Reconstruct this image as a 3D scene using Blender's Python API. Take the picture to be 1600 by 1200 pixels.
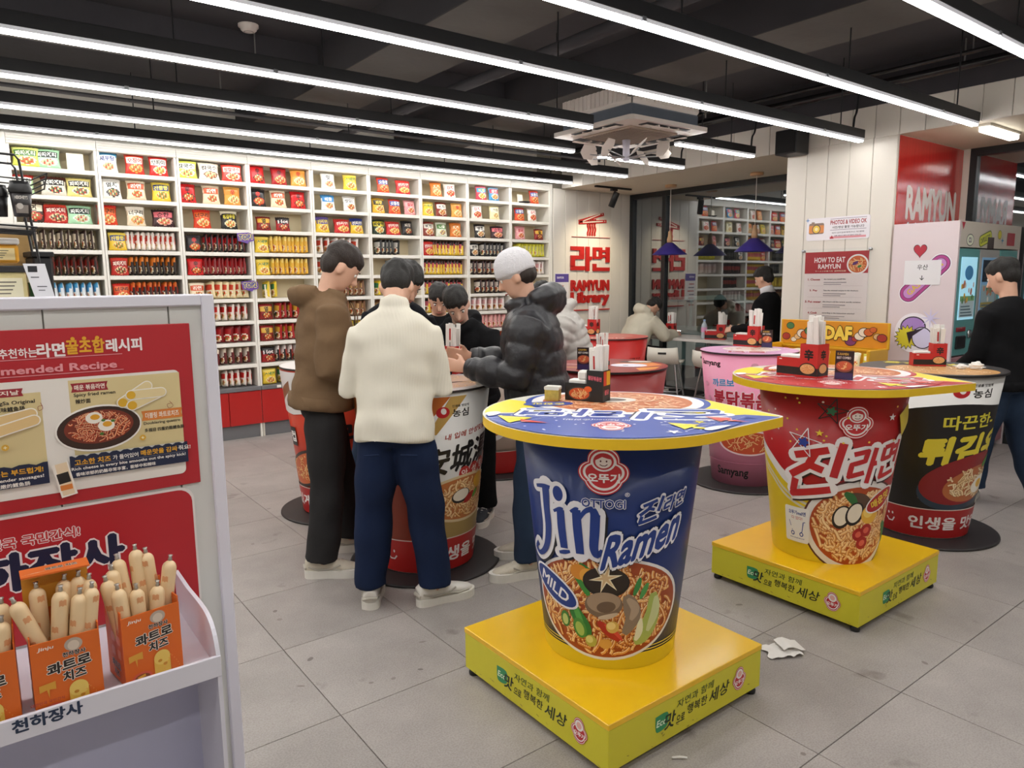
import bpy, bmesh, math, random
import numpy as np
from mathutils import Vector, Matrix, noise
from mathutils.geometry import tessellate_polygon, delaunay_2d_cdt
PI = math.pi
SC = bpy.context.scene
for _o in list(bpy.data.objects):
    bpy.data.objects.remove(_o)
COL = SC.collection
rnd = random.Random(7)
# ---------------------------------------------------------------- camera
cam_d = bpy.data.cameras.new('camera')
cam = bpy.data.objects.new('camera', cam_d)
COL.objects.link(cam)
F_PX, PITCH, ROLL, YAW = 1116.487, math.radians(8.2202), math.radians(-0.5283), math.radians(37.1684)
cam_d.sensor_width = 36.0
cam_d.lens = F_PX / 1600 * 36
cam_d.clip_start = 0.02
_fw = Vector((math.sin(YAW), math.cos(YAW), 0)); _rt = Vector((math.cos(YAW), -math.sin(YAW), 0)); _up = Vector((0, 0, 1))
_f2 = _fw * math.cos(PITCH) - _up * math.sin(PITCH); _u2 = _up * math.cos(PITCH) + _fw * math.sin(PITCH)
_r = _rt * math.cos(ROLL) + _u2 * math.sin(ROLL); _u = _u2 * math.cos(ROLL) - _rt * math.sin(ROLL)
cam.matrix_world = Matrix(((_r.x, _u.x, -_f2.x, 0), (_r.y, _u.y, -_f2.y, 0), (_r.z, _u.z, -_f2.z, 1.59), (0, 0, 0, 1)))
SC.camera = cam
# ---------------------------------------------------------------- world, exposure
wd = bpy.data.worlds.new('night'); SC.world = wd; wd.use_nodes = True
wd.node_tree.nodes['Background'].inputs[0].default_value = (0.05, 0.06, 0.08, 1)
wd.node_tree.nodes['Background'].inputs[1].default_value = 0.15
SC.view_settings.view_transform = 'Standard'
SC.view_settings.look = 'None'
SC.view_settings.exposure = 0.1
SC.view_settings.gamma = 1.0
SC.view_settings.use_curve_mapping = False
LAMP_STRENGTH = 28.0
# ---------------------------------------------------------------- materials
def lin(h):
    h = h.lstrip('#')
    o = []
    for i in (0, 2, 4):
        c = int(h[i:i + 2], 16) / 255
        o.append(c / 12.92 if c <= 0.04045 else ((c + 0.055) / 1.055) ** 2.4)
    return (o[0], o[1], o[2], 1)
MATS = {}
def mat(name, col, rough=0.5, metal=0.0, spec=0.5, var=0.06, scale=8.0, bump=0.0, bscale=60.0, emit=None, coat=0.0, stretch=None):
    """a procedural surface: base colour broken up by noise, optional fine relief"""
    if name in MATS:
        return MATS[name]
    m = bpy.data.materials.new(name); m.use_nodes = True
    nt = m.node_tree; b = nt.nodes['Principled BSDF']
    c = lin(col) if isinstance(col, str) else (*col, 1)
    b.inputs['Base Color'].default_value = c
    b.inputs['Roughness'].default_value = rough
    b.inputs['Metallic'].default_value = metal
    b.inputs['Specular IOR Level'].default_value = spec
    if coat:
        b.inputs['Coat Weight'].default_value = coat; b.inputs['Coat Roughness'].default_value = 0.12
    if emit:
        b.inputs['Emission Color'].default_value = c; b.inputs['Emission Strength'].default_value = emit
    m.diffuse_color = c
    if var or bump:
        tc = nt.nodes.new('ShaderNodeTexCoord'); mp = nt.nodes.new('ShaderNodeMapping')
        nt.links.new(tc.outputs['Object'], mp.inputs[0])
        if stretch: mp.inputs['Scale'].default_value = stretch
    if var:
        n = nt.nodes.new('ShaderNodeTexNoise'); n.inputs['Scale'].default_value = scale; n.inputs['Detail'].default_value = 4
        nt.links.new(mp.outputs[0], n.inputs[0])
        mx = nt.nodes.new('ShaderNodeMix'); mx.data_type = 'RGBA'
        mx.inputs[6].default_value = tuple(x * (1 - var) for x in c[:3]) + (1,)
        mx.inputs[7].default_value = tuple(min(1, x * (1 + var)) for x in c[:3]) + (1,)
        nt.links.new(n.outputs[0], mx.inputs[0]); nt.links.new(mx.outputs[2], b.inputs['Base Color'])
    if bump:
        n2 = nt.nodes.new('ShaderNodeTexNoise'); n2.inputs['Scale'].default_value = bscale; n2.inputs['Detail'].default_value = 3
        nt.links.new(mp.outputs[0], n2.inputs[0])
        bp = nt.nodes.new('ShaderNodeBump'); bp.inputs['Strength'].default_value = bump; bp.inputs['Distance'].default_value = 0.01
        nt.links.new(n2.outputs[0], bp.inputs['Height']); nt.links.new(bp.outputs[0], b.inputs['Normal'])
    MATS[name] = m
    return m
def pr(h, rough=0.38):
    """flat print colour"""
    return mat('print_' + h.lstrip('#') + ('' if rough == 0.38 else str(rough)), h, rough, var=0.0)
def colmat(name, rough=0.4, spec=0.5, bump=0.0, bscale=40):
    if name in MATS: return MATS[name]
    m = mat(name, '#ffffff', rough, spec=spec, var=0, bump=bump, bscale=bscale)
    a = m.node_tree.nodes.new('ShaderNodeVertexColor'); a.layer_name = 'Col'
    m.node_tree.links.new(a.outputs[0], m.node_tree.nodes['Principled BSDF'].inputs['Base Color'])
    return m
# ---------------------------------------------------------------- mesh builder
class MB:
    def __init__(s):
        s.v = []; s.f = []; s.m = []; s.mats = []; s.sm = []
    def mi(s, m):
        if m not in s.mats: s.mats.append(m)
        return s.mats.index(m)
    def add(s, vs, fs, m, smooth=False):
        o = len(s.v); k = s.mi(m)
        s.v.extend([tuple(v) for v in vs])
        for f in fs:
            s.f.append(tuple(i + o for i in f)); s.m.append(k); s.sm.append(smooth)
        return s
    def box(s, x0, x1, y0, y1, z0, z1, m, b=0.0):
        if b <= 0:
            vs = [(x, y, z) for z in (z0, z1) for y in (y0, y1) for x in (x0, x1)]
            return s.add(vs, [(0, 2, 3, 1), (4, 5, 7, 6), (0, 1, 5, 4), (2, 6, 7, 3), (0, 4, 6, 2), (1, 3, 7, 5)], m)
        bm = bmesh.new(); bmesh.ops.create_cube(bm, size=1)
        for v in bm.verts:
            v.co = Vector(((x0 + x1) / 2 + v.co.x * (x1 - x0), (y0 + y1) / 2 + v.co.y * (y1 - y0), (z0 + z1) / 2 + v.co.z * (z1 - z0)))
        bmesh.ops.bevel(bm, geom=bm.edges[:], offset=b, segments=1, affect='EDGES', profile=0.5)
        s.bm(bm, m); return s
    def bm(s, bm, m, smooth=False):
        bm.verts.index_update()
        s.add([v.co for v in bm.verts], [[v.index for v in f.verts] for f in bm.faces], m, smooth); bm.free(); return s
    def prism(s, pts, z0, z1, m, axis='z', side=None, smooth=False):
        """closed outline extruded along an axis; axis y: pts are (x, z); axis x: pts are (y, z)"""
        n = len(pts)
        def P(p, t):
            return (p[0], p[1], t) if axis == 'z' else ((p[0], t, p[1]) if axis == 'y' else (t, p[0], p[1]))
        vs = [P(p, z0) for p in pts] + [P(p, z1) for p in pts]
        tri = tessellate_polygon([[Vector((p[0], p[1], 0)) for p in pts]])
        fs = [tuple(t) for t in tri]
        s.add(vs, fs + [tuple(i + n for i in t) for t in fs], m)
        s.add(vs, [(i, (i + 1) % n, n + (i + 1) % n, n + i) for i in range(n)], side or m, smooth)
        return s
    def lathe(s, prof, m, n=32, c=(0, 0, 0), smooth=True, cap=False):
        vs = []; fs = []
        for (r, z) in prof:
            for i in range(n):
                a = 2 * PI * i / n; vs.append((c[0] + r * math.cos(a), c[1] + r * math.sin(a), c[2] + z))
        for k in range(len(prof) - 1):
            for i in range(n):
                j = (i + 1) % n; fs.append((k * n + i, k * n + j, (k + 1) * n + j, (k + 1) * n + i))
        s.add(vs, fs, m, smooth)
        if cap:
            k = len(prof) - 1
            s.add(vs, [tuple(range(n))[::-1], tuple(range(k * n, k * n + n))], m)
        return s
    def tube(s, pts, r, m, n=8, cap=True, smooth=True):
        pts = [Vector(p) for p in pts]; rs = r if isinstance(r, (list, tuple)) else [r] * len(pts)
        vs = []; fs = []; ref = None
        for i, p in enumerate(pts):
            t = (pts[min(i + 1, len(pts) - 1)] - pts[max(i - 1, 0)])
            if t.length < 1e-9: t = Vector((0, 0, 1))
            t.normalize()
            if ref is None:
                ref = Vector((0, 0, 1)) if abs(t.z) < 0.9 else Vector((1, 0, 0))
            a = ref - t * ref.dot(t); a.normalize(); ref = a; b = t.cross(a)
            for k in range(n):
                g = 2 * PI * k / n; vs.append(p + (a * math.cos(g) + b * math.sin(g)) * rs[i])
        for i in range(len(pts) - 1):
            for k in range(n):
                j = (k + 1) % n; fs.append((i * n + k, i * n + j, (i + 1) * n + j, (i + 1) * n + k))
        s.add(vs, fs, m, smooth)
        if cap:
            q = (len(pts) - 1) * n
            s.add(vs, [tuple(range(n))[::-1], tuple(range(q, q + n))], m)
        return s
    def mesh(s, name):
        me = bpy.data.meshes.new(name); me.from_pydata(s.v, [], s.f)
        for m in s.mats: me.materials.append(m)
        me.polygons.foreach_set('material_index', s.m); me.polygons.foreach_set('use_smooth', s.sm); me.update()
        return me
    def build(s, name, parent=None, loc=(0, 0, 0), rot=(0, 0, 0)):
        bm = bmesh.new(); me = s.mesh(name); bm.from_mesh(me); bmesh.ops.recalc_face_normals(bm, faces=bm.faces); bm.to_mesh(me); bm.free()
        return link(name, me, parent, loc, rot)
def link(name, data, parent=None, loc=(0, 0, 0), rot=(0, 0, 0)):
    o = bpy.data.objects.new(name, data); COL.objects.link(o)
    o.parent = parent; o.location = loc; o.rotation_euler = rot
    return o
def tag(o, label, cat, group=None):
    o['label'] = label; o['category'] = cat
    if group: o['group'] = group
    return o
def thing(name, label, cat, loc=(0, 0, 0), rz=0.0, group=None):
    o = link(name, None, None, loc, (0, 0, rz)); o.empty_display_size = 0.05
    return tag(o, label, cat, group)
def struct(o):
    o['kind'] = 'structure'; return o
def dup(o, parent=None, loc=None, rz=None):
    c = o.copy(); COL.objects.link(c); c.parent = parent
    if loc is not None: c.location = loc
    if rz is not None: c.rotation_euler = (o.rotation_euler[0], o.rotation_euler[1], rz)
    for ch in [x for x in KIDS.get(o, o.children)]:
        dup(ch, c)
    return c
KIDS = {}
# ---------------------------------------------------------------- flat print (lettering, emblems, food photos)
_TX = {}
def text2d(s):
    """glyph outlines -> (vertices, triangles, boundary loops), size 1"""
    if s not in _TX:
        if '_o' not in _TX:
            c = bpy.data.curves.new('lettering', 'FONT'); c.size = 1; c.resolution_u = 2
            _TX['_o'] = bpy.data.objects.new('lettering', c)
        o = _TX['_o']; o.data.body = s; me = o.to_mesh()
        vs = [(v.co.x, v.co.y) for v in me.vertices]; fs = [tuple(p.vertices) for p in me.polygons]
        o.to_mesh_clear()
        cnt = {}
        for f in fs:
            for i in range(len(f)):
                a, b = f[i], f[(i + 1) % len(f)]; k = (min(a, b), max(a, b)); cnt[k] = cnt.get(k, 0) + 1
        nxt = {}
        for f in fs:
            for i in range(len(f)):
                a, b = f[i], f[(i + 1) % len(f)]
                if cnt[(min(a, b), max(a, b))] == 1: nxt[a] = b
        loops = []
        while nxt:
            a = next(iter(nxt)); lp = []
            while a in nxt:
                lp.append(a); a = nxt.pop(a)
            if len(lp) > 2: loops.append(lp)
        _TX[s] = (vs, fs, loops)
    return _TX[s]
_FT = {}
def fat(t, w, union=False):
    """glyphs grown by w all round: the fill plus a rib along every outline edge (third list: how far each vertex sits below the fill);
    union: one clean triangulation"""
    vs, fs, loops = text2d(t)
    if w <= 0 or not vs: return vs, fs, [0.0] * len(vs)
    k = (t, round(w, 4), union)
    if k in _FT: return _FT[k]
    V = [tuple(v) for v in vs]; Fc = [tuple(f) for f in fs]; J = [0.0] * len(vs); q = random.Random(1)
    for lp in loops:
        pts = []
        for i in lp:
            if not pts or math.hypot(vs[i][0] - pts[-1][0], vs[i][1] - pts[-1][1]) > 1e-3: pts.append(vs[i])
        n = len(pts)
        if n < 3: continue
        for i in range(n):
            a, b = pts[i], pts[(i + 1) % n]; dx, dy = b[0] - a[0], b[1] - a[1]; l = math.hypot(dx, dy)
            if l < 1e-6: continue
            nx, ny = -dy / l * w, dx / l * w; tx, ty = dx / l * w * 0.9, dy / l * w * 0.9; o = len(V)
            V += [(a[0] + nx, a[1] + ny), (a[0] - tx, a[1] - ty), (a[0] - nx, a[1] - ny), (b[0] - nx, b[1] - ny), (b[0] + tx, b[1] + ty), (b[0] + nx, b[1] + ny)]
            J += [-q.uniform(0.3e-5, 3e-5)] * 6; Fc.append((o, o + 1, o + 2, o + 3, o + 4, o + 5))
    if union:
        def ccw(ix):
            ar = sum(V[ix[i]][0] * V[ix[(i + 1) % len(ix)]][1] - V[ix[(i + 1) % len(ix)]][0] * V[ix[i]][1] for i in range(len(ix))); return list(ix) if ar > 0 else list(ix)[::-1]
        r = delaunay_2d_cdt([Vector(v) for v in V], [], [ccw(f) for f in Fc], 1, 1e-5, True)
        V, Fc = [(v.x, v.y) for v in r[0]], [tuple(f) for f, og in zip(r[2], r[5]) if len(og)]; J = [0.0] * len(V)
    _FT[k] = (V, Fc, J)
    return _FT[k]
class Print:
    """2D shapes in (u, v) metres, stacked in thin layers, laid on a surface by a map (u, v, e) -> xyz"""
    def __init__(s, fmap, cut=0.0, e0=None, de=0.00005):
        s.map = fmap; s.cut = cut; s.e = getattr(fmap, 'e_next', 0.0008) if e0 is None else e0; s.de = max(de, 0.00009) if cut else de; s.b = MB()
    def shape(s, vs, fs, m, cut=None, J=None):
        cut = s.cut if cut is None else cut
        m = pr(m) if isinstance(m, str) else m
        e = s.e; s.e += s.de
        if not vs: return s
        if cut:
            bm = bmesh.new(); bv = [bm.verts.new((v[0], v[1], J[i] if J else 0)) for i, v in enumerate(vs)]
            for f in fs:
                try: bm.faces.new([bv[i] for i in f])
                except ValueError: pass
            bmesh.ops.triangulate(bm, faces=bm.faces[:])
            us = [v[0] for v in vs]; k = math.ceil(min(us) / cut)
            while k * cut < max(us):
                bmesh.ops.bisect_plane(bm, geom=bm.verts[:] + bm.edges[:] + bm.faces[:], plane_co=(k * cut, 0, 0), plane_no=(1, 0, 0)); k += 1
            bm.verts.index_update()
            vs = [(v.co.x, v.co.y) for v in bm.verts]; J = [v.co.z for v in bm.verts]; fs = [[v.index for v in f.verts] for f in bm.faces]; bm.free()
        s.b.add([s.map(p[0], p[1], e + (J[i] if J else 0)) for i, p in enumerate(vs)], fs, m); return s
    def poly(s, pts, m, cut=None):
        return s.shape(pts, [tuple(t) for t in tessellate_polygon([[Vector((p[0], p[1], 0)) for p in pts]])], m, cut)
    def rect(s, x0, x1, y0, y1, m, r=0.0, rot=0.0):
        if r: pts = rrect(x0, x1, y0, y1, r)
        else: pts = [(x0, y0), (x1, y0), (x1, y1), (x0, y1)]
        if rot:
            cx, cy = (x0 + x1) / 2, (y0 + y1) / 2; c, q = math.cos(rot), math.sin(rot)
            pts = [(cx + (a - cx) * c - (b - cy) * q, cy + (a - cx) * q + (b - cy) * c) for a, b in pts]
        return s.poly(pts, m)
    def ell(s, cx, cy, rx, ry, m, n=28, rot=0.0, clip=None):
        c, q = math.cos(rot), math.sin(rot); pts = []
        for i in range(n):
            a = 2 * PI * i / n; x, y = rx * math.cos(a), ry * math.sin(a)
            p = (cx + x * c - y * q, cy + x * q + y * c)
            pts.append(clip(p) if clip else p)
        return s.poly(pts, m)
    def rib(s, path, w, m, closed=False, cut=0):
        n = len(path); vs = []; fs = []; ws = w if isinstance(w, (list, tuple)) else [w] * n
        for i, p in enumerate(path):
            a = path[(i - 1) % n] if closed else path[max(i - 1, 0)]; b = path[(i + 1) % n] if closed else path[min(i + 1, n - 1)]
            dx, dy = b[0] - a[0], b[1] - a[1]; l = math.hypot(dx, dy) or 1
            nx, ny = -dy / l * ws[i] / 2, dx / l * ws[i] / 2
            vs += [(p[0] + nx, p[1] + ny), (p[0] - nx, p[1] - ny)]
        for i in range(n if closed else n - 1):
            j = (i + 1) % n; fs.append((2 * i, 2 * i + 1, 2 * j + 1, 2 * j))
        return s.shape(vs, fs, m, cut)
    def star(s, cx, cy, r, m, n=5, k=0.4, rot=0.0):
        return s.poly([(cx + (r if i % 2 == 0 else r * k) * math.sin(PI * i / n + rot), cy + (r if i % 2 == 0 else r * k) * math.cos(PI * i / n + rot)) for i in range(2 * n)], m)
    def text(s, t, x, y, h, m, w=None, bold=0.02, shear=0.0, slope=0.0, rot=0.0, al='c', out=(), ref=None):
        """x, y: centre (or left / right) of the baseline-to-top box; out: [(extra boldness, colour)] drawn underneath"""
        v0, f0, j0 = fat(t, bold)
        if not v0: return s
        ys = [p[1] for p in v0]; xs = [p[0] for p in v0]
        k = h / (max(ys) - min(ys)); kx = k if w is None else w / (max(xs) - min(xs))
        cx = {'c': (min(xs) + max(xs)) / 2, 'l': min(xs), 'r': max(xs)}[al]; cy = (min(ys) + max(ys)) / 2
        def T(p):
            a, b = (p[0] - cx) * kx, (p[1] - cy) * k
            a += b * shear; b += a * slope
            c, q = math.cos(rot), math.sin(rot)
            return (x + a * c - b * q, y + a * q + b * c)
        for (eb, oc) in out:
            v1, f1, j1 = fat(t, bold + eb); s.shape([T(p) for p in v1], f1, oc, None, j1)
        return s.shape([T(p) for p in v0], f0, m, None, j0)
    def build(s, name, parent=None, loc=(0, 0, 0), rot=(0, 0, 0)):
        s.map.e_next = s.e + 0.0002
        return link(name, s.b.mesh(name), parent, loc, rot)
def rrect(x0, x1, y0, y1, r, n=5):
    pts = []
    for cx, cy, a in ((x1 - r, y1 - r, 0), (x0 + r, y1 - r, 90), (x0 + r, y0 + r, 180), (x1 - r, y0 + r, 270)):
        for i in range(n + 1):
            g = math.radians(a + 90 * i / n); pts.append((cx + r * math.cos(g), cy + r * math.sin(g)))
    return pts
def fm_y(y):      # a sheet facing -Y: u = x, v = z
    return lambda u, v, e: (u, y - e, v)
def fm_x(x):      # a sheet facing -X: u = -y, v = z
    return lambda u, v, e: (x - e, -u, v)
def noodles(P, cx, cy, rx, ry, seed, n=70, cols=('#e8a050', '#f0bc74', '#d98a3c'), dark='#9a3f12', w=0.012, keep=None):
    """a printed photo of curly noodles: dark edged light strands inside an ellipse"""
    q = random.Random(seed); de = P.de; P.de = 0.000008; e_0 = P.e
    for i in range(n):
        a = q.uniform(0, 2 * PI); r = math.sqrt(q.random()) * 0.93
        x, y = cx + rx * r * math.cos(a), cy + ry * r * math.sin(a)
        if keep and not keep(x, y): continue
        g = q.uniform(0, 2 * PI); L = w * q.uniform(3.0, 6.5); cv = q.uniform(-1, 1) * 5.0; pts = []
        for k in range(8):
            pts.append((x, y)); x += math.cos(g) * L / 7; y += math.sin(g) * L / 7; g += cv / 7 * (1 if k < 4 else -0.8)
        ok = []
        for p in pts:
            if ((p[0] - cx) / rx) ** 2 + ((p[1] - cy) / ry) ** 2 < 0.97 and (not keep or keep(*p)): ok.append(p)
            else: break
        if len(ok) < 3: continue
        P.e = e_0 + q.random() * 0.0014; P.rib(ok, w, dark); P.rib(ok, w * 0.72, q.choice(cols)); P.rib([(p[0] - w * .12, p[1] + w * .14) for p in ok], w * 0.2, '#f8dcae')
    P.de = de; P.e = e_0 + 0.0016
# ================================================================ the room
WHITE = mat('white_panel', '#dcd6cc', 0.45, var=0.03, scale=3)
CREAM = mat('cream_board', '#d9cfb9', 0.55, var=0.04, scale=3)
SHELFW = mat('white_shelf_laminate', '#ebe7de', 0.4, var=0.03, scale=4)
SHELFB = mat('cream_shelf_back', '#ddceab', 0.6, var=0.05, scale=4)
BLACK = mat('black_powder_coat', '#17171a', 0.45, var=0.15)
DARKF = mat('dark_anodised_frame', '#2b2e30', 0.4, metal=0.4, var=0.1)
CEIL = mat('charcoal_painted_concrete', '#38363a', 0.85, var=0.25, scale=2.2, bump=0.3, bscale=9)
CBEAM_LIT = mat('lamplit_beam_underside', '#504c48', 0.85, var=0.22, scale=3.0, bump=0.35, bscale=14)  # concrete made paler than the ceiling: lamp light on beam undersides, put into colour
STEEL = mat('brushed_steel', '#b9bcc0', 0.28, metal=1.0, var=0.06)
DSTEEL = mat('dull_galvanised', '#8a8784', 0.45, metal=0.7, var=0.12)
def tile_mat():
    m = bpy.data.materials.new('grey_porcelain_tile'); m.use_nodes = True; nt = m.node_tree; b = nt.nodes['Principled BSDF']
    N = nt.nodes.new; L = nt.links.new
    geo = N('ShaderNodeNewGeometry'); oi = N('ShaderNodeObjectInfo')
    n1 = N('ShaderNodeTexNoise'); n1.inputs['Scale'].default_value = 2.2; n1.inputs['Detail'].default_value = 8; n1.inputs['Roughness'].default_value = 0.65
    n2 = N('ShaderNodeTexNoise'); n2.inputs['Scale'].default_value = 160; n2.inputs['Detail'].default_value = 2
    n3 = N('ShaderNodeTexNoise'); n3.inputs['Scale'].default_value = 4.5; n3.inputs['Detail'].default_value = 3
    for n in (n1, n2, n3): L(geo.outputs['Position'], n.inputs[0])
    r1 = N('ShaderNodeValToRGB'); r1.color_ramp.elements[0].position = 0.3; r1.color_ramp.elements[0].color = lin('#98918d'); r1.color_ramp.elements[1].position = 0.72; r1.color_ramp.elements[1].color = lin('#b1aaa5')
    L(n1.outputs[0], r1.inputs[0])
    m1 = N('ShaderNodeMix'); m1.data_type = 'RGBA'; m1.blend_type = 'MULTIPLY'; m1.inputs[0].default_value = 0.5
    r2 = N('ShaderNodeValToRGB'); r2.color_ramp.elements[0].position = 0.36; r2.color_ramp.elements[0].color = (0.62, 0.6, 0.58, 1); r2.color_ramp.elements[1].position = 0.6
    L(n2.outputs[0], r2.inputs[0]); L(r1.outputs[0], m1.inputs[6]); L(r2.outputs[0], m1.inputs[7])
    m2 = N('ShaderNodeMix'); m2.data_type = 'RGBA'; m2.blend_type = 'MULTIPLY'; m2.inputs[0].default_value = 0.8
    r3 = N('ShaderNodeValToRGB'); r3.color_ramp.elements[0].position = 0.26; r3.color_ramp.elements[0].color = (0.5, 0.47, 0.45, 1); r3.color_ramp.elements[1].position = 0.34
    L(n3.outputs[0], r3.inputs[0]); L(m1.outputs[2], m2.inputs[6]); L(r3.outputs[0], m2.inputs[7])
    hs = N('ShaderNodeHueSaturation'); mr = N('ShaderNodeMapRange'); mr.inputs[3].default_value = 0.93; mr.inputs[4].default_value = 1.06
    L(oi.outputs['Random'], mr.inputs[0]); L(mr.outputs[0], hs.inputs['Value']); L(m2.outputs[2], hs.inputs['Color']); L(hs.outputs[0], b.inputs['Base Color'])
    b.inputs['Roughness'].default_value = 0.42; b.inputs['Specular IOR Level'].default_value = 0.45
    bp = N('ShaderNodeBump'); bp.inputs['Strength'].default_value = 0.08; bp.inputs['Distance'].default_value = 0.002
    L(n2.outputs[0], bp.inputs['Height']); L(bp.outputs[0], b.inputs['Normal'])
    return m
TILE = tile_mat()
floor = struct(MB().box(-3, 7.9, -3, 7.75, -0.12, -0.006, mat('dark_grout', '#4a4540', 0.8, var=0.1)).build('floor'))
TX0, TXP, TY0, TYP = 0.965, 0.592, 1.141, 0.6015
tile_me = None
for i in range(-3, 12):
    for j in range(-2, 11):
        if tile_me is None:
            tile_me = MB().box(0.0016, TXP - 0.0016, 0.0016, TYP - 0.0016, -0.03, 0, TILE, b=0.001).mesh('tile')
        x, y = TX0 + i * TXP, TY0 + j * TYP
        link('tile', tile_me, floor, (x, y, 0))
far_in = MB().box(-3, TX0 - 3 * TXP, -3, 7.75, -0.03, -0.001, TILE); far_in.box(TX0 - 3 * TXP, 7.9, -3, TY0 - 2 * TYP, -0.03, -0.001, TILE)
far_in.build('tile_field', floor)
P_ = Print(lambda u, v, e: (u, v, e), e0=0.0004, de=0.00002); q_ = random.Random(12)
for (sx, sy) in ((1.064, 3.339), (1.051, 3.239), (1.028, 2.798), (1.151, 2.471), (1.357, 2.436), (1.237, 2.444), (0.919, 2.623), (1.479, 2.63), (2.108, 1.172), (2.894, 1.981), (3.037, 1.18), (1.268, 4.33), (1.579, 4.961)):
    P_.ell(sx, sy, q_.uniform(0.008, 0.02), q_.uniform(0.006, 0.013), q_.choice(['#7d746e', '#857c76', '#6f6762']), 12, q_.uniform(0, 3))
P_.build('gum_spots', floor)['kind'] = 'stuff'
# walls
GROUT = mat('dark_groove', '#8e877b', 0.8, var=0.05)
wb = struct(MB().box(-3, 6.34, 7.76, 7.95, 0, 3.4, WHITE).box(6.34, 7.9, 7.44, 7.95, 0, 3.4, GROUT).build('wall_back'))
PLW = 1.5 / 7
for k in range(7):
    MB().box(6.345 + k * PLW, 6.345 + (k + 1) * PLW - 0.005, 7.42, 7.445, 0.0, 2.8, WHITE, b=0.003).build('plank', wb)
struct(MB().box(-3.15, -3, -3, 7.95, 0, 3.4, WHITE).build('wall_left'))
struct(MB().box(-3.15, 8.05, -3.15, -3, 0, 3.4, WHITE).build('wall_front'))
wr = struct(MB().box(7.8, 7.98, 2.98, 4.1, 0, 2.8, WHITE).box(7.8, 7.98, -3, -2.0, 0, 2.8, WHITE).build('wall_right'))
# pillar with planked face
pil = struct(MB().box(6.5, 7.8, 3.06, 4.085, 0, 2.8, GROUT).build('wall_pillar'))
for k in range(5):
    MB().box(6.478, 6.502, 3.05 + k * 0.208, 3.05 + (k + 1) * 0.208 - 0.004, 0.0, 2.8, WHITE, b=0.003).build('plank', pil)
MB().box(6.5, 7.8, 3.045, 3.062, 0, 2.8, WHITE).build('side_board', pil)
# boxed beam above the windows: planked front, cream soffit
bm_ = struct(MB().box(6.5, 7.98, -3, 7.42, 2.82, 3.4, GROUT).build('trim_1'))
for k in range(50):
    y0 = -3 + k * 0.208 + 0.011
    MB().box(6.478, 6.502, y0, min(y0 + 0.204, 7.415), 2.8, 3.075, WHITE, b=0.003).build('plank', bm_)
MB().box(6.49, 7.84, -3, 7.42, 2.8, 2.822, CREAM).build('soffit', bm_)
MB().box(6.478, 6.52, -3, 7.42, 3.075, 3.4, CEIL).build('upper_band', bm_)
# ceiling
ce = struct(MB().box(-3.15, 8.05, -3.15, 7.95, 3.4, 3.55, CEIL).build('ceiling'))
for n_, (x0, x1, z) in enumerate(((2.35, 2.95, 3.12), (4.15, 4.75, 3.12), (-1.2, -0.7, 3.1))):
    b_ = MB(); b_.box(x0, x1, -3, 7.7, z, 3.42, CEIL); b_.box(x0 + 0.004, x1 - 0.004, -3, 7.7, z - 0.004, z + 0.01, CBEAM_LIT)  # thin paler skin below each beam paints the lamps' light on it
    struct(b_.build('trim_%d' % (n_ + 2)))
struct(MB().box(-3, 6.5, 5.55, 5.85, 3.2, 3.42, CEIL).build('trim_5'))
struct(MB().box(-3, 6.5, 1.0, 1.35, 3.2, 3.42, CEIL).build('trim_6'))
# windows
def glass_mat():
    m = bpy.data.materials.new('night_window_glass'); m.use_nodes = True; nt = m.node_tree; nt.nodes.remove(nt.nodes['Principled BSDF'])
    t = nt.nodes.new('ShaderNodeBsdfTransparent'); t.inputs[0].default_value = (0.55, 0.6, 0.62, 1)
    g = nt.nodes.new('ShaderNodeBsdfGlossy'); g.inputs['Roughness'].default_value = 0.012; g.inputs[0].default_value = (0.9, 0.95, 1, 1)
    lw = nt.nodes.new('ShaderNodeFresnel'); lw.inputs[0].default_value = 3.3
    x = nt.nodes.new('ShaderNodeMixShader'); nt.links.new(lw.outputs[0], x.inputs[0]); nt.links.new(t.outputs[0], x.inputs[1]); nt.links.new(g.outputs[0], x.inputs[2])
    nt.links.new(x.outputs[0], nt.nodes['Material Output'].inputs[0]); return m
GLASS = glass_mat()
CLEAR = bpy.data.materials.new('clear_glass_body'); CLEAR.use_nodes = True
_n = CLEAR.node_tree; _n.nodes.remove(_n.nodes['Principled BSDF']); _t = _n.nodes.new('ShaderNodeBsdfTransparent'); _n.links.new(_t.outputs[0], _n.nodes['Material Output'].inputs[0])
def window(n, y0, y1, muls):
    w = MB()
    w.box(7.8, 7.9, y0, y1, 2.73, 2.8, DARKF).box(7.8, 7.9, y0, y1, 0, 0.09, DARKF).box(7.8, 7.9, y0, y0 + 0.06, 0.09, 2.73, DARKF).box(7.8, 7.9, y1 - 0.06, y1, 0.09, 2.73, DARKF)
    o = struct(w.build('window_%d' % n)); e = [y0 + 0.06] + [c for m in muls for c in (m - 0.035, m + 0.035)] + [y1 - 0.06]
    for m in muls:
        MB().box(7.8, 7.9, m - 0.035, m + 0.035, 0.09, 2.73, DARKF, b=0.004).build('mullion', o)
    for a, b in zip(e[::2], e[1::2]):
        g = MB().box(7.842, 7.85, a, b, 0.09, 2.73, CLEAR).build('pane', o); g.data.materials.append(GLASS)
        for f in g.data.polygons:
            if f.center.x < 7.843: f.material_index = 1
window(1, 4.1, 7.42, [6.78])
window(2, -2.0, 2.98, [1.9])
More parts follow.
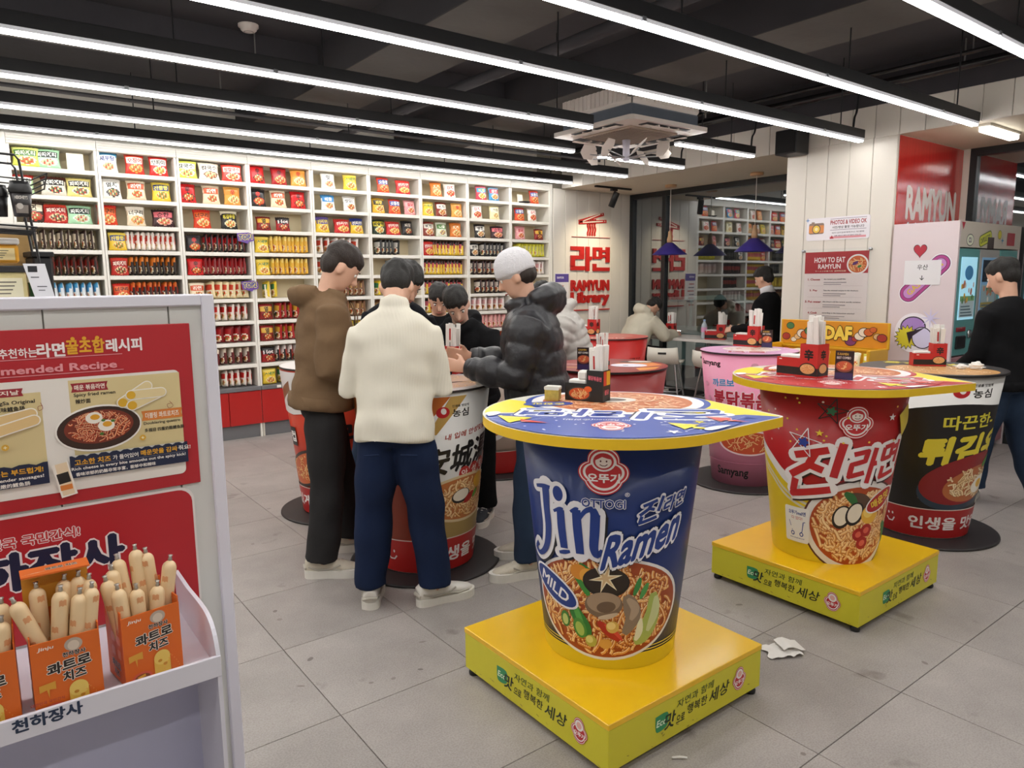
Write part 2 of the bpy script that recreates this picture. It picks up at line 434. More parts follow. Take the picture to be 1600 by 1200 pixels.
# night street outside
struct(MB().box(7.98, 16, -4, 12, -0.3, -0.05, mat('night_asphalt', '#2a2b2e', 0.7, var=0.2)).build('ground'))
struct(MB().box(13.5, 13.8, -4, 14, -0.3, 5, mat('dark_facade', '#1c1d20', 0.8, var=0.2)).box(7.98, 13.6, 13.7, 14, -0.3, 5, mat('dark_facade', '#1c1d20', 0.8, var=0.2)).build('wall_outside'))
pl = bpy.data.lights.new('car_fill_light', 'POINT'); pl.energy = 500; pl.color = (1.0, 0.93, 0.8); pl.shadow_soft_size = 0.15  # unseen lamp, added outside to brighten the parked car
po = bpy.data.objects.new('car_fill_light', pl); COL.objects.link(po); po.location = (8.7, 9.5, 3.2)
# ================================================================ linear ceiling lamps
LAMP = mat('opal_lit_diffuser', '#fffdf9', 0.5, var=0, emit=LAMP_STRENGTH)
LAMPS = mat('opal_diffuser_side', '#c8c8cc', 0.5, var=0, emit=LAMP_STRENGTH * 0.014)
def strip(x0, x1, y, z, label, top=3.4):
    t = thing('linear_lamp', label, 'lamp', (x0, y, z), 0, 'linear lamps hung from the dark ceiling')
    L = x1 - x0
    MB().box(0, L, -0.034, 0.034, 0.03, 0.1, BLACK, b=0.002).build('housing', t)
    d = MB(); d.box(0.004, L - 0.004, -0.022, 0.022, 0, 0.012, LAMP); d.box(0.002, L - 0.002, -0.03, 0.03, 0.012, 0.031, LAMPS)
    d.build('diffuser', t)
    n = max(2, int(L / 1.25)); rod = None; clip = None
    for k in range(n):
        xx = L - 0.35 - k * (L - 0.7) / max(1, n - 1)
        if rod is None:
            rod = MB().tube([(0, 0, 0.1), (0, 0, top - z)], 0.005, BLACK, 6).build('hanging_rod', t, (xx, 0, 0)).data
            clip = MB().box(-0.012, 0.012, -0.036, 0.036, 0.012, 0.034, STEEL).build('joint_clip', t, (xx - 0.3, 0, 0)).data
        else:
            link('hanging_rod', rod, t, (xx, 0, 0)); link('joint_clip', clip, t, (xx - 0.3, 0, 0))
    return t
ZS = 2.76
strip(-2.2, 6.36, 3.31, ZS, 'long linear lamp ending beside the planked pillar top')
strip(-2.2, 6.45, 2.45, ZS, 'long linear lamp ending above the red wall sign')
strip(-2.2, 6.45, 1.55, ZS, 'linear lamp crossing the top right corner of the photo')
strip(-2.2, 4.02, 4.25, ZS, 'linear lamp that stops just before the ceiling air conditioner')
strip(5.12, 6.25, 4.32, ZS, 'short linear lamp behind the air conditioner, nearer the pillar')
strip(-2.2, 4.62, 5.12, ZS, 'linear lamp that stops behind the left edge of the air conditioner')
strip(5.0, 6.25, 5.18, ZS, 'short linear lamp seen through the blades under the air conditioner')
strip(-2.2, 6.22, 5.98, ZS, 'long linear lamp second out from the shelf wall')
strip(-2.2, 6.42, 7.15, 2.83, 'long linear lamp nearest the shelf wall')
strip(-2.2, 6.4, 0.55, ZS, 'linear lamp above the aisle just behind the viewer')
strip(-2.2, 6.4, -0.7, ZS, 'linear lamp far behind the viewer above the aisle')
t = thing('batten_lamp', 'small white batten lamp on the soffit right of the red sign', 'lamp', (6.95, 2.45, 2.8))
MB().box(-0.33, 0.33, -0.05, 0.05, -0.02, 0, WHITE, b=0.003).build('base_plate', t)
MB().box(-0.32, 0.32, -0.04, 0.04, -0.06, -0.02, mat('lit_batten_tube', '#fffaf0', 0.5, var=0, emit=7.0), b=0.008).build('tube_cover', t)
# ================================================================ shelf wall
BX0, BP, NB = 0.387, 0.657, 9
TOPS = [2.585, 2.356, 2.12, 1.895, 1.668, 1.434, 1.211, 0.989, 0.766, 0.534]
ORD = ['first', 'second', 'third', 'fourth', 'fifth', 'sixth', 'seventh', 'eighth', 'ninth', 'tenth']
ORDX = ORD + ['eleventh', 'twelfth']
REDL = mat('red_cabinet_laminate', '#b3221f', 0.35, var=0.04)
GREYL = mat('grey_plinth', '#77777a', 0.45, metal=0.3, var=0.06)
def shelf_unit(first):
    t = thing('shelf_unit', 'x', 'shelf', (BX0, 7.44, 0), 0, 'white noodle shelf bays along the wall')
    side = MB().box(0, 0.02, 0, 0.29, 0, 2.76, SHELFW).mesh('side_panel')
    link('side_panel', side, t, (0.002, 0, 0)); link('side_panel', side, t, (BP - 0.022, 0, 0))
    MB().box(0.002, BP - 0.002, 0.29, 0.3, 0.14, 2.84, SHELFB).build('back_panel', t)
    c = MB().box(0.002, BP - 0.002, -0.004, 0.29, 2.762, 2.85, SHELFW)
    for k in range(4): c.box(0.002, BP - 0.002, -0.012, -0.004, 2.766 + k * 0.021, 2.78 + k * 0.021, SHELFW)
    c.build('cornice', t)
    b = MB().box(0.022, BP - 0.022, 0, 0.29, -0.036, 0, SHELFW, b=0.002).mesh('shelf_board')
    for z in TOPS[:9]: link('shelf_board', b, t, (0, 0, z))
    MB().box(0.002, BP - 0.002, -0.03, 0.29, 0.494, 0.534, GREYL, b=0.003).build('counter_ledge', t)
    d = MB().box(0.003, BP / 2 - 0.003, -0.018, 0, 0.145, 0.49, REDL, b=0.002).mesh('cabinet_door')
    link('cabinet_door', d, t); link('cabinet_door', d, t, (BP / 2, 0, 0))
    MB().box(0.002, BP - 0.002, 0.02, 0.04, 0, 0.14, GREYL).box(0.002, 0.02, 0.0, 0.03, 0, 0.14, SHELFW).build('plinth', t)
    return t
su = shelf_unit(0)
KIDS[su] = list(su.children)
for k in range(NB):
    o = su if k == 0 else dup(su, None, (BX0 + k * BP, 7.44, 0))
    o['label'] = 'white floor-to-ceiling shelf bay of noodle packs, %s from the left' % ORD[k]
MB().box(BX0 + NB * BP, BX0 + NB * BP + 0.035, 7.43, 7.6, 0, 2.85, SHELFW, b=0.002).build('trim_7')['kind'] = 'structure'
MB().box(BX0 - 0.3, BX0, 7.43, 7.76, 0, 2.85, SHELFW, b=0.002).build('trim_8')['kind'] = 'structure'
# ------------------------------------------------------------- noodle packs
PACKM = colmat('printed_film_pack', 0.32, 0.5)
def pouch_t(u, v, t):
    return t * max(0.0, 1 - abs(2 * u - 1) ** 2.6) ** 0.55 * max(0.0, 1 - abs(2 * v - 1) ** 3.2) ** 0.6 + 0.0012
def pouch_xyz(w, h, t, u, v, s, e=0.0):
    x = (u - 0.5) * w * (1 - 0.1 * math.sin(PI * v) ** 0.8)
    return (x, s * (pouch_t(u, v, t) + e), v * h + (0.004 * math.sin(u * 44) if (v < 0.02 or v > 0.98) else 0) - 0.006 * (2 * u - 1) ** 2 * (1 if v > 0.5 else -1))
def pouch(name, w, h, t, design, nu, nv):
    me = bpy.data.meshes.new(name); vs = []; fs = []; cs = []
    for s in (-1, 1):
        o = len(vs)
        for j in range(nv + 1):
            for i in range(nu + 1):
                vs.append(pouch_xyz(w, h, t, i / nu, j / nv, s))
        for j in range(nv):
            for i in range(nu):
                a = o + j * (nu + 1) + i; q = (a, a + 1, a + nu + 2, a + nu + 1)
                fs.append(q if s < 0 else q[::-1]); cs.append(design((i + 0.5) / nu, (j + 0.5) / nv, s))
    o = (nu + 1) * (nv + 1)
    ring = [i for i in range(nu + 1)] + [j * (nu + 1) + nu for j in range(1, nv + 1)] + [nv * (nu + 1) + i for i in range(nu - 1, -1, -1)] + [j * (nu + 1) for j in range(nv - 1, 0, -1)]
    for a, b in zip(ring, ring[1:] + ring[:1]):
        fs.append((a, o + a, o + b, b)); cs.append(design(0.02, 0.5, 1))
    me.from_pydata(vs, [], fs); me.materials.append(PACKM)
    ca = me.color_attributes.new('Col', 'FLOAT_COLOR', 'CORNER'); buf = []
    for f, c in zip(fs, cs): buf += list(c) * len(f)
    ca.data.foreach_set('color', buf); me.polygons.foreach_set('use_smooth', [True] * len(fs)); me.update()
    return me
def design(b, t=None, n='#e79a4a', rim='#f4ead8', acc=None, top=None, seed=1, bowl=(0.55, 0.28, 0.36, 0.2), spine=None):
    B, T, N_, R, A = lin(b), lin(t or b), lin(n), lin(rim), lin(acc or '#c9402a')
    G, Y_ = lin('#5f8f3a'), lin('#f2d9a0'); TP = lin(top or b); S = lin(spine or t or b)
    def f(u, v, s):
        if s > 0: return S if 0.3 < v < 0.72 else B
        if v > 0.9: return TP
        if v < 0.05: return B
        d = ((u - bowl[0]) / bowl[2]) ** 2 + ((v - bowl[1]) / bowl[3]) ** 2
        if d < 0.66:
            r = ((int(u * 97) * 7919 + int(v * 89) * 104729 + seed * 31) * 2654435761 >> 7) % 1000 / 1000; return G if r < 0.1 else (A if r < 0.27 else (Y_ if r < 0.5 else N_))
        if d < 1: return R
        if 0.5 < v < 0.84 and 0.08 < u < 0.92: return T
        if top and v > 0.78: return TP
        return B
    return f
DS = {  # base, title zone, lettering, lettering colour, extras, words for the label
 'yg': dict(d=design('#d5dc62', '#4c7a3a', '#b5652d', '#f0f0d0', top='#dfe58a'), tx='짜파게티', tc='#f6f2e4', w='lime green'),
 'mint': dict(d=design('#a9d7b0', '#24322b', '#c7b39a', '#dff0de'), tx='짜파게티', tc='#f4f4f0', w='mint and black'),
 'gw': dict(d=design('#b7d5a0', '#f1efe6', '#7a6a50', '#f4f0e8', top='#c2362c'), tx='짜파게티', tc='#2a2a22', w='pale green'),
 'bw': dict(d=design('#d8d2c4', '#25241f', '#4a4038', '#efe8da', top='#5c2420'), tx='짜파게티', tc='#f4efe4', w='black and grey'),
 'yb': dict(d=design('#eedd8a', '#2c2b24', '#6a6050', '#f7f0d8'), tx='짜파게티', tc='#f6f0e0', w='pale yellow and black'),
 'br': dict(d=design('#3c2a22', '#e9ddc4', '#b4512c', '#c23a28'), tx='면', tc='#3a2a1e', w='dark brown'),
 'rz': dict(d=design('#c02b26', '#a31f1e', '#5a3328', '#e5b08c', top='#d84434'), tx='짜파게티', tc='#fbe9d8', w='crimson'),
 'blue': dict(d=design('#e6edea', '#f4f3ea', '#cfa77a', '#f3f0e4', top='#4ea3d2'), tx='새우탕', tc='#27408f', w='white and sky blue'),
 'ojj': dict(d=design('#d03527', '#f5efe2', '#d6772b', '#f0a84c', top='#d8402c'), tx='오징어', tc='#c3271f', w='red and white'),
 'mu': dict(d=design('#d5302b', '#f3eee2', '#d8b24a', '#f3e6cf'), tx='무파마', tc='#2c2a26', w='scarlet edged white'),
 'myo': dict(d=design('#efede6', '#f3f1ea', '#6c665c', '#39393a', acc='#d86f34'), tx='멸치', tc='#2c2c2c', w='white and slate'),
 'an': dict(d=design('#f0dcbc', '#dd5a32', '#c4682e', '#f1e2c8', top='#f2e3c8'), tx='라면', tc='#fff3e2', w='cream and orange'),
 'ybg': dict(d=design('#f0c93a', '#27408f', '#c9812e', '#e8cf7c', acc='#3f7d38', top='#f3d95a'), tx='진짬뽕', tc='#f5e04a', w='yellow and navy'),
 'kal': dict(d=design('#d9e25e', '#f6f5e8', '#b9c66c', '#f2f2dc'), tx='칼국수', tc='#26301c', w='lime edged white'),
 'kal2': dict(d=design('#efe7d6', '#f5efe2', '#d8b58a', '#7a4a30'), tx='칼국수', tc='#3c2a20', w='ivory'),
 'kal3': dict(d=design('#d8463a', '#f4ece0', '#e08a5a', '#f5e6d4'), tx='장칼국수', tc='#b82a24', w='red-edged ivory'),
 'shin': dict(d=design('#cf1f22', '#cf1f22', '#d8641f', '#2a1a18'), tx='辛', tc='#18120f', w='bright red'),
 'shin2': dict(d=design('#a81a20', '#a81a20', '#c04a1e', '#d9b26a'), tx='辛', tc='#1a0e0e', w='deep red'),
 'shino': dict(d=design('#eda44a', '#eb8f3a', '#e8c07a', '#f3dfae', top='#f0b45c'), tx='辛', tc='#b3231e', w='orange'),
 'shinb': dict(d=design('#222021', '#1e1c1d', '#c9742e', '#c9402a', top='#3a3537'), tx='辛', tc='#e33a30', w='black'),
 'neo': dict(d=design('#d9401f', '#e4662a', '#e2892f', '#f1cf92', top='#c92a22'), tx='너구리', tc='#1f1512', w='red-orange'),
 'neo2': dict(d=design('#ead9bb', '#f3ead8', '#cfa36a', '#e4942e', top='#f2ead9'), tx='너구리', tc='#221a16', w='white and orange'),
 'soon': dict(d=design('#3a1f22', '#e2747c', '#d07a56', '#e8b0a0', top='#2a1a1c'), tx='순한', tc='#2a1214', w='pink and maroon'),
 'twi': dict(d=design('#1e1c1b', '#1e1c1b', '#d3a04c', '#e8dcb8', top='#e9e0c8'), tx='튀김우동', tc='#e3d23c', w='black and yellow'),
 'yeol': dict(d=design('#8c1a1c', '#d8a93a', '#b8521e', '#2a1a16'), tx='열', tc='#1c120e', w='maroon and gold'),
 'hot': dict(d=design('#a21d20', '#1f1a1b', '#b8421e', '#2a1a18', top='#1f1a1b'), tx='Hot', tc='#f3e6e2', w='red-black'),
 'white': dict(d=design('#ece9e2', '#f2f0ea', '#d9966a', '#efe5d6', acc='#d03a2a'), tx='맛', tc='#444444', w='plain white'),
 'yel': dict(d=design('#f1cf3e', '#f0c92e', '#dfa04a', '#f6e7b0', top='#f4dc6a'), tx='스낵면', tc='#2f7a4c', w='yellow'),
 'bluw': dict(d=design('#e9eef2', '#2f83c4', '#e0a36a', '#f3f0e8', top='#4d9bd4'), tx='해물', tc='#f2f6fa', w='blue and white'),
 'mat': dict(d=design('#e9e5de', '#efece6', '#b5622f', '#e6dccb'), tx='맛있는', tc='#3b3b3b', w='white with grey lettering'),
 'yp': dict(d=design('#ecc832', '#5b4a8e', '#d49a3c', '#f0dc86', top='#6a5aa0'), tx='진라면', tc='#f1e04c', w='yellow and purple'),
 'redy': dict(d=design('#c9292a', '#c9292a', '#e0a03c', '#f0cf82', top='#d53a34'), tx='진라면', tc='#f4e9dc', w='red and yellow'),
 'byl': dict(d=design('#e6bd2e', '#26357c', '#d19a3e', '#f0dc8a', top='#2d3e8c'), tx='진라면', tc='#f3efe2', w='navy-topped yellow'),
 'tro': dict(d=design('#e0532f', '#2d4f9c', '#c94a28', '#f1b65c', top='#d8402c'), tx='오동통', tc='#f4f0e2', w='orange and blue'),
 'yk': dict(d=design('#e7b53a', '#33302a', '#c78a3e', '#f1dfa6'), tx='짜장', tc='#f1d24a', w='mustard and black'),
 'pink': dict(d=design('#e39a9c', '#e8a7a6', '#d0634a', '#f3d4cc'), tx='불닭', tc='#b82834', w='pink'),
 'dg': dict(d=design('#2c3a2c', '#d9c93a', '#c7a43c', '#dfe0b0'), tx='짜슐랭', tc='#222a20', w='dark green and yellow'),
 'blk': dict(d=design('#1b1a1a', '#242122', '#7a4a34', '#4a3c36'), tx='짜장', tc='#cfc6ba', w='plain black'),
 'wb': dict(d=design('#8e3428', '#f2e9da', '#c27a40', '#efe0c8'), tx='비빔', tc='#1f1a18', w='brown and white'),
 'bp': dict(d=design('#4a9ed0', '#d84a66', '#e0a05a', '#f1e4d0', top='#8cc6e6'), tx='쫄면', tc='#f4f0ea', w='sky blue and pink'),
 'pb': dict(d=design('#d84a5c', '#4aa3c9', '#e0c45a', '#f1e4d0', top='#dc6a76'), tx='비빔', tc='#f1e66a', w='rose and turquoise'),
 'crm': dict(d=design('#f2e6b4', '#f5eed0', '#e3cf8a', '#f6efd4'), tx='크림', tc='#7a7444', w='cream'),
 'bwh': dict(d=design('#262422', '#e8e4da', '#c79a6a', '#efe6d8'), tx='짬뽕', tc='#2a2624', w='black and white'),
 'gr': dict(d=design('#d8dcc8', '#5b8a48', '#c7a45c', '#eef0e0', acc='#8a4a9a'), tx='나물', tc='#f3f2e6', w='green and white'),
 'org': dict(d=design('#dd7c34', '#e28a3a', '#d9a24a', '#f2d9a4'), tx='치즈', tc='#fff2da', w='plain orange'),
 'wr': dict(d=design('#efe6da', '#f3ede4', '#d0482c', '#d8402c'), tx='김치', tc='#c22a22', w='white and red'),
}
PK = {}
def pack_mesh(k, w, h):
    q = (k, round(w, 3), round(h, 3))
    if q not in PK:
        D = DS[k]; me = pouch('noodle_pack', w, h, 0.03, D['d'], 16, 18)
        P = Print(lambda u, v, e: pouch_xyz(w, h, 0.03, u, v, -1, e), e0=0.0006, de=0.0004)
        n = len(D['tx']); P.text(D['tx'], 0.5, 0.67, 0.24 if n > 1 else 0.3, pr(D['tc']), w=min(0.78, 0.25 * n + 0.06), bold=0.03, slope=0.06)
        PK[q] = (me, P.b.mesh('lettering'))
    return PK[q]
def facing(k, x, z, y, lean, w, h, label, rz=0.0):
    me, tx = pack_mesh(k, w, h)
    o = link('noodle_pack', me, None, (x, y, z + 0.002), (lean, 0, rz)); tag(o, label, 'noodle pack', 'noodle packs shown face out on the upper shelves')
    link('lettering', tx, o); return o
# row -> bay -> (centre x, pack)
FACE = {0: [[(0.519, 'yg'), (0.672, 'mint')], [(1.133, 'blue'), (1.352, 'ojj'), (1.553, 'mu')], [(1.793, 'kal'), (2.004, 'kal2'), (2.217, 'kal3')], [(2.468, 'shin'), (2.691, 'shin2'), (2.894, 'shino')], [(3.224, 'white'), (3.476, 'yel')], [(3.878, 'tro'), (4.131, 'redy')], [(4.576, 'org'), (4.765, 'wr')], [(5.224, 'pb'), (5.421, 'bp')], [(6.073, 'tro')]],
 1: [[(0.464, 'gw'), (0.705, 'bw'), (0.894, 'yb')], [(1.148, 'myo'), (1.348, 'an'), (1.56, 'ybg')], [(1.79, 'shin'), (2.008, 'an'), (2.209, 'shino')], [(2.461, 'shinb'), (2.671, 'an'), (2.882, 'shin')], [(3.213, 'bluw'), (3.465, 'mat')], [(3.812, 'yk'), (4.015, 'tro'), (4.215, 'pink')], [(4.455, 'yel'), (4.641, 'wb'), (4.86, 'shino')], [(5.152, 'wr'), (5.427, 'crm')], [(5.826, 'tro'), (6.039, 'wr')]],
 2: [[(0.537, 'br'), (0.701, 'rz'), (0.88, 'mint')], [(1.094, 'neo'), (1.33, 'neo2'), (1.56, 'soon')], [(1.908, 'neo'), (2.163, 'twi')], [(2.504, 'yeol'), (2.704, 'hot')], [(3.136, 'yp'), (3.364, 'redy'), (3.538, 'byl')], [(3.804, 'dg'), (3.99, 'redy'), (4.174, 'blk')], [(4.457, 'wb'), (4.635, 'gr'), (4.836, 'org')], [(5.196, 'bwh'), (5.463, 'soon')], [(5.834, 'pink'), (6.147, 'yeol')]]}
POS = {1: ['alone'], 2: ['left one', 'right one'], 3: ['left one', 'middle one', 'right one']}
for r in FACE:
    for b, cell in enumerate(FACE[r]):
        for i, (x, k) in enumerate(cell):
            wide = k in ('yg', 'mint', 'gw', 'bw', 'yb', 'rz', 'kal', 'kal2', 'kal3', 'redy', 'soon') and b not in (3,)
            w, h = (0.198, 0.168) if wide else (0.164, 0.184)
            if b >= 4: w, h = w * 0.97, h * 0.94
            if k in ('yeol', 'hot'): w, h = 0.15, 0.145
            facing(k, x, TOPS[r], 7.49, rnd.uniform(-0.12, -0.22), w, h, '%s noodle pack, %s on the %s shelf of the %s bay' % (DS[k]['w'], POS[len(cell)][i], ['top', 'second', 'third'][r], ORD[b]), rnd.uniform(-0.15, 0.1))
# blank cards and the small tray on the top shelf
def card(x, z, w, h, label):
    tag(MB().box(-w / 2, w / 2, 0, 0.004, 0, h, mat('blank_cream_card', '#efe6d2', 0.6, var=0.02), b=0.001).build('blank_card', None, (x, 7.5, z + 0.001), (-0.12, 0, 0)), label, 'card')
card(0.885, TOPS[0], 0.13, 0.15, 'blank cream card at the right of the top shelf, first bay')
card(5.849, TOPS[0], 0.085, 0.11, 'small blank cream card on the top shelf of the ninth bay')
tag(MB().lathe([(0.0, 0.002), (0.06, 0.002), (0.085, 0.02), (0.088, 0.02), (0.062, 0), (0, 0)], BLACK, 20).build('black_tray', None, (5.902, 7.49, TOPS[0])), 'small black tray lying in front of a blank card, ninth bay', 'tray')
# packs filed on edge
FS = {'choco': design('#3a2620', '#e6d9c2', '#e6d9c2', spine='#d9cbb2'), 'coffee': design('#2f1d1a', '#8c2a22', '#c9793a', spine='#7c2a22', top='#4a2a22'), 'ice': design('#e8eef2', '#3f8fc4', '#e8eef2', spine='#e4e9ee', top='#4b9fd0'),
 'wred': design('#ece6de', '#d24a34', '#e4a06a', spine='#c95a48'), 'orgb': design('#241a17', '#e37a2c', '#d8642a', spine='#3a231a', top='#e2812f'), 'orgr': design('#2a1916', '#d8432a', '#e38a3a', spine='#8a2a1e', top='#e0702c'),
 'blkr': design('#1f1a1b', '#c22a2c', '#b8321f', spine='#b8282c'), 'dred': design('#7d1518', '#a81e22', '#c93a26', spine='#a51c20'), 'crmr': design('#eedcae', '#d0472f', '#e6b26a', spine='#e8cf9c'), 'whtr': design('#e9e3da', '#c8302a', '#d9b48a', spine='#c23a32'),
 'mar': design('#5c1518', '#efe6d6', '#8c2a22', spine='#7a1c1e', top='#efe2ce'), 'ylw': design('#eab63a', '#f0d05a', '#d9a24a', spine='#e6b23e', top='#f3d97a'), 'ylwg': design('#f0d13c', '#3f8a5c', '#e0b24a', spine='#e9c83e'),
 'redg': design('#a81c1e', '#d9a63a', '#2a1714', spine='#8e1c1c'), 'hotw': design('#1f1b1b', '#f0ece6', '#c93426', spine='#d23c2c', top='#f0ece6'), 'bpy': design('#e8c53a', '#d86a78', '#2a1c1e', spine='#cf6672', top='#221a1a'), 'bkw': design('#1c1a1b', '#d9d4cc', '#8a8078', spine='#55504c'),
 'bkr': design('#2a1c1c', '#e3d9cc', '#c93a2c', spine='#a3332a'), 'lime': design('#d8d23a', '#eceab0', '#c9b83a', spine='#d6cf3e'), 'wpk': design('#efe4e0', '#e0a8a8', '#d87a6a', spine='#e6cfc8'), 'brn': design('#7a5238', '#d9b07a', '#b5763e', spine='#a8784a'), 'pnk': design('#e3a09c', '#efc4bc', '#d8705c', spine='#e2a8a2')}
FW = {'choco': 'dark brown and cream', 'coffee': 'dark brown and red', 'ice': 'white and light blue', 'wred': 'white and red', 'orgb': 'black with orange top', 'orgr': 'red and orange', 'blkr': 'black and red', 'dred': 'deep red', 'crmr': 'cream and red', 'whtr': 'white with red band', 'mar': 'maroon', 'ylw': 'yellow', 'ylwg': 'yellow and green', 'redg': 'red and gold', 'hotw': 'white-topped black and red', 'bpy': 'black, pink and yellow', 'bkw': 'black and white', 'bkr': 'black and red-striped', 'lime': 'lime yellow', 'wpk': 'white and pink', 'brn': 'tan brown', 'pnk': 'pale pink'}
FM = {}
def filed(b, r, k, n, f0=0.0, f1=1.0, front=None, tilt=-79):
    """row r (0 = top), packs stood on edge from f0 to f1 of the bay width"""
    if k not in FM: FM[k] = pouch('filed_noodle_pack', 0.135, 0.168, 0.021, FS[k], 8, 12)
    x0 = BX0 + b * BP + 0.055; W = BP - 0.11; z = TOPS[r]
    g = '%s noodle packs filed on the %s shelf of the %s bay' % (FW[k], ORD[r], ORD[b])
    for i in range(n):
        x = x0 + W * (f0 + (f1 - f0) * (i + 0.5) / n)
        o = link('filed_noodle_pack', FM[k], None, (x, 7.535 + rnd.uniform(-0.012, 0.012), z + 0.006), (rnd.uniform(-0.03, 0.03), rnd.uniform(-0.1, 0.06), math.radians(tilt + rnd.uniform(-8, 8))))
        tag(o, '%s noodle pack, %s of those filed on the %s shelf, %s bay' % (FW[k], ORDX[i], ORD[r], ORD[b]), 'noodle pack', g)
    if front:
        o = facing(front, x0 + 0.06, z, 7.49, -0.08, 0.15, 0.165, '%s noodle pack facing front beside filed packs, %s shelf of the %s bay' % (DS[front]['w'].split(' and ')[0], ORD[r], ORD[b])); o['group'] = 'noodle packs facing front on the filing shelves'
filed(0, 3, 'choco', 9); filed(0, 4, 'coffee', 10); filed(0, 5, 'ice', 9, 0.1)
filed(1, 3, 'wred', 10, 0.22, front='ybg'); filed(1, 4, 'orgb', 9, 0.24, front='rz'); filed(1, 5, 'orgr', 9, 0.24, front='neo')
filed(2, 3, 'blkr', 8, 0.28, front='shinb'); filed(2, 4, 'dred', 10, 0.24, front='shin'); filed(2, 5, 'crmr', 6, 0.3, front='an', tilt=-55); filed(2, 6, 'whtr', 8); filed(2, 7, 'dred', 6, 0.05, 1, tilt=-45); filed(2, 8, 'mar', 7); filed(2, 9, 'whtr', 5, 0.45, front='mu')
filed(3, 3, 'ylw', 9, 0.25, front='yel'); filed(3, 4, 'ylw', 8, 0.25, front='yel'); filed(3, 5, 'ylwg', 2, 0.1, 0.4); filed(3, 6, 'redg', 5, 0.3, 0.9, front='yeol'); filed(3, 7, 'redg', 5, 0.3, 0.9, front='yeol'); filed(3, 8, 'hotw', 5, 0.25, 0.85, front='hot'); filed(3, 9, 'ylwg', 4, 0.3, 0.8, front='yel')
filed(4, 3, 'wred', 6, 0, 0.9); filed(4, 5, 'brn', 6, 0.3, 1); filed(4, 6, 'brn', 6, 0.3, 1); filed(4, 7, 'ylwg', 5, 0.35, 1); filed(4, 8, 'brn', 5, 0.35, 1); filed(4, 9, 'ylw', 5, 0.35, 1)
filed(5, 3, 'bkw', 5, 0.1, 0.6); filed(5, 5, 'ylwg', 5)
filed(6, 3, 'bpy', 10, 0.2, front='redy'); filed(6, 4, 'bpy', 11); filed(6, 5, 'bpy', 9); filed(6, 7, 'pnk', 8)
filed(7, 3, 'bkw', 6, 0.35, front='bwh'); filed(7, 4, 'bkr', 8); filed(7, 7, 'pnk', 8); filed(7, 8, 'orgr', 4)
filed(4, 4, 'wred', 4, 0, 0.6); filed(5, 4, 'bkw', 3, 0.3, 0.8); filed(5, 6, 'brn', 5); filed(6, 6, 'bpy', 7); filed(6, 8, 'orgr', 4); filed(7, 5, 'bkr', 6, 0.2, 1); filed(7, 6, 'wpk', 6)
filed(8, 3, 'lime', 8, 0.15, 1); filed(8, 4, 'wpk', 8)
card(2.514, TOPS[5], 0.06, 0.14, 'blank cream card beside two yellow packs, sixth shelf of the fourth bay')
# TOP rank tags clipped on the shelf edge
def rank_tag(x, z, n, label):
    t = thing('rank_tag', label, 'shelf tag', (x, 7.425, z))
    b = Print(fm_y(0), e0=0.0)
    MB().prism([(-0.075, -0.035), (-0.02, -0.05), (0.02, -0.062), (0.03, -0.045), (0.085, -0.03), (0.08, 0.035), (0.03, 0.05), (-0.03, 0.045), (-0.085, 0.04)], 0, 0.003, pr('#6a4a9c'), 'y').build('tag_board', t)
    P = Print(fm_y(-0.001)); P.text('TOP' + n, 0.0, 0.004, 0.052, '#3a3f96', w=0.135, bold=0.05, slope=0.08, out=[(0.07, '#f2e24a')]); P.build('lettering', t)
rank_tag(2.295, 2.044, '1', 'purple TOP 1 tag between the third and fourth bays')
rank_tag(2.31, 1.567, '2', 'purple TOP 2 tag between the third and fourth bays, lower of two')
# price rails on the lower boards, with small white price tickets
pm = MB().box(-0.022, 0.022, 0, 0.002, -0.013, 0.013, mat('white_price_ticket', '#efece4', 0.5, var=0.03)).mesh('price_ticket')
for b in range(9):
    for r in range(3, 10):
        for f in (0.28, 0.7):
            if (b * 7 + r * 3 + int(f * 10)) % 3 == 0: continue
            o = link('price_ticket', pm, None, (BX0 + BP * (b + f), 7.437 if r < 9 else 7.407, TOPS[r] - 0.018))
            tag(o, 'white price ticket on the %s half of the %s shelf edge, %s bay' % ('left' if f < 0.5 else 'right', ORD[r], ORD[b]), 'price ticket', 'price tickets of the %s shelf, %s bay' % (ORD[r], ORD[b]))
